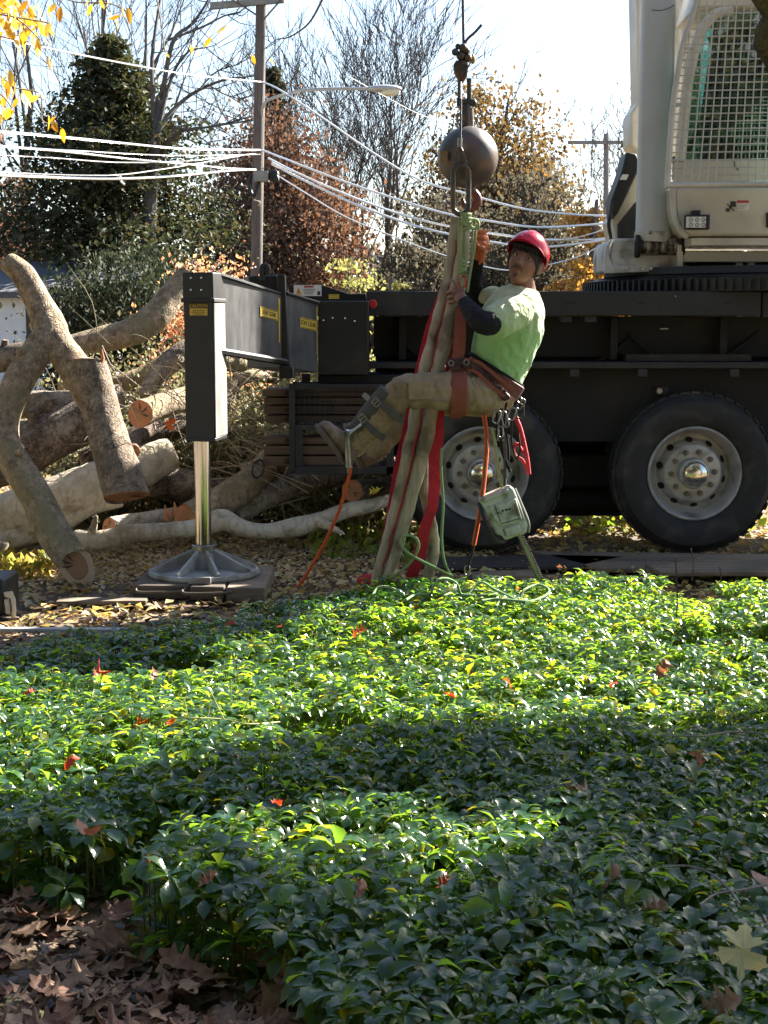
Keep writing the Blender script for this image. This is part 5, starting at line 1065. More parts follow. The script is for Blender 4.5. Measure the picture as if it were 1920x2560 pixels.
# long sweeping limbs towards the pole
t = thing('bare_tree', 'bare tree with long limbs sweeping right toward the utility pole', 'tree', tuple(base(360, 33)), GB)
mb = MB(); b0 = base(360, 33)
mb.tube(spline([b0, P(370, 600, 33), P(385, 400, 33), P(400, 250, 33)], 4), lerpl([.2, .17, .12, .08], 4), 9, False); part('trunk', mb, M_tb, t)
mb = MB()
for pl, r0 in (([(380, 360), (420, 290), (480, 235), (560, 200), (640, 190)], .07), ([(385, 420), (440, 335), (520, 318), (640, 300)], .05), ([(370, 480), (430, 330), (470, 325), (560, 310), (630, 290)], .05), ([(395, 330), (430, 190), (470, 130), (495, 118)], .045), ([(400, 280), (430, 110), (480, 60), (520, 0), (540, -60)], .06), ([(420, 100), (500, 70), (560, 40), (600, 30)], .03), ([(385, 300), (380, 150), (400, 0), (410, -80)], .06), ([(480, 327), (510, 350), (535, 368)], .02), ([(520, 210), (560, 235), (610, 250)], .02), ([(500, 222), (540, 180), (600, 160)], .02)):
    pts = [P(a, b, 33+random.uniform(-.5, .5)) for a, b in pl]; mb.tube(spline(pts, 4), lerpl(list(np.linspace(r0, .012, len(pts))), 4), 6, False)
    for j in range(9):
        k = random.randint(1, len(pts)-1); s0 = pts[k].lerp(pts[k-1], random.random()); d = Vector((random.gauss(.3, .6), random.gauss(0, .3), random.gauss(.4, .5))); mb.tube(spline([s0, s0+d*.4, s0+d*.9+Vector((0, 0, random.uniform(0, .3)))], 2), lerpl([.016, .011, .006], 2), 3, False)
part('limbs', mb, M_tb, t)
# drooping twig at the top right of the utility pole
mb = MB(); pts = [P(a, b, 20) for a, b in ((830, -60), (800, 10), (770, 60), (725, 92), (690, 100), (652, 130))]; mb.tube(spline(pts, 5), lerpl([.02, .016, .013, .01, .007, .004], 5), 5, False)
mb.tube(spline([P(700, 98, 20), P(670, 90, 20), P(645, 100, 20)], 4), .004, 4, False); mb.tube(spline([P(800, 10, 20), P(812, 30, 20), P(806, 70, 20)], 4), .003, 4, False)
solo('hanging_branch', mb, M_tb, 'thin bare branch hanging into the sky right of the utility pole top', 'branch')
# far tree line closing the horizon
rl = np.random.default_rng(77); n = 60000; x = rl.uniform(-42, 42, n); y = rl.uniform(60, 66, n); hgt = 4.2+1.4*np.array([noise.noise(Vector((a*.12, 3, 0))) for a in x])+1.0*np.array([noise.noise(Vector((a*.5, 8, 0))) for a in x])
ok = cards('far_woods', np.stack([x, y, rl.uniform(0, 1, n)*hgt], -1), .34, leafmat('far_woods_leaf', [(.07, .07, .06), (.11, .09, .07), (.15, .12, .08), (.06, .07, .05)], .25)); ok['kind'] = 'stuff'; tag(ok, 'far grey brown band of woods closing the horizon', 'woods')
n = 26000; x = rl.uniform(-13, 13, n); y = rl.uniform(44, 46.5, n); hgt = 2.9+1.0*np.array([noise.noise(Vector((a*.4, 13, 0))) for a in x])
ok = cards('understorey', np.stack([x, y, rl.uniform(0, 1, n)*hgt], -1), .22, leafmat('understorey_leaf', [(.05, .055, .04), (.1, .08, .05), (.14, .1, .06), (.05, .06, .035)], .25)); ok['kind'] = 'stuff'; tag(ok, 'dull brown and green undergrowth behind the garden trees', 'undergrowth')
# ================================================================= HOUSE glimpsed at far left
hs = thing('house', 'white house glimpsed behind the logs at the far left', 'house', (P(60, 800, 30).x, 30, 0))
M_sid = mat('white_siding', (.75, .76, .78), (.66, .67, .7), 3, .7); hx0, hx1 = P(-160, 0, 30).x, P(270, 0, 30).x; hz = P(0, 745, 30).z
part('wall', MB().b(hx0, hx1, 30, 35, 0, hz), M_sid, hs); part('roof', MB().prism([(hx0-.3, 29.7, hz), (hx1+.3, 29.7, hz), (hx1+.3, 32.5, hz+.7), (hx0-.3, 32.5, hz+.7)], (0, 0, .12)), mat('roof_shingle', (.12, .12, .13), (.08, .08, .09), 20, .9), hs)
for px in (-60, 60, 190): a, b = P(px, 770, 29.97), P(px+45, 850, 29.97); w_ = part('window', MB().b(a.x, b.x, 29.95, 29.99, b.z, a.z), M_sid, hs); part('pane', MB().b(a.x+.04, b.x-.04, 29.93, 29.948, b.z+.04, a.z-.04), mat('dark_pane', (.03, .035, .04), rough=.1), w_)
# ================================================================= UTILITY POLES, LAMP, WIRES
Yu = 30.0
M_pole = mat('creosote_pole', (.17, .13, .11), (.1, .08, .07), 6, .9, bump=.6, bscale=10, stretch=(6, 6, .6))
up_ = thing('utility_pole', 'tall wooden utility pole with crossarm and street lamp arm behind the truck', 'pole', (P(638, 900, Yu).x, Yu, 0))
pb, pt_ = Vector((P(634, 900, Yu).x, Yu, 0)), P(655, -120, Yu)
part('pole_shaft', MB().tube([pb, pt_], [.125, .1], 16), M_pole, up_)
part('crossarm', MB().prism([P(525, 5, Yu-.15), P(710, -8, Yu-.15), P(710, 5, Yu-.15), P(525, 22, Yu-.15)], (0, .12, 0)), mat('pale_crossarm', (.28, .27, .24), (.2, .19, .17), 9, .8), up_)
for a, b in ((590, 700), ): pass
part('crossarm_brace', MB().tube([P(575, -5, Yu-.17), P(648, 42, Yu-.14)], .018, 5), M_pole, up_); part('crossarm_brace', MB().tube([P(702, 0, Yu-.17), P(658, 50, Yu-.14)], .018, 5), M_pole, up_)
part('ground_wire', MB().tube([P(664, 40, Yu-.11), P(655, 300, Yu-.125), P(650, 690, Yu-.13)], .011, 5), M_stl, up_)
tb = part('junction_box', MB().b(P(634, 0, Yu).x, P(670, 0, Yu).x, Yu-.45, Yu-.15, P(0, 458, Yu).z, P(0, 432, Yu).z), mat('galvanised_box', (.3, .29, .26), (.22, .21, .19), rough=.6), up_, .01)
mb = MB(); mb.tube(spline([P(628, 436, Yu-.3), P(622, 460, Yu-.3), P(632, 490, Yu-.3), P(640, 480, Yu-.3), P(648, 455, Yu-.3)], 5), .035, 7); mb.sphere(P(682, 438, Yu-.3), (.13, .1, .12), 10, 8); mb.sphere(P(690, 448, Yu-.35), (.07, .07, .1), 8, 6); part('splice_case', mb, M_blk, up_)
mb = MB(); mb.tube(spline([P(635, 500, Yu-.2), P(650, 505, Yu-.2), P(646, 515, Yu-.2)], 4), .012, 5); part('cable_loop', mb, M_wht, up_)
# lamp arm + lamp head
arm = [P(656, 290, Yu-.1), P(657, 270, Yu-.2), P(668, 252, Yu-.3), P(700, 240, Yu-.4), (P(760, 226, Yu-.6)), P(840, 222, Yu-.8), P(925, 222, Yu-1)]
part('lamp_arm', MB().tube(spline(arm, 6), .032, 8), mat('galvanised_arm', (.5, .5, .48), (.42, .42, .4), rough=.45, metal=.5), up_)
lm_ = MB(); c = P(962, 222, Yu-1); lm_.sphere(c, (.33, .16, .075), 24, 12); lm_.tube([P(920, 222, Yu-1), P(940, 221, Yu-1)], .05, 10)
lh = part('lamp_head', lm_, mat('lamp_housing', (.5, .5, .47), (.42, .42, .4), rough=.4, metal=.3), up_, smooth=60)
lz = MB(); lz.sphere(c+Vector((.1, 0, -.05)), (.2, .13, .09), 20, 10); part('lamp_lens', lz, mat('lamp_refractor', (.75, .72, .6), (.7, .66, .5), rough=.2), lh, smooth=60)
fp = thing('utility_pole', 'thin grey far utility pole with a level crossarm left of the crane', 'pole', (P(1513, 900, 48).x, 48, 0))
part('pole_shaft', MB().tube([Vector((P(1513, 900, 48).x, 48, 0)), P(1516, 334, 48)], [.1, .085], 12), mat('grey_pole', (.32, .3, .29), (.24, .22, .21), 8, .9), fp)
part('crossarm', MB().b(P(1425, 0, 47.8).x, P(1600, 0, 47.8).x, 47.75, 47.88, P(0, 362, 48).z, P(0, 354, 48).z), _m['grey_pole'], fp)
M_wire = mat('bare_aluminium_wire', (.85, .83, .8), (.8, .78, .75), 3, .32, .75)
def wire(pts, label, r=.022, Y0=Yu-.2, Y1=None):
    q = []; Y1 = Y0 if Y1 is None else Y1; n = len(pts)
    for i, (a, b) in enumerate(pts): q.append(P(a, b, Y0+(Y1-Y0)*i/(n-1)))
    o = solo('overhead_wire', MB().tube(spline(q, 8), r*.78, 6, False), M_wire, label, 'wire', 'overhead wires at the utility pole'); return o
wire([(-40, 90), (60, 108), (240, 145), (440, 182), (560, 196), (655, 205)], 'topmost wire sloping from the yellow leaves down to the utility pole', .02, 22, Yu-.2)
wire([(-40, 325), (200, 347), (430, 370), (560, 374), (650, 375)], 'bright wire at left, highest of the lower bundle', .026, 22, Yu-.2)
wire([(-40, 362), (150, 378), (330, 398), (480, 412), (560, 420), (640, 424)], 'thick bright wire in the middle of the left bundle', .022, 22, Yu-.2)
wire([(-40, 364), (180, 376), (400, 388), (560, 388), (650, 386)], 'thin upper wire of the left bundle', .012, 22, Yu-.2)
wire([(-40, 386), (120, 394), (300, 406), (470, 402), (600, 388), (640, 384)], 'thin sagging wire of the left bundle', .012, 22, Yu-.2)
wire([(-40, 436), (120, 443), (300, 447), (440, 440), (560, 428), (640, 424)], 'lowest thick bright wire at left', .028, 22, Yu-.2)
wire([(-40, 428), (100, 435), (280, 438), (400, 424), (520, 404), (620, 386)], 'wire crossing just above the lowest one at left', .014, 22, Yu-.2)
mb = MB(); mb.tube([P(300, 440, 25.5), P(303, 455, 25.5), P(312, 462, 25.5)], .02, 5); solo('wire_clamp', mb, M_wire, 'small clamp hanging from the lowest wire at left', 'clamp')
wire([(655, 375), (720, 400), (850, 450), (1000, 500), (1120, 535), (1220, 552), (1350, 568), (1525, 558)], 'uppermost wire of the right bundle running to the far pole', .026, Yu-.2, 27.5)
wire([(670, 395), (760, 440), (900, 500), (1050, 550), (1200, 580), (1330, 597), (1440, 600), (1525, 596)], 'second wire of the right bundle', .026, Yu-.2, 27.5)
wire([(680, 410), (780, 460), (900, 515), (1050, 568), (1200, 600), (1350, 618), (1525, 598)], 'third and brightest wire of the right bundle', .03, Yu-.2, 27.5)
wire([(680, 405), (800, 458), (960, 520), (1100, 560), (1250, 585), (1400, 600), (1525, 570)], 'thin wire woven among the right bundle', .014, Yu-.2, 27.5)
wire([(680, 430), (760, 480), (860, 540), (980, 590), (1110, 638), (1250, 674), (1340, 668), (1450, 640), (1530, 595)], 'lowest wire of the right bundle dipping behind the man', .016, Yu-.2, 27.5)
wire([(655, 205), (700, 225), (800, 290), (930, 380), (1050, 450), (1170, 485), (1300, 520), (1420, 535), (1530, 540)], 'wire falling from the pole behind the ball and rising to the crane', .024, Yu-.2, 27.5)
wire([(870, 190), (960, 240), (1060, 290), (1180, 325), (1300, 342), (1430, 350)], 'thin high wire passing behind the ball to the far pole arm', .013, Yu, 47)
wire([(1180, 200), (1290, 260), (1400, 318), (1500, 352)], 'faint wire through the ochre oak crown', .009, 38, 47)
wire([(1330, 610), (1400, 590), (1460, 570), (1530, 558)], 'short wire rising right behind the helmet', .014, 38, 40)
# ================================================================= NEAR BRANCHES AT THE TOP CORNERS
M_yl = leafmat('golden_leaf', [(.75, .5, .05), (.7, .4, .04), (.8, .6, .1), (.6, .28, .04)], .62, (1.25, 1.05, .5), .45, .4, 1.3)
nb_ = thing('golden_branch', 'leafy beech branch with glowing golden leaves reaching in at the top left', 'branch', (-2.2, 6.4, 3.2))
mb = MB()
lfs = []
tw = [[(-100, -60), (0, 20), (60, 60), (100, 100)], [(-80, 60), (0, 90), (60, 105)], [(-60, 150), (0, 190), (40, 220), (100, 235), (105, 300), (135, 310)], [(160, -60), (170, 0), (280, 10), (330, 40)], [(-60, 20), (20, 40), (110, 55), (120, 60)], [(-60, 220), (0, 235), (30, 270)], [(240, -50), (250, -10), (232, 15)], [(380, -60), (400, 40), (412, 130)], [(-40, 320), (0, 335)]]
for i, pl in enumerate(tw):
    pts = [P(a, b, 6.2+.15*(i % 4)) for a, b in pl]; mb.tube(spline(pts, 4), .0035, 5, False)
part('twig', mb, M_twig, nb_)['kind'] = 'stuff'
lc = []
for _ in range(95): lc.append((random.gauss(30, 42), random.gauss(45, 38)))
for _ in range(20): lc.append((random.gauss(10, 22), random.gauss(215, 22)))
for _ in range(14): lc.append((random.gauss(12, 22), random.gauss(258, 20)))
for _ in range(10): lc.append((random.gauss(100, 18), random.gauss(50, 12)))
lc += [(140, 290), (132, 302), (145, 308), (155, 318), (120, 285), (94, 232), (98, 240), (92, 95), (100, 62), (275, 32), (288, 42), (305, 20), (318, 18), (302, 38), (225, 2), (232, 10), (250, -4), (275, -5), (412, 132), (140, 8), (152, 14), (5, 332), (0, 340), (630, 135), (677, 145), (528, 92), (566, 62), (478, 112)]
lv = MB(); h = [(0, 0), (.18, .13), (.45, .21), (.75, .14), (1, 0)]
vs = []; 
for t_, w_ in h: vs += [(t_, -w_, .25*w_-.1*t_*t_), (t_, 0, -.1*t_*t_), (t_, w_, .25*w_-.1*t_*t_)]
lv.add(vs, [(3*i+j, 3*i+1+j, 3*i+4+j, 3*i+3+j) for i in range(4) for j in (0, 1)])
gm = []
for c_ in ((.8, .52, .05), (.72, .38, .04), (.85, .66, .12), (.6, .2, .04)): gm.append(lv.mesh('golden_leaf', leafm('gold%d' % len(gm), c_), 60))
for i, (a, b) in enumerate(lc):
    o = bpy.data.objects.new('leaf', gm[3] if (a < 10 and b > 325) else gm[random.choice([0, 0, 1, 2, 2])]); COL.objects.link(o); o.location = P(a, b, random.uniform(6.0, 6.9)); o.rotation_euler = (random.uniform(0, 6.28), random.uniform(.4, 1.5), random.uniform(0, 6.28)); s_ = random.uniform(.045, .075)
    if a > 400: s_ *= .8
    o.scale = (s_,)*3; o.parent = nb_; o.matrix_parent_inverse = Matrix.Translation(-nb_.location)
# thick mossy limb at the top right corner
mb, p_, n_ = logmesh([P(1880, -110, 5), P(1925, -35, 5), P(1965, 30, 5.05), P(2040, 120, 5.1), (2.9, 5.6, 2.9), (4.2, 6.4, 1.4), (4.4, 6.6, 0)], [S(46, 5), S(50, 5), S(52, 5), S(64, 5), .14, .2, .26], M_bk1, 31, 28, lump=.05)
tt = thing('mossy_tree', 'mossy brown tree trunk whose limb cuts the top right corner', 'tree', (4.4, 6.6, 0)); part('trunk', mb, barkmat('mossy_bark', (.1, .085, .05), (.05, .04, .025), 40, .7, (.1, .1, .045), plate=.15), tt, smooth=60)
# ================================================================= HOIST LINE AND BALL
YH = 7.75
M_bsteel = mat('black_rigging_steel', (.05, .048, .045), (.09, .08, .07), 25, .45, .5, bump=.3, bscale=80, dirt=(.14, .08, .04), dscale=12)
M_ball = mat('worn_ball_paint', (.05, .045, .042), (.1, .085, .075), 6, .45, .2, bump=.25, bscale=30, bdist=.004, dirt=(.16, .09, .055), dscale=7)
hb = thing('headache_ball', 'round dark steel overhaul ball with swivel hanging from the crane line', 'hoist ball', tuple(P(1170, 393, YH)))
part('ball', MB().sphere(P(1170, 393, YH), S(74, YH), 48, 32), M_ball, hb, smooth=60)
mb = MB(); c = P(1107, 385, YH); 
part('paint_patch', MB().prism([P(1100, 377, YH-.105), P(1119, 378, YH-.133), P(1119, 405, YH-.131), P(1101, 403, YH-.102)], (0, -.003, 0)), mat('ochre_patch', (.2, .12, .06), (.14, .09, .05), 20, .7), hb, smooth=0)
mb = MB(); mb.tube([P(1164, 322, YH), P(1164, 262, YH)], [S(15, YH), S(12, YH)], 20); part('swivel_stem', mb, M_bsteel, hb)
mb = MB(); mb.tube([P(1178, 318, YH), P(1176, 270, YH)], S(7, YH), 12); part('swivel_sleeve', mb, mat('tan_steel', (.3, .24, .18), (.2, .16, .12), 20, .5, .4), hb)
mb = MB(); mb.tube([P(1150, 265, YH), P(1150, 190, YH)], S(6, YH), 12); mb.tube([P(1173, 262, YH), P(1173, 196, YH)], S(6, YH), 12); mb.tube([P(1142, 256, YH), P(1186, 256, YH)], S(9, YH), 12); part('clevis', mb, M_bsteel, hb)
mb = MB(); mb.sphere(P(1184, 258, YH), S(9, YH), 12, 8); part('clevis_nut', mb, M_bsteel, hb)
mb = MB(); mb.prism([P(a, b, YH-.03) for a, b in ((1140, 150), (1165, 148), (1172, 165), (1168, 190), (1158, 205), (1146, 198), (1136, 180), (1134, 160))], (0, .06, 0)); part('wedge_socket', mb, M_bsteel, hb, .008)
mb = MB()
for a, b, r in ((1138, 130, 9), (1158, 120, 11), (1152, 140, 11), (1170, 145, 10), (1168, 127, 7), (1145, 116, 7), (1160, 158, 9)): mb.sphere(P(a, b, YH-.02), S(r, YH), 12, 8)
mb.tube([P(1136, 131, YH), P(1172, 139, YH)], S(6, YH), 10); part('rope_clips', mb, M_bsteel, hb)
mb = MB(); mb.sphere(P(1182, 148, YH), (.014, .014, .024), 12, 8); part('brass_nut', mb, mat('brass_nut', (.45, .32, .12), (.3, .2, .08), 20, .4, .6), hb)
M_hook = mat('red_brown_hook', (.16, .04, .03), (.08, .03, .025), 20, .5, bump=.3)
mb = MB(); mb.tube([P(1177, 462, YH), P(1177, 482, YH)], S(13, YH), 16); part('hook_shank', mb, M_hook, hb)
mb = MB(); mb.tube(spline([P(1180, 478, YH), P(1192, 492, YH), P(1192, 508, YH), P(1176, 520, YH), P(1160, 512, YH), P(1156, 498, YH)], 6), lerpl([S(v, YH) for v in (11, 11, 12, 11, 8, 4)], 6), 14); part('hook', mb, M_hook, hb)
M_rope = mat('wire_rope_steel', (.05, .06, .085), (.1, .11, .13), 60, .5, .4, bump=.6, bscale=300)
hl = thing('hoist_rope', 'dark steel wire rope running up from the wedge socket with a short loose tail', 'wire rope', tuple(P(1158, 110, YH)))
part('line', MB().tube([P(1159, 112, YH), P(1157, 0, YH), P(1150, -900, YH)], S(3.4, YH), 10), M_rope, hl)
part('tail', MB().tube(spline([P(1162, 108, YH), P(1170, 96, YH), P(1188, 80, YH), P(1204, 62, YH)], 5), S(3.4, YH), 10), M_rope, hl)
# pendant cable with thimble in front of the ball, master link
pc = thing('pendant_cable', 'thin chain cable with crimped thimble hanging in front of the ball', 'cable', tuple(P(1153, 340, YH-.2)))
YF = YH-.19
part('cable', MB().tube([P(1152, 205, YH-.06), P(1152, 300, YF), P(1151, 348, YF)], S(2.6, YF), 8), M_rope, pc)
part('ferrule', MB().tube([P(1150, 345, YF), P(1149, 368, YF)], S(6, YF), 12), M_stl, pc)
part('thimble', MB().tube(spline([P(1150, 368, YF), P(1143, 385, YF), P(1136, 408, YF), P(1150, 416, YF), P(1164, 408, YF), P(1158, 385, YF), P(1150, 368, YF)], 5), S(4, YF), 8), M_bsteel, pc)
def oblong(c, hw, hh, r, n=12):
    pts = []
    for i in range(n+1): a = math.pi*i/n; pts.append(c+Vector((hw*math.cos(a), 0, (hh-hw)+hw*math.sin(a))))
    for i in range(n+1): a = math.pi+math.pi*i/n; pts.append(c+Vector((hw*math.cos(a), 0, -(hh-hw)+hw*math.sin(a))))
    pts.append(pts[0]); return MB().tube(pts, r, 12, False)
solo('master_link', oblong(P(1152, 475, YF), S(19, YF), S(58, YF), S(6.5, YF)), M_bsteel, 'large oblong black steel link below the ball', 'link')
# ================================================================= SLINGS
M_slg = mat('dusty_round_sling', (.48, .42, .32), (.33, .28, .21), 12, .95, bump=.7, bscale=70, stretch=(3, 3, .4), spec=.1, dirt=(.17, .14, .11), dscale=7)
M_red = mat('red_webbing', (.5, .03, .05), (.36, .025, .04), 30, .8, bump=.6, bscale=160, spec=.2)
def sling(name, pts, rs, mat_, label, cat='sling', group=None, flat=None):
    q = spline([P(a, b, y) for a, b, y in pts], 7); r_ = lerpl([S(v, YH) for v in rs], 7); mb = MB(); mb.tube(q, r_, 16, True, flat)
    mb.v = [tuple(Vector(v)+Vector((noise.noise(Vector(v)*13), noise.noise(Vector(v)*13+Vector((5, 5, 5))), 0))*.009+Vector((noise.noise(Vector(v)*45), 0, 0))*.003) for v in mb.v]
    return solo(name, mb, mat_, label, cat, group, smooth=60)
sling('round_sling', [(1140, 545, 7.72), (1132, 620, 7.71), (1118, 700, 7.7), (1098, 780, 7.7), (1080, 850, 7.7), (1062, 930, 7.71), (1028, 1100, 7.73), (990, 1270, 7.76), (958, 1390, 7.8), (936, 1468, 7.85)], [14, 14, 13, 13, 13, 16, 17, 16, 15, 13], M_slg, 'leftmost beige round sling hanging from the link to the ground', group='beige round slings')
sling('round_sling', [(1165, 545, 7.69), (1158, 620, 7.67), (1146, 700, 7.66), (1130, 780, 7.66), (1112, 860, 7.67), (1095, 930, 7.68), (1068, 1080, 7.7), (1035, 1220, 7.72), (1000, 1340, 7.76), (966, 1470, 7.8)], [13, 16, 17, 18, 18, 17, 18, 16, 15, 13], M_slg, 'thick beige round sling nearest the man, gripped by his near hand', group='beige round slings')
sling('round_sling', [(1118, 940, 7.78), (1088, 1010, 7.79), (1066, 1100, 7.8), (1058, 1190, 7.8), (1070, 1270, 7.81), (1084, 1340, 7.82), (1080, 1400, 7.84), (1066, 1465, 7.86)], [13, 14, 15, 15, 14, 15, 15, 14], M_slg, 'beige round sling behind the red webbing that bows left then right', group='beige round slings')
sling('round_sling', [(1150, 548, 7.78), (1146, 640, 7.78), (1132, 740, 7.78), (1106, 840, 7.78), (1088, 930, 7.79)], [12, 15, 14, 14, 14], M_slg, 'beige round sling mostly hidden between the two front slings above the thigh', group='beige round slings')
sling('sling_seam', [(1140, 600, 7.68), (1128, 700, 7.67), (1105, 800, 7.67), (1085, 890, 7.66), (1042, 1090, 7.68), (1005, 1250, 7.7), (975, 1360, 7.75), (955, 1420, 7.78)], [1, 1, 1.2, 1.4, 2, 2.2, 2, 1], M_red, 'thin dark red cord running down the gap between the two front slings', 'cord')
def ribbon(pts, ws, th, nrm=(0, -1, 0), sub=7, twist=None):
    q = spline(pts, sub); w_ = lerpl(ws, sub); mb = MB(); n_ = Vector(nrm); vs = []
    tw = lerpl(twist, sub) if twist else [0]*len(q)
    for i, p in enumerate(q):
        t = (q[min(i+1, len(q)-1)]-q[max(i-1, 0)]).normalized(); s_ = t.cross(n_).normalized(); nn = s_.cross(t).normalized()
        s2 = s_*math.cos(tw[i])+nn*math.sin(tw[i]); n2 = -s_*math.sin(tw[i])+nn*math.cos(tw[i])
        vs += [p-s2*w_[i]/2-n2*th/2, p+s2*w_[i]/2-n2*th/2, p+s2*w_[i]/2+n2*th/2, p-s2*w_[i]/2+n2*th/2]
    m = len(q); fs = [(4*i+k, 4*i+(k+1) % 4, 4*i+4+(k+1) % 4, 4*i+4+k) for i in range(m-1) for k in range(4)]+[(3, 2, 1, 0), tuple(4*(m-1)+k for k in range(4))]
    return mb.add(vs, fs)
def rpx(lst): return [P(a, b, y) for a, b, y in lst], [S(w_, y) for w_ in ()]
rs_ = thing('red_web_sling', 'wide red webbing sling hanging beside the beige slings to the ground', 'sling', tuple(P(1090, 1000, 7.7)), 'red webbing slings')
pts = [P(a, b, y) for a, b, y in ((1150, 770, 7.72), (1140, 810, 7.72), (1128, 860, 7.71), (1112, 930, 7.71), (1094, 1010, 7.71), (1090, 1080, 7.71), (1088, 1170, 7.72), (1082, 1260, 7.73), (1062, 1320, 7.75), (1050, 1380, 7.78), (1020, 1466, 7.83))]
part('webbing', ribbon(pts, [S(v, 7.7) for v in (24, 32, 36, 36, 38, 38, 34, 30, 30, 32, 30)], .007, twist=[.3, .2, .1, 0, -.1, .1, .2, .5, .3, 0, .2]), M_red, rs_, .0015, smooth=30)
part('tag', ribbon([P(1152, 762, 7.715), P(1146, 785, 7.712), P(1138, 812, 7.712)], [S(20, 7.7), S(22, 7.7), S(22, 7.7)], .004), mat('grey_tag', (.45, .4, .38), (.35, .31, .29), 10, .8), rs_)
part('yellow_stitching', MB().tube(spline([P(1160, 790, 7.70), P(1150, 830, 7.70), P(1138, 880, 7.69), P(1124, 930, 7.69)], 5), .004, 5), mat('tan_cord', (.7, .5, .25), (.6, .3, .15), 60, .8), rs_)
rs2 = thing('red_web_sling', 'red webbing sling peeking out along the left side of the beige slings', 'sling', tuple(P(1060, 830, 7.8)), 'red webbing slings')
part('webbing', ribbon([P(a, b, 7.82) for a, b in ((1128, 660), (1098, 740), (1072, 820), (1052, 900), (1030, 990), (1012, 1080), (992, 1170), (978, 1260), (960, 1350), (940, 1440))], [S(v, 7.8) for v in (8, 12, 16, 16, 14, 14, 16, 16, 14, 12)], .006), M_red, rs2, smooth=30)
part('webbing', MB().sphere(P(918, 1455, 7.95), (.06, .05, .045), 14, 8), M_red, rs2, label='red webbing bunched on the ground')
# ================================================================= ROPES
M_grn = mat('green_climbing_rope', (.22, .34, .13), (.42, .48, .26), 160, .85, bump=.8, bscale=400, spec=.15)
M_lgr = mat('pale_green_rope', (.3, .42, .22), (.22, .34, .16), 120, .85, bump=.8, bscale=300, spec=.15)
M_orr = mat('orange_rope', (.75, .12, .02), (.55, .08, .02), 120, .8, bump=.6, bscale=300)
def rope(pts, r, m_, name, label, cat='rope', parent=None, group=None, n=7):
    q = spline([P(*p) for p in pts], 7); mb = MB().tube(q, r, n)
    return solo(name, mb, m_, label, cat, group, smooth=60) if parent is None else part(name, mb, m_, parent, smooth=60)
kn = thing('friction_hitch', 'tangled green rope hitch and loops hanging from the master link', 'rope', tuple(P(1165, 545, 7.6)))
YR = 7.57
mb = MB()
for i in range(6): mb.torus(P(1162+i*1.5, 536+i*7, YR), .028-.001*i, .0085, 'Z', 14, 6, rot=Matrix.Rotation(.4*math.sin(i*2), 3, 'Y'))
mb.torus(P(1186, 560, YR), .022, .008, 'Y', 14, 6); part('knot', mb, M_grn, kn)
for i, pl in enumerate(([(1150, 540), (1146, 600), (1150, 660), (1154, 720)], [(1158, 560), (1162, 620), (1156, 700)], [(1168, 560), (1160, 590), (1158, 640), (1166, 700)], [(1190, 570), (1186, 620), (1176, 680), (1168, 730)], [(1182, 565), (1178, 640), (1170, 720)])): rope([(a, b, YR+.02*(i % 3)) for a, b in pl], .0065, M_grn, 'strand', '', parent=kn)
mb = MB()
for i in range(5): mb.torus(P(1154, 650+i*7, YR), .02, .007, 'Z', 14, 6, rot=Matrix.Rotation(.5*math.cos(i*2.3), 3, 'Y'))
part('lower_knot', mb, M_grn, kn)
part('karabiner', oblong(P(1157, 705, YR), S(7, YR), S(14, YR), .005), mat('red_anodised', (.5, .05, .03), (.4, .04, .02), rough=.35, metal=.5), kn)
rope([(1104, 1120, 7.62), (1103, 1180, 7.63), (1108, 1260, 7.65), (1104, 1340, 7.7), (1110, 1400, 7.75), (1126, 1438, 7.8)], .0075, M_grn, 'climbing_rope', 'green climbing rope hanging down right of the red webbing to the ground')
rope([(1130, 1440, 7.8), (1085, 1418, 7.72), (1040, 1395, 7.68), (1012, 1375, 7.66), (1002, 1352, 7.66), (1018, 1338, 7.66), (1040, 1346, 7.66), (1046, 1368, 7.67), (1030, 1402, 7.7), (1000, 1430, 7.74), (960, 1455, 7.78)], .0085, M_grn, 'climbing_rope', 'green rope loop turning once in front of the sling ends')
ZC = .27
def grope(pts, label, r=.0068):
    q = spline([G(a, b, ZC+h) for a, b, h in pts], 7); return solo('rope_coil', MB().tube(q, r, 8), M_lgr, label, 'rope', 'pale green rope coils on the ground cover', smooth=60)
grope([(930, 1492, 0), (945, 1470, .03), (972, 1468, .04), (1000, 1482, .02), (1016, 1500, -.02)], 'leftmost low arch of pale green rope on the ivy')
grope([(1015, 1500, 0), (1040, 1486, .01), (1075, 1486, .0), (1082, 1470, .06), (1095, 1450, .1), (1118, 1447, .1), (1142, 1460, .07), (1154, 1486, .0), (1190, 1490, 0)], 'tallest arch of pale green rope on the ivy below the hanging saw')
grope([(1110, 1490, 0), (1150, 1476, .0), (1210, 1478, 0), (1240, 1486, .0), (1180, 1488, 0), (1140, 1486, 0)], 'flat pale green rope strands between the arch and the crossing')
grope([(1172, 1486, .0), (1202, 1456, .05), (1240, 1476, .03), (1290, 1500, .0), (1312, 1522, -.02)], 'pale green rope peak sloping right to the crossing')
grope([(1204, 1502, 0), (1240, 1498, 0), (1290, 1502, .01), (1345, 1505, .0)], 'pale green rope strand running right from the crossing')
grope([(1300, 1492, 0), (1312, 1474, .03), (1345, 1462, .04), (1372, 1474, .03), (1362, 1490, .01), (1320, 1504, 0), (1260, 1500, 0), (1240, 1516, -.02)], 'rightmost loop of pale green rope on the ivy')
rope([(878, 1165, 7.62), (870, 1200, 7.64), (850, 1270, 7.68), (815, 1350, 7.75), (770, 1430, 7.85), (745, 1466, 7.9)], .009, M_orr, 'orange_rope', 'orange rope trailing from the boots down left to the ground')
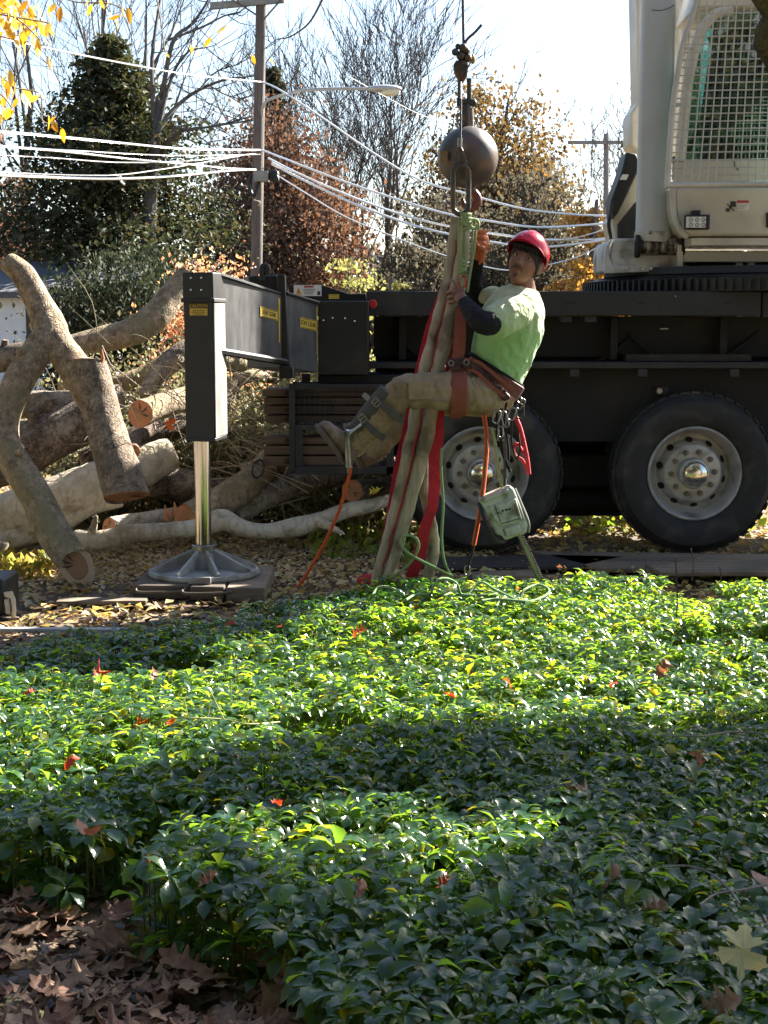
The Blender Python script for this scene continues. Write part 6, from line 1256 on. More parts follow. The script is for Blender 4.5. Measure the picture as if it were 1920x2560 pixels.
# ================================================================= PERSON
def loft(mb, secs, n=24, caps=True):
    vs = []
    for c, ax, ay in secs:
        c, ax, ay = Vector(c), Vector(ax), Vector(ay)
        for k in range(n): a = 2*math.pi*k/n; vs.append(c+ax*math.cos(a)+ay*math.sin(a))
    m = len(secs); fs = [(i*n+k, i*n+(k+1) % n, (i+1)*n+(k+1) % n, (i+1)*n+k) for i in range(m-1) for k in range(n)]
    if caps: fs += [tuple(range(n-1, -1, -1)), tuple((m-1)*n+k for k in range(n))]
    return mb.add(vs, fs)
def limb(mb, pts, rs, n=18):
    q = spline(pts, 5); r_ = lerpl(rs, 5); mb.tube(q, r_, n); mb.sphere(q[0], r_[0], n, 10); mb.sphere(q[-1], r_[-1], n, 10); return mb
def fuse(mb, name, mat_, parent, vox=.008, sm=6, disp=0, dsc=20, dirn=None, label=None, smf=.6):
    me0 = mb.mesh('tmp', mat_, 0); o = bpy.data.objects.new('tmp', me0); COL.objects.link(o)
    r_ = o.modifiers.new('r', 'REMESH'); r_.mode = 'VOXEL'; r_.voxel_size = vox
    s_ = o.modifiers.new('s', 'SMOOTH'); s_.iterations = sm; s_.factor = smf
    dg = bpy.context.evaluated_depsgraph_get(); me = bpy.data.meshes.new_from_object(o.evaluated_get(dg)); bpy.data.objects.remove(o)
    if disp:
        nn = [v.normal.copy() for v in me.vertices]
        for v, n_ in zip(me.vertices, nn):
            p = v.co*dsc; a = noise.noise(p); b_ = noise.noise(Vector((p.x*.5+p.z*1.2, p.y*.5, p.z*.5-p.x*.9))*1.6)
            v.co += n_*disp*((1-abs(a)*2.6)*.8+b_*.7+.5*(1-abs(noise.noise(Vector((p.x*2.3+p.z*.8, p.y*2, p.z*1.1-p.x*.6))))*3))
    me.name = name; me.materials.clear(); me.materials.append(mat_); me.shade_smooth()
    return obj(name, me, parent, label=label)
M_skin = mat('brown_skin', (.24, .12, .078), (.19, .09, .058), 30, .5, bump=.15, bscale=200, bdist=.001, spec=.35)
M_shirt = None
m, t, out = nmat('pale_top_lime_shirt'); n_ = t.nodes; l_ = t.links  # lime cloth, paler and yellower towards the shoulders
tc = n_.new('ShaderNodeTexCoord'); sp = n_.new('ShaderNodeSeparateXYZ'); l_.new(tc.outputs['Object'], sp.inputs[0]); nz = n_.new('ShaderNodeTexNoise'); nz.inputs['Scale'].default_value = 5; l_.new(tc.outputs['Object'], nz.inputs[0])
ma = n_.new('ShaderNodeMath'); ma.operation = 'MULTIPLY_ADD'; l_.new(nz.outputs[0], ma.inputs[0]); ma.inputs[1].default_value = .22; l_.new(sp.outputs['Z'], ma.inputs[2])
mr = n_.new('ShaderNodeMapRange'); l_.new(ma.outputs[0], mr.inputs[0]); mr.inputs[1].default_value = P(0, 855, 7.7).z+.11; mr.inputs[2].default_value = P(0, 735, 7.7).z+.11
rp = n_.new('ShaderNodeValToRGB'); rp.color_ramp.elements[0].color = (.36, .64, .24, 1); rp.color_ramp.elements[1].color = (.62, .63, .4, 1); l_.new(mr.outputs[0], rp.inputs[0])
fb = n_.new('ShaderNodeTexNoise'); fb.inputs['Scale'].default_value = 14; fb.inputs['Detail'].default_value = 3; l_.new(tc.outputs['Object'], fb.inputs[0]); bp = n_.new('ShaderNodeBump'); bp.inputs['Strength'].default_value = .8; bp.inputs['Distance'].default_value = .035; l_.new(fb.outputs[0], bp.inputs['Height'])
bs_ = n_.new('ShaderNodeBsdfPrincipled'); bs_.inputs['Roughness'].default_value = .9; bs_.inputs['Sheen Weight'].default_value = .3; l_.new(rp.outputs[0], bs_.inputs['Base Color']); l_.new(bp.outputs[0], bs_.inputs['Normal'])
tl = n_.new('ShaderNodeBsdfTranslucent'); l_.new(rp.outputs[0], tl.inputs[0]); ms_ = n_.new('ShaderNodeMixShader'); ms_.inputs[0].default_value = .18; l_.new(bs_.outputs[0], ms_.inputs[1]); l_.new(tl.outputs[0], ms_.inputs[2]); l_.new(ms_.outputs[0], out.inputs[0]); M_shirt = m
M_pant = mat('khaki_work_trousers', (.36, .28, .18), (.27, .2, .125), 7, .95, bump=.8, bscale=16, bdist=.025, spec=.15, dirt=(.2, .15, .09), dscale=6)
M_slv = mat('black_long_sleeve', (.014, .014, .017), (.022, .022, .026), 14, .9, bump=.5, bscale=22, bdist=.012, spec=.2)
M_boot = mat('scuffed_brown_boot', (.2, .13, .1), (.13, .085, .065), 14, .8, bump=.5, bscale=40, dirt=(.26, .2, .17), dscale=9)
M_glv = mat('orange_leather_glove', (.6, .17, .05), (.45, .12, .04), 16, .7, bump=.6, bscale=60, bdist=.004)
M_lth = mat('oxblood_harness', (.13, .035, .025), (.08, .025, .02), 12, .6, bump=.4, bscale=60)
M_hlm = mat('red_helmet_shell', (.5, .015, .045), (.46, .012, .04), 3, .22, bump=.02, spec=.6, rvar=.05)
M_hair = mat('black_hair', (.006, .005, .005), (.012, .01, .01), 60, .7, bump=.8, bscale=120, bdist=.004, stretch=(1, 1, .2))
per = thing('person', 'man in red helmet, lime shirt and khaki trousers hanging in a harness from slings', 'person', tuple(P(1238, 980, 7.7)))
ct, st_ = math.cos(R(18)), math.sin(R(18))
def sec(px, py, hx, hd, y=7.7, tilt=18, grow_=0):
    h_ = S(hx, y)+grow_; return (P(px, py, y), Vector((math.cos(R(tilt))*h_, 0, -math.sin(R(tilt))*h_)), Vector((0, hd+grow_, 0)))
SP = [(1226, 1006, 50, .13), (1234, 965, 63, .158), (1244, 920, 68, .158), (1260, 865, 77, .165), (1276, 812, 80, .185), (1289, 772, 70, .2), (1299, 742, 56, .165), (1310, 722, 34, .09)]
PT = {k: P(*v) for k, v in dict(nsh=(1300, 782, 7.53), nel=(1208, 806, 7.37), nwr=(1162, 754, 7.5), fsh=(1258, 762, 7.86), fel=(1186, 770, 7.93), fwr=(1194, 652, 7.84),
     nhip=(1222, 985, 7.6), nth=(1118, 977, 7.5), nkn=(1003, 982, 7.45), nsn=(948, 1043, 7.48), nan=(893, 1108, 7.53), fhip=(1225, 990, 7.82), fth=(1120, 990, 7.88), fkn=(1018, 1004, 7.93), fan=(945, 1122, 7.95)).items()}
# continuous body under the clothes
bd = MB(); loft(bd, [sec(a, b, h*.86, d*.86) for a, b, h, d in SP])
limb(bd, [PT['nsh'], PT['nel'], PT['nwr'], P(1148, 742, 7.55)], [.055, .042, .029, .03]); limb(bd, [PT['fsh'], PT['fel'], PT['fwr'], P(1200, 625, 7.83)], [.052, .04, .029, .03])
limb(bd, [PT['nhip'], PT['nth'], PT['nkn'], PT['nsn'], PT['nan']], [.095, .08, .06, .052, .038]); limb(bd, [PT['fhip'], PT['fth'], PT['fkn'], PT['fan']], [.095, .075, .06, .038])
# head frame
HC = P(1312, 655, 7.64); HS = 1.07
Uv = Vector((.33, .05, .94)).normalized(); Fv = Vector((-.34, -.94, -.03)); Fv = (Fv-Uv*Fv.dot(Uv)).normalized(); Rv = Fv.cross(Uv).normalized()
def HL(x, y, z): return HC+(Rv*x+Fv*y+Uv*z)*HS
hr_ = Matrix((Rv, Fv, Uv)).transposed()
def headpt(d):
    x, y, z = d
    p = Vector((.074*x, .094*y, .116*z))
    if z < 0: p.x *= 1-.22*(-z)**1.3; p.y += .012*(-z) if y > 0 else .022*(-z)*(y < 0)*1.0
    if y > 0: p.y *= 1-.06*abs(x)
    def g(cx, cz, sx, sz): return math.exp(-((p.x-cx)/sx)**2-((p.z-cz)/sz)**2)
    if y > 0:
        p.y += .021*g(0, -.022, .0115, .012)+.012*g(0, -.002, .009, .02)+.006*g(.012, -.027, .007, .007)+.006*g(-.012, -.027, .007, .007)
        p.y -= .009*(g(.031, .012, .015, .011)+g(-.031, .012, .015, .011)); p.y += .005*(g(.03, .03, .02, .008)+g(-.03, .03, .02, .008))
        p.y += .005*(g(.042, -.02, .018, .018)+g(-.042, -.02, .018, .018))
        p.y += .008*g(0, -.05, .022, .006)+.009*g(0, -.062, .02, .006)-.004*g(0, -.056, .026, .0025)+.008*g(0, -.092, .02, .016)-.003*g(0, -.075, .02, .005)
    return p
hm = MB(); nn_, mm_ = 96, 72; vs = []
for i in range(mm_+1):
    tt_ = math.pi*i/mm_
    for k in range(nn_):
        a = 2*math.pi*k/nn_; p = headpt((math.sin(tt_)*math.cos(a), math.sin(tt_)*math.sin(a), math.cos(tt_))); vs.append(HL(*p))
hm.add(vs, [(i*nn_+k, (i+1)*nn_+k, (i+1)*nn_+(k+1) % nn_, i*nn_+(k+1) % nn_) for i in range(mm_) for k in range(nn_)])
for s_ in (-1, 1): hm.sphere(HL(s_*.076, -.008, -.008), (.011, .021, .033), 16, 10, hr_ @ Matrix.Rotation(s_*.35, 3, 'Z')); hm.torus(HL(s_*.083, -.01, -.006), .02, .005, 'X', 20, 6, 1, 1.35, hr_ @ Matrix.Rotation(s_*.35, 3, 'Z'))
nk = MB(); nk.tube([P(1312, 735, 7.7), HL(0, -.025, -.06)], [.062, .058], 20)
bd.add(nk.v, nk.f)
fuse(bd, 'body', M_skin, per, .01, 6)
fuse(hm, 'head', M_skin, per, .0026, 2, smf=.4)
# face features
M_eye = mat('eye_white', (.5, .46, .42), (.48, .44, .4), rough=.2); M_iris = mat('dark_iris', (.015, .01, .008), (.02, .012, .01), rough=.15); M_brow = mat('brow_hair', (.02, .015, .012), (.03, .022, .018), 80, .8); M_lip = mat('lips', (.24, .09, .065), (.2, .075, .055), 40, .45); M_stub = mat('moustache_hair', (.045, .028, .02), (.07, .04, .03), 90, .8)
for s_ in (-1, 1):
    part('eye', MB().sphere(HL(s_*.0305, .0765, .0105), (.0125, .009, .0065), 14, 10, hr_), M_eye, per, smooth=60)
    part('iris', MB().sphere(HL(s_*.0305-.002, .0835, .0105), (.0058, .0028, .0058), 12, 8, hr_), M_iris, per, smooth=60)
    part('eyelid', MB().tube(spline([HL(s_*.016, .084, .012), HL(s_*.025, .0885, .018), HL(s_*.036, .0855, .018), HL(s_*.046, .076, .012)], 4), .0028, 6), M_skin, per)
    part('eyebrow', MB().tube(spline([HL(s_*.012, .0945, .029), HL(s_*.026, .0955, .036), HL(s_*.04, .09, .0355), HL(s_*.052, .079, .029)], 4), lerpl([.0035, .0045, .004, .0015], 4), 6), M_brow, per)
    part('moustache', MB().tube(spline([HL(s_*.003, .108, -.041), HL(s_*.014, .1055, -.043), HL(s_*.024, .099, -.05), HL(s_*.028, .093, -.062)], 4), lerpl([.003, .004, .003, .0018], 4), 6), M_stub, per)
part('lips', MB().tube(spline([HL(-.022, .094, -.057), HL(-.01, .1035, -.0545), HL(0, .1045, -.0555), HL(.01, .1035, -.0545), HL(.022, .094, -.057)], 4), lerpl([.0015, .004, .004, .004, .0015], 4), 6), M_lip, per)
part('lips', MB().tube(spline([HL(-.019, .095, -.0595), HL(0, .1045, -.063), HL(.019, .095, -.0595)], 4), lerpl([.0015, .0055, .0015], 4), 6), M_lip, per)
part('goatee', MB().sphere(HL(0, .099, -.083), (.009, .006, .01), 12, 8, hr_), M_stub, per)
# hair: shell over scalp with a fringe
hm = MB(); vs = []; N1, N2 = 48, 30
for i in range(N2+1):
    tt_ = math.pi*.66*i/N2
    for k in range(N1):
        a = 2*math.pi*k/N1; d = Vector((math.sin(tt_)*math.cos(a), math.sin(tt_)*math.sin(a), math.cos(tt_)))
        front = max(0, d.y); lim = .66-.27*front**.7
        tq = min(tt_, math.pi*lim); d = Vector((math.sin(tq)*math.cos(a), math.sin(tq)*math.sin(a), math.cos(tq))); p = headpt(tuple(d)); h_ = 1.06+.05*noise.noise(Vector((a*5, tq*3, 2)))
        vs.append(HL(p.x*h_, p.y*h_, p.z*h_+.002))
hm.add(vs, [(i*N1+k, (i+1)*N1+k, (i+1)*N1+(k+1) % N1, i*N1+(k+1) % N1) for i in range(N2) for k in range(N1)])
part('hair', hm, M_hair, per, smooth=60)
fr = MB()
for i in range(22):
    x = -.062+.124*i/21+random.uniform(-.003, .003); yb = math.sqrt(max(0, 1-(x/.08)**2)); fr.tube(spline([HL(x*.8, .07*yb+.005, .085), HL(x, .092*yb+.006, .062), HL(x+.004, .097*yb+.003, .043+random.uniform(-.004, .006))], 3), lerpl([.006, .006, .002], 3), 5)
part('fringe', fr, M_hair, per, smooth=60)
for s_ in (-1, 1): part('sideburn', MB().sphere(HL(s_*.073, .022, .01), (.006, .017, .034), 12, 8, hr_), M_hair, per, smooth=60)
# helmet
tb = Matrix.Rotation(R(20), 3, 'X'); hr2 = hr_ @ tb
def HH(x, y, z): return HC+hr_ @ (tb @ Vector((x, y, z))+Vector((0, -.014, .049)))*HS
hl_ = MB(); vs = []; N1, N2 = 64, 24
for side in (0, 1):
    o_ = 0 if side == 0 else -.005
    for i in range(N2+1):
        tt_ = math.pi*.5*i/N2
        for k in range(N1):
            a = 2*math.pi*k/N1; r_ = (.1+o_, .124+o_, .097+o_); bulge = 1+.03*math.sin(tt_)**8; ridge = .004*math.exp(-(math.sin(tt_)*math.cos(a)/.12)**2)*(math.sin(tt_) < .97)
            vs.append(HH(r_[0]*math.sin(tt_)*math.cos(a)*bulge, r_[1]*math.sin(tt_)*math.sin(a)*bulge, r_[2]*math.cos(tt_)+ridge-.012*(i/N2)**6*(1 if True else 0)-.02*max(0, -math.sin(a))*(i/N2)**3))
M0 = (N2+1)*N1
fs = [(i*N1+k, (i+1)*N1+k, (i+1)*N1+(k+1) % N1, i*N1+(k+1) % N1) for i in range(N2) for k in range(N1)]; fs += [tuple(M0+v for v in reversed(f)) for f in fs]; fs += [(N2*N1+k, M0+N2*N1+k, M0+N2*N1+(k+1) % N1, N2*N1+(k+1) % N1) for k in range(N1)]
hl_.add(vs, fs); helm = part('helmet', hl_, M_hlm, per, smooth=50)
br_ = MB(); vs = []; K = 28
for j, (ex, dz) in enumerate(((0, 0), (.018, -.003), (.036, -.009), (.036, -.013), (.018, -.008), (0, -.006))):
    for k in range(K+1):
        a = math.pi*(.12+.76*k/K); e_ = ex*math.sin((a-math.pi*.12)/.76); vs.append(HH((.102+e_*.5)*math.cos(a), (.127+e_)*math.sin(a), -.012+dz))
br_.add(vs, [(j*(K+1)+k, ((j+1) % 6)*(K+1)+k, ((j+1) % 6)*(K+1)+k+1, j*(K+1)+k+1) for j in range(6) for k in range(K)]); part('brim', br_, M_hlm, helm, smooth=50)
part('helmet_rim', MB().tube([HH(.1035*math.cos(a), .1275*math.sin(a), -.013-.02*max(0, -math.sin(a))) for a in np.linspace(0, 2*math.pi, 48)], .0032, 6, False), M_hlm, helm)
part('badge', MB().torus(HH(-.0, .098, .058), .02, .0016, 'Y', 20, 5, 1, .5, hr2 @ Matrix.Rotation(R(-38), 3, 'X')), mat('badge_pink', (.5, .12, .16), (.45, .1, .14)), helm)
for q_ in ((.1035, -.03, -.004), (.1035, -.055, -.012)): part('helmet_clip', MB().sphere(HH(*q_), (.003, .011, .005), 10, 6, hr2), mat('cream_clip', (.7, .62, .4), (.6, .5, .3), rough=.5), helm)
part('nape_cradle', MB().sphere(HL(.035, -.098, -.045), (.042, .012, .03), 16, 10, hr_ @ Matrix.Rotation(-.4, 3, 'Z')), mat('bright_red_fabric', (.75, .01, .02), (.6, .01, .02), rough=.7), helm)
# shirt, sleeves
sh = MB(); loft(sh, [sec(a, b, h, d, grow_=.006) for a, b, h, d in SP[2:8]])
loft(sh, [sec(1241, 932, 68, .165, tilt=26), sec(1246, 915, 70, .166, tilt=20)])
limb(sh, [P(1302, 776, 7.58), P(1275, 787, 7.49), P(1242, 804, 7.42)], [.08, .09, .082]); limb(sh, [P(1275, 765, 7.84), P(1245, 752, 7.87), P(1224, 745, 7.89)], [.07, .062, .056])
fuse(sh, 'shirt', M_shirt, per, .006, 4, .0065, 7.5)
sl = MB(); limb(sl, [P(1250, 800, 7.43), P(1225, 808, 7.38), P(1200, 803, 7.37), P(1176, 776, 7.44), P(1162, 758, 7.5)], [.056, .06, .056, .043, .034]); fuse(sl, 'sleeve', M_slv, per, .006, 5, .003, 25)
sl = MB(); limb(sl, [P(1240, 752, 7.88), P(1192, 765, 7.93), P(1183, 745, 7.92), P(1188, 700, 7.88), P(1192, 652, 7.84)], [.05, .05, .047, .04, .034]); fuse(sl, 'sleeve', M_slv, per, .006, 5, .003, 25)
# trousers
tr = MB(); loft(tr, [sec(1222, 1008, 50, .135), sec(1230, 972, 66, .166), sec(1240, 936, 67, .164, tilt=24)]); tr.sphere(P(1222, 988, 7.7), (.12, .165, .105), 24, 14)
limb(tr, [PT['nhip'], P(1170, 982, 7.54), PT['nth'], P(1050, 978, 7.46), PT['nkn'], PT['nsn'], P(885, 1112, 7.53)], [.106, .101, .096, .086, .078, .067, .06]); limb(tr, [PT['fhip'], PT['fth'], PT['fkn'], P(978, 1070, 7.94), P(935, 1126, 7.95)], [.108, .1, .086, .072, .06])
fuse(tr, 'trousers', M_pant, per, .007, 4, .0085, 12)
part('trouser_seam', MB().tube(spline([P(1200, 1010, 7.50), P(1120, 1002, 7.395), P(1060, 1002, 7.36), P(1010, 1008, 7.375)], 6), .0022, 5), mat('seam_thread', (.2, .15, .09), (.17, .13, .08)), per)
part('thigh_pocket', MB().prism([P(1020, 955, 7.362), P(1085, 950, 7.38), P(1082, 1000, 7.378), P(1022, 1000, 7.355)], (0, .02, 0)), M_pant, per, .006)
# boots
def boot(ank, toe, heel, nrm, label=None):
    mb = MB(); a, t_, h_ = Vector(ank), Vector(toe), Vector(heel); f_ = (t_-h_).normalized(); n_ = Vector(nrm); n_ = (n_-f_*n_.dot(f_)).normalized(); s_ = f_.cross(n_)   # n_: away from sole
    L = (t_-h_).length
    sc_ = []
    for u, w_, hh in ((0, .02, .025), (.08, .036, .045), (.3, .038, .056), (.5, .041, .048), (.72, .048, .036), (.88, .044, .03), (.97, .028, .022), (1.0, .01, .01)): sc_.append((h_+f_*L*u+n_*hh, s_*w_, n_*hh))
    loft(mb, sc_, 20); limb(mb, [h_+f_*L*.22+n_*.05, h_+f_*L*.2+n_*.1, a], [.048, .05, .055])
    b_ = fuse(mb, 'boot', M_boot, per, .006, 4, .002, 30, label=label)
    so_ = MB(); lo, hi = [], []
    for u, w_ in ((0, .026), (.06, .036), (.3, .036), (.5, .04), (.72, .05), (.9, .044), (1.0, .02)): lo.append((u, w_)) 
    left = [h_+f_*L*u*1.02-s_*w_ for u, w_ in lo]; right = [h_+f_*L*u*1.02+s_*w_ for u, w_ in reversed(lo)]; so_.prism([v+n_*.004 for v in left+right], -n_*.02); part('sole', so_, mat('boot_sole', (.13, .105, .09), (.09, .07, .06), 20, .9, bump=.5), b_, .004)
boot(P(886, 1108, 7.53), P(796, 1064, 7.40), P(868, 1160, 7.53), (.45, 0, .6))
boot(P(935, 1126, 7.95), P(866, 1062, 7.86), P(905, 1170, 7.96), (.6, 0, .5))
# ---- hands
def finger(mb, pts, r0=.0095, r1=.0075):
    q = spline([Vector(p) for p in pts], 4); r_ = list(np.linspace(r0, r1, len(q))); mb.tube(q, r_, 10); mb.sphere(q[-1], r1, 10, 8); mb.sphere(q[0], r0, 10, 8)
h1 = MB(); limb(h1, [PT['nwr'], P(1152, 745, 7.55)], [.028, .03]); h1.sphere(P(1147, 737, 7.58), (.03, .028, .042), 16, 12, Matrix.Rotation(.3, 3, 'Y'))
for k_, (yy, ln_) in enumerate(((716, 0), (729, 3), (742, 2), (754, -2))):
    if k_ == 0: finger(h1, [P(1148, 722, 7.56), P(1140, 713, 7.55), P(1133, 704, 7.57), P(1126, 700, 7.6)])
    else: finger(h1, [P(1143, yy, 7.55), P(1131-ln_, yy-1, 7.555), P(1123-ln_, yy+2, 7.6), P(1124, yy+4, 7.645)])
finger(h1, [P(1152, 735, 7.56), P(1155, 720, 7.57), P(1150, 708, 7.59)], .012, .009)
fuse(h1, 'hand', M_skin, per, .0035, 2, label='bare near hand gripping the beige sling')
h2 = MB(); limb(h2, [PT['fwr'], P(1200, 628, 7.83)], [.034, .034]); h2.sphere(P(1206, 607, 7.83), (.034, .036, .052), 16, 12, Matrix.Rotation(.15, 3, 'Y'))
for yy, ln_ in ((581, -2), (594, 2), (608, 2), (622, -1)): finger(h2, [P(1208, yy, 7.795), P(1194-ln_, yy-1, 7.785), P(1184-ln_, yy+3, 7.82), P(1186, yy+5, 7.86)], .0125, .011)
finger(h2, [P(1205, 620, 7.79), P(1192, 612, 7.765), P(1186, 598, 7.76)], .0135, .011)
fuse(h2, 'glove', M_glv, per, .004, 2, .0015, 40)
for k_ in range(5): part('glove_cuff_tuft', MB().tube([P(1212+k_*2, 580+k_*12, 7.83), P(1222+k_*1, 576+k_*12, 7.83)], [.012, .003], 6), M_glv, per)
# ---- harness
def band(c, ax, ay, width_dir, w_, th=.012, n=40, a0=0, a1=2*math.pi, name='harness_belt', m_=M_lth):
    mb = MB(); vs = []; c = Vector(c); wd_ = Vector(width_dir).normalized()*w_/2
    for k in range(n+1):
        a = a0+(a1-a0)*k/n; d = ax*math.cos(a)+ay*math.sin(a); dn = d.normalized()*th
        vs += [c+d-wd_, c+d+wd_, c+d+dn+wd_*.9, c+d+dn-wd_*.9]
    mb.add(vs, [(4*k+j, 4*k+(j+1) % 4, 4*k+4+(j+1) % 4, 4*k+4+j) for k in range(n) for j in range(4)]); return part(name, mb, m_, per, .002)
axb = Vector((math.cos(R(32))*S(70, 7.7), 0, -math.sin(R(32))*S(70, 7.7)))
band(P(1236, 944, 7.7), axb*1.04, Vector((0, .178, 0)), (math.sin(R(32)), 0, math.cos(R(32))), .075)
band(P(1240, 925, 7.7), axb*1.0, Vector((0, .172, 0)), (math.sin(R(30)), 0, math.cos(R(30))), .02, .02, name='back_pad', m_=M_slv)
band(P(1145, 981, 7.52), Vector((0, .114, 0)), Vector((.0, 0, .111)), (1, 0, 0), .085, .008, name='leg_loop', m_=mat('brick_leg_strap', (.26, .07, .04), (.2, .05, .03), 20, .8, bump=.5, bscale=90))
band(P(1140, 990, 7.87), Vector((0, .112, 0)), Vector((.0, 0, .11)), (1, 0, 0), .07, .008, name='leg_loop', m_=_m['brick_leg_strap'])
part('suspension_strap', ribbon([P(1152, 765, 7.63), P(1150, 830, 7.6), P(1147, 880, 7.56), P(1140, 905, 7.53)], [S(26, 7.6), S(30, 7.6), S(30, 7.6), S(26, 7.6)], .01), _m['brick_leg_strap'], per)
mb = MB()
for a, b, r_, y in ((1128, 908, 13, 7.5), (1150, 905, 12, 7.48), (1170, 912, 13, 7.48), (1140, 920, 10, 7.47), (1192, 925, 14, 7.49), (1208, 940, 13, 7.5), (1225, 960, 12, 7.5), (1240, 975, 14, 7.5), (1262, 990, 12, 7.5)): mb.box(P(a, b, y+.01), (S(r_, y)*1.9, .03, S(r_, y)*1.5), Matrix.Rotation(random.uniform(-.2, .9), 3, 'Y'))
fuse(mb, 'harness_pouches', mat('dark_harness_leather', (.06, .018, .016), (.035, .014, .013), 14, .6, bump=.4), per, .005, 3, .003, 60)
for q_ in ([(1160, 898), (1195, 905), (1235, 935), (1270, 965), (1292, 980)], [(1150, 915), (1190, 930), (1225, 962), (1262, 992)]): part('harness_webbing', ribbon([P(a, b, 7.468+.0004*abs(a-1210)) for a, b in q_], [S(9, 7.5)]*len(q_), .004), _m['brick_leg_strap'], per)
for a, b in ((1128, 908), (1166, 906), (1245, 985), (1300, 1000)): part('buckle', MB().torus(P(a, b, 7.455 if a < 1200 else 7.5), .013, .003, 'Y', 14, 6), M_stl, per)
part('shirt_tail', MB().prism([P(1180, 935, 7.53), P(1205, 960, 7.5), P(1222, 1000, 7.5), P(1205, 985, 7.5), P(1186, 955, 7.52)], (0, .01, 0)), M_shirt, per, .003)
part('shirt_tail', MB().prism([P(1222, 1000, 7.52), P(1245, 1008, 7.52), P(1248, 1022, 7.52), P(1228, 1018, 7.52)], (0, .012, 0)), M_shirt, per, .003)
# ---- climbing spur on the near leg
shd = (PT['nan']-PT['nkn']).normalized(); up2 = Vector((0, 1, 0)).cross(shd).normalized()
M_pad = mat('grey_spur_pad', (.055, .055, .055), (.085, .082, .08), 20, .75, bump=.4, bscale=60)
for u, ln_ in ((.3, .085), (.68, .085)):
    c = PT['nkn'].lerp(PT['nan'], u); rr = .102-.024*u
    band(c, up2*rr, Vector((0, rr, 0)), shd, ln_*.42, .006, name='spur_strap', m_=M_pad)
pad = MB(); q0, q1 = PT['nkn'].lerp(PT['nan'], .12), PT['nkn'].lerp(PT['nan'], .86); off = Vector((-.045, -.055, .045))
pad.tube([q0+off, q0.lerp(q1, .5)+off*.95, q1+off*.85], [.042, .046, .04], 14, True, .6); part('spur_pad', pad, M_pad, per, .004)
for u in (.3, .72):
    c = q0.lerp(q1, u)+off+Vector((-.004, -.05, .0)); rot = Matrix.Rotation(.85, 3, 'Y'); bb = MB()
    for dx, dz, sx, sz in ((0, .016, .04, .006), (0, -.016, .04, .006), (.018, 0, .006, .036), (-.018, 0, .006, .036), (0, 0, .005, .03)): bb.box(c+rot @ Vector((dx, 0, dz)), (sx, .006, sz), rot)
    part('buckle', bb, M_stl, per)
part('strap_end', ribbon([P(932, 1012, 7.42), P(922, 998, 7.42), P(908, 985, 7.42)], [S(14, 7.4), S(14, 7.4), S(12, 7.4)], .005), mat('grey_strap', (.3, .28, .27), (.22, .2, .19)), per)
sp_ = MB(); sp_.tube([P(872, 1076, 7.44), P(868, 1100, 7.45), P(872, 1168, 7.46)], .016, 10); sp_.tube([P(905, 1060, 7.42), P(872, 1088, 7.44)], .01, 8); part('spur_shank', sp_, M_stl, per)
sp_ = MB(); sp_.tube([P(872, 1165, 7.46), P(880, 1150, 7.53)], .013, 8); sp_.tube([P(874, 1160, 7.45), P(868, 1182, 7.45)], [.007, .001], 8); part('spur_gaff', sp_, M_stl, per)
# ================================================================= GEAR HANGING FROM THE HARNESS
def karab(px, py, y, hw, hh, label, m_=None, rot=0):
    c = P(px, py, y); mb = oblong(Vector((0, 0, 0)), S(hw, y), S(hh, y), .0042); Rm = Matrix.Rotation(rot, 3, 'Y'); mb.v = [tuple(c+Rm @ Vector(v)) for v in mb.v]
    return solo('carabiner', mb, m_ or M_stl, label, 'carabiner', 'carabiners on the harness', smooth=60)
karab(1242, 1042, 7.5, 8, 17, 'silver carabiner hanging at the front of the cluster under the belt', M_stl, rot=.25)
karab(1262, 1048, 7.52, 7, 20, 'silver carabiner second from the left under the belt', rot=-.25)
karab(1280, 1035, 7.56, 8, 16, 'silver carabiner right of the middle under the belt', rot=.3)
karab(1252, 1080, 7.5, 6, 14, 'lowest small carabiner above the green saw strap', rot=-.1)
karab(1300, 1028, 7.58, 9, 18, 'dark ring carabiner holding the red lanyard', M_bsteel)
karab(1302, 1010, 7.58, 6, 14, 'bright carabiner hooked on the back of the belt', rot=.6)
ol = thing('orange_lanyard', 'orange lanyard with dark core and black chain end hanging from the hip', 'lanyard', tuple(P(1205, 1050, 7.52)))
rope([(1210, 1038, 7.52), (1217, 1100, 7.52), (1212, 1180, 7.52), (1204, 1250, 7.53), (1194, 1310, 7.55), (1184, 1362, 7.57)], .0125, mat('orange_web', (.85, .14, .03), (.75, .1, .02), 60, .75, bump=.5, bscale=200), 'webbing', '', parent=ol)
rope([(1210, 1038, 7.505), (1217, 1100, 7.505), (1212, 1180, 7.505), (1204, 1250, 7.515), (1194, 1310, 7.535), (1184, 1362, 7.555)], .0042, mat('dark_core', (.12, .06, .03), (.08, .04, .02)), 'core', '', parent=ol)
rope([(1184, 1362, 7.57), (1180, 1385, 7.58), (1172, 1410, 7.6), (1168, 1425, 7.6)], .0075, M_blk, 'chain_end', '', parent=ol)
part('snap_hook', oblong(P(1168, 1426, 7.6), S(6, 7.6), S(12, 7.6), .004), M_stl, ol)
rl_ = thing('red_lanyard', 'red looped lanyard with black cord hanging behind the hip', 'lanyard', tuple(P(1300, 1050, 7.62)))
rope([(1288, 1042, 7.6), (1300, 1070, 7.6), (1310, 1110, 7.6), (1318, 1150, 7.61), (1322, 1185, 7.62)], .012, mat('red_cord', (.7, .03, .05), (.5, .02, .04), 40, .7, bump=.5), 'webbing', '', parent=rl_)
rope([(1322, 1182, 7.63), (1306, 1150, 7.63), (1290, 1140, 7.63), (1284, 1120, 7.63), (1294, 1110, 7.63), (1310, 1135, 7.62)], .008, _m['red_cord'], 'loop', '', parent=rl_)
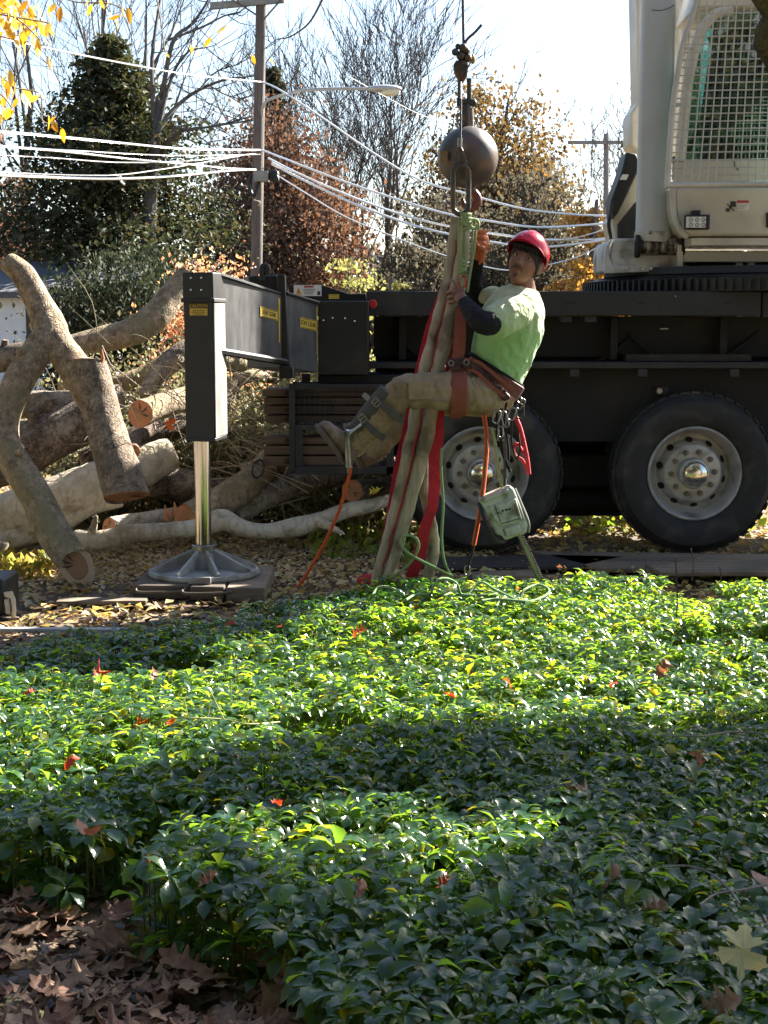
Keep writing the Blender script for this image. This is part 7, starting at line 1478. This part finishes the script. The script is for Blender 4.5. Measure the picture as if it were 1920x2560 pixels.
rope([(1292, 1040, 7.61), (1296, 1085, 7.62), (1300, 1125, 7.62), (1290, 1145, 7.62), (1279, 1100, 7.62), (1280, 1050, 7.6)], .0055, M_blk, 'cord', '', parent=rl_)
tl_ = thing('tool_cluster', 'small cluster of dark straps and ties dangling under the harness', 'straps', tuple(P(1255, 1050, 7.55)))
for pl, r_ in (([(1240, 1000), (1243, 1060), (1240, 1100)], .006), ([(1266, 1005), (1262, 1060), (1270, 1110), (1272, 1150)], .006), ([(1256, 1060), (1252, 1110), (1262, 1150), (1276, 1180)], .008), ([(1252, 1020), (1258, 1090)], .009)): rope([(a, b, 7.56) for a, b in pl], r_, M_slv, 'strap', '', parent=tl_)
# saw strap and chainsaw
rope([(1228, 1068, 7.52), (1238, 1110, 7.52), (1244, 1160, 7.53), (1256, 1222, 7.55)], .009, M_grn, 'saw_strap', 'green strap from the harness cluster to the hanging chainsaw', 'strap')
rope([(1258, 1100, 7.56), (1262, 1160, 7.56), (1262, 1222, 7.56)], .0085, mat('olive_strap', (.07, .075, .05), (.05, .05, .04)), 'saw_strap', 'dark olive strap beside the green saw strap', 'strap')
cs = thing('chainsaw', 'grimy white chainsaw hanging bar down from the harness strap', 'chainsaw', tuple(P(1260, 1280, 7.55)))
M_saw = mat('grimy_saw_plastic', (.5, .52, .42), (.4, .42, .34), 10, .55, bump=.2, bscale=50, dirt=(.16, .15, .1), dscale=14)
ys = 7.50
part('housing', MB().prism([P(a, b, ys) for a, b in ((1196, 1248), (1210, 1240), (1272, 1215), (1284, 1220), (1292, 1240), (1320, 1312), (1316, 1334), (1290, 1342), (1262, 1352), (1256, 1340), (1240, 1336), (1228, 1318), (1206, 1268))], (0, .085, 0)), M_saw, cs, .012)
part('side_cover', MB().prism([P(a, b, ys-.014) for a, b in ((1218, 1268), (1290, 1246), (1306, 1300), (1254, 1318), (1236, 1300))], (0, .02, 0)), M_saw, cs, .008)
part('starter_cover', MB().prism([P(a, b, ys-.018) for a, b in ((1262, 1322), (1298, 1310), (1304, 1330), (1268, 1344))], (0, .02, 0)), M_saw, cs, .006)
part('top_cap', MB().prism([P(a, b, ys-.01) for a, b in ((1200, 1248), (1270, 1220), (1276, 1232), (1206, 1260))], (0, .1, 0)), M_saw, cs, .01)
part('handle', MB().tube(spline([P(1198, 1258, ys+.02), P(1212, 1300, ys-.02), P(1236, 1346, ys+.0), P(1262, 1354, ys+.03)], 6), .011, 10), M_blk, cs)
part('rear_handle', MB().tube(spline([P(1284, 1222, ys+.04), P(1300, 1260, ys+.03), P(1318, 1305, ys+.02), P(1318, 1330, ys+.03)], 6), .013, 10), mat('olive_plastic', (.16, .17, .11), (.1, .11, .07), 20, .6), cs)
for a, b in ((1257, 1277), (1266, 1275), (1274, 1273)): part('rivet', MB().sphere(P(a, b, ys-.017), .006, 8, 6), M_blk, cs)
for a, b, c, d in ((1236, 1262, 1252, 1305), (1252, 1310, 1300, 1296), (1258, 1322, 1262, 1340), (1240, 1284, 1250, 1281), (1285, 1258, 1296, 1290)): part('panel_groove', MB().tube([P(a, b, ys-.016), P(c, d, ys-.016)], .0018, 4), M_blk, cs)
gb = [P(1296, 1330, ys+.03), P(1346, 1440, ys+.03), P(1352, 1452, ys+.03)]
part('guide_bar', ribbon(gb, [S(11, 7.5), S(12, 7.5), S(4, 7.5)], .006), M_stl, cs); ch = MB(); dv = (gb[1]-gb[0]).normalized(); pr = Vector((dv.z, 0, -dv.x))
for s_ in (-1, 1):
    for k in range(22): ch.box(gb[0].lerp(gb[2], k/22)+pr*s_*S(6.5, 7.5), (.008, .008, .008), Matrix.Rotation(.4, 3, 'Y'))
part('chain', ch, M_bsteel, cs)['kind'] = 'stuff'
# ================================================================= BEHIND THE PHOTOGRAPHER: garden trees and a house (seen only in reflections; they screen the sky)
M_brk = mat('brown_siding', (.16, .13, .11), (.12, .1, .085), 3, .85)
h2_ = thing('house', 'brown house behind the camera, mirrored in the wheel hub caps', 'house', (0, -9, 0))
part('wall', MB().b(-11, 11, -15, -9, 0, 5.6), M_brk, h2_); part('roof', MB().prism([(-11.6, -8.5, 5.6), (-11.6, -15.5, 5.6), (-11.6, -12, 8.6)], (23.2, 0, 0)), mat('roof_shingle', (.12, .12, .13), rough=.9), h2_)
for xw in (-7, -3, 3, 7): w_ = part('window', MB().b(xw-.6, xw+.6, -9.0, -8.95, 1.2, 2.8), M_wht, h2_); part('pane', MB().b(xw-.5, xw+.5, -8.948, -8.93, 1.3, 2.7), mat('dark_pane', (.03, .035, .04), rough=.1), w_)
M_can = leafmat('canopy_leaf', [(.05, .07, .02), (.09, .08, .03), (.12, .09, .03)], .2, None, .6, .2)
def screen_tree(label, x, y, r, z0, z1, n, seed):
    r_ = np.random.default_rng(seed); t = thing('garden_tree', label, 'tree', (x, y, 0)); tr = MB(); tr.tube(spline([(x, y, 0), (x+.1, y, z0), (x, y+.2, z1*.9)], 4), lerpl([.3, .24, .05], 4), 10); 
    for i in range(9):
        a = i*2.4; e_ = Vector((x+math.cos(a)*r*.8, y+math.sin(a)*r*.8, z0+(z1-z0)*(.2+.08*i))); tr.tube(spline([Vector((x, y, z0*.8+i*.25)), Vector((x, y, z0+.4*i)).lerp(e_, .5), e_], 3), lerpl([.09, .05, .015], 3), 5)
    part('trunk', tr, M_tb, t)
    v = r_.normal(0, 1, (n, 3)); v /= np.linalg.norm(v, axis=1)[:, None]; v *= (r_.uniform(.25, 1, n)**.5)[:, None]*(1+.18*np.sin(v[:, :1]*7)*np.cos(v[:, 1:2]*6))
    C = np.stack([x+v[:, 0]*r, y+v[:, 1]*r, (z0+z1)/2+v[:, 2]*(z1-z0)/2], -1); cards('crown', C, .42, M_can, t)
screen_tree('leafy garden tree behind and left of the camera', -5.5, -3.2, 5.2, 2.6, 11, 5200, 1)
screen_tree('leafy garden tree behind and right of the camera', 4.6, -4.0, 5.2, 2.6, 11, 5200, 2)
screen_tree('tall leafy tree outside the frame to the left of the log pile', -9.5, 5.5, 4.2, 1.2, 11, 4200, 3)
screen_tree('leafy tree outside the frame far left by the street', -12.5, 13.5, 4.4, 1.0, 12, 3600, 4)
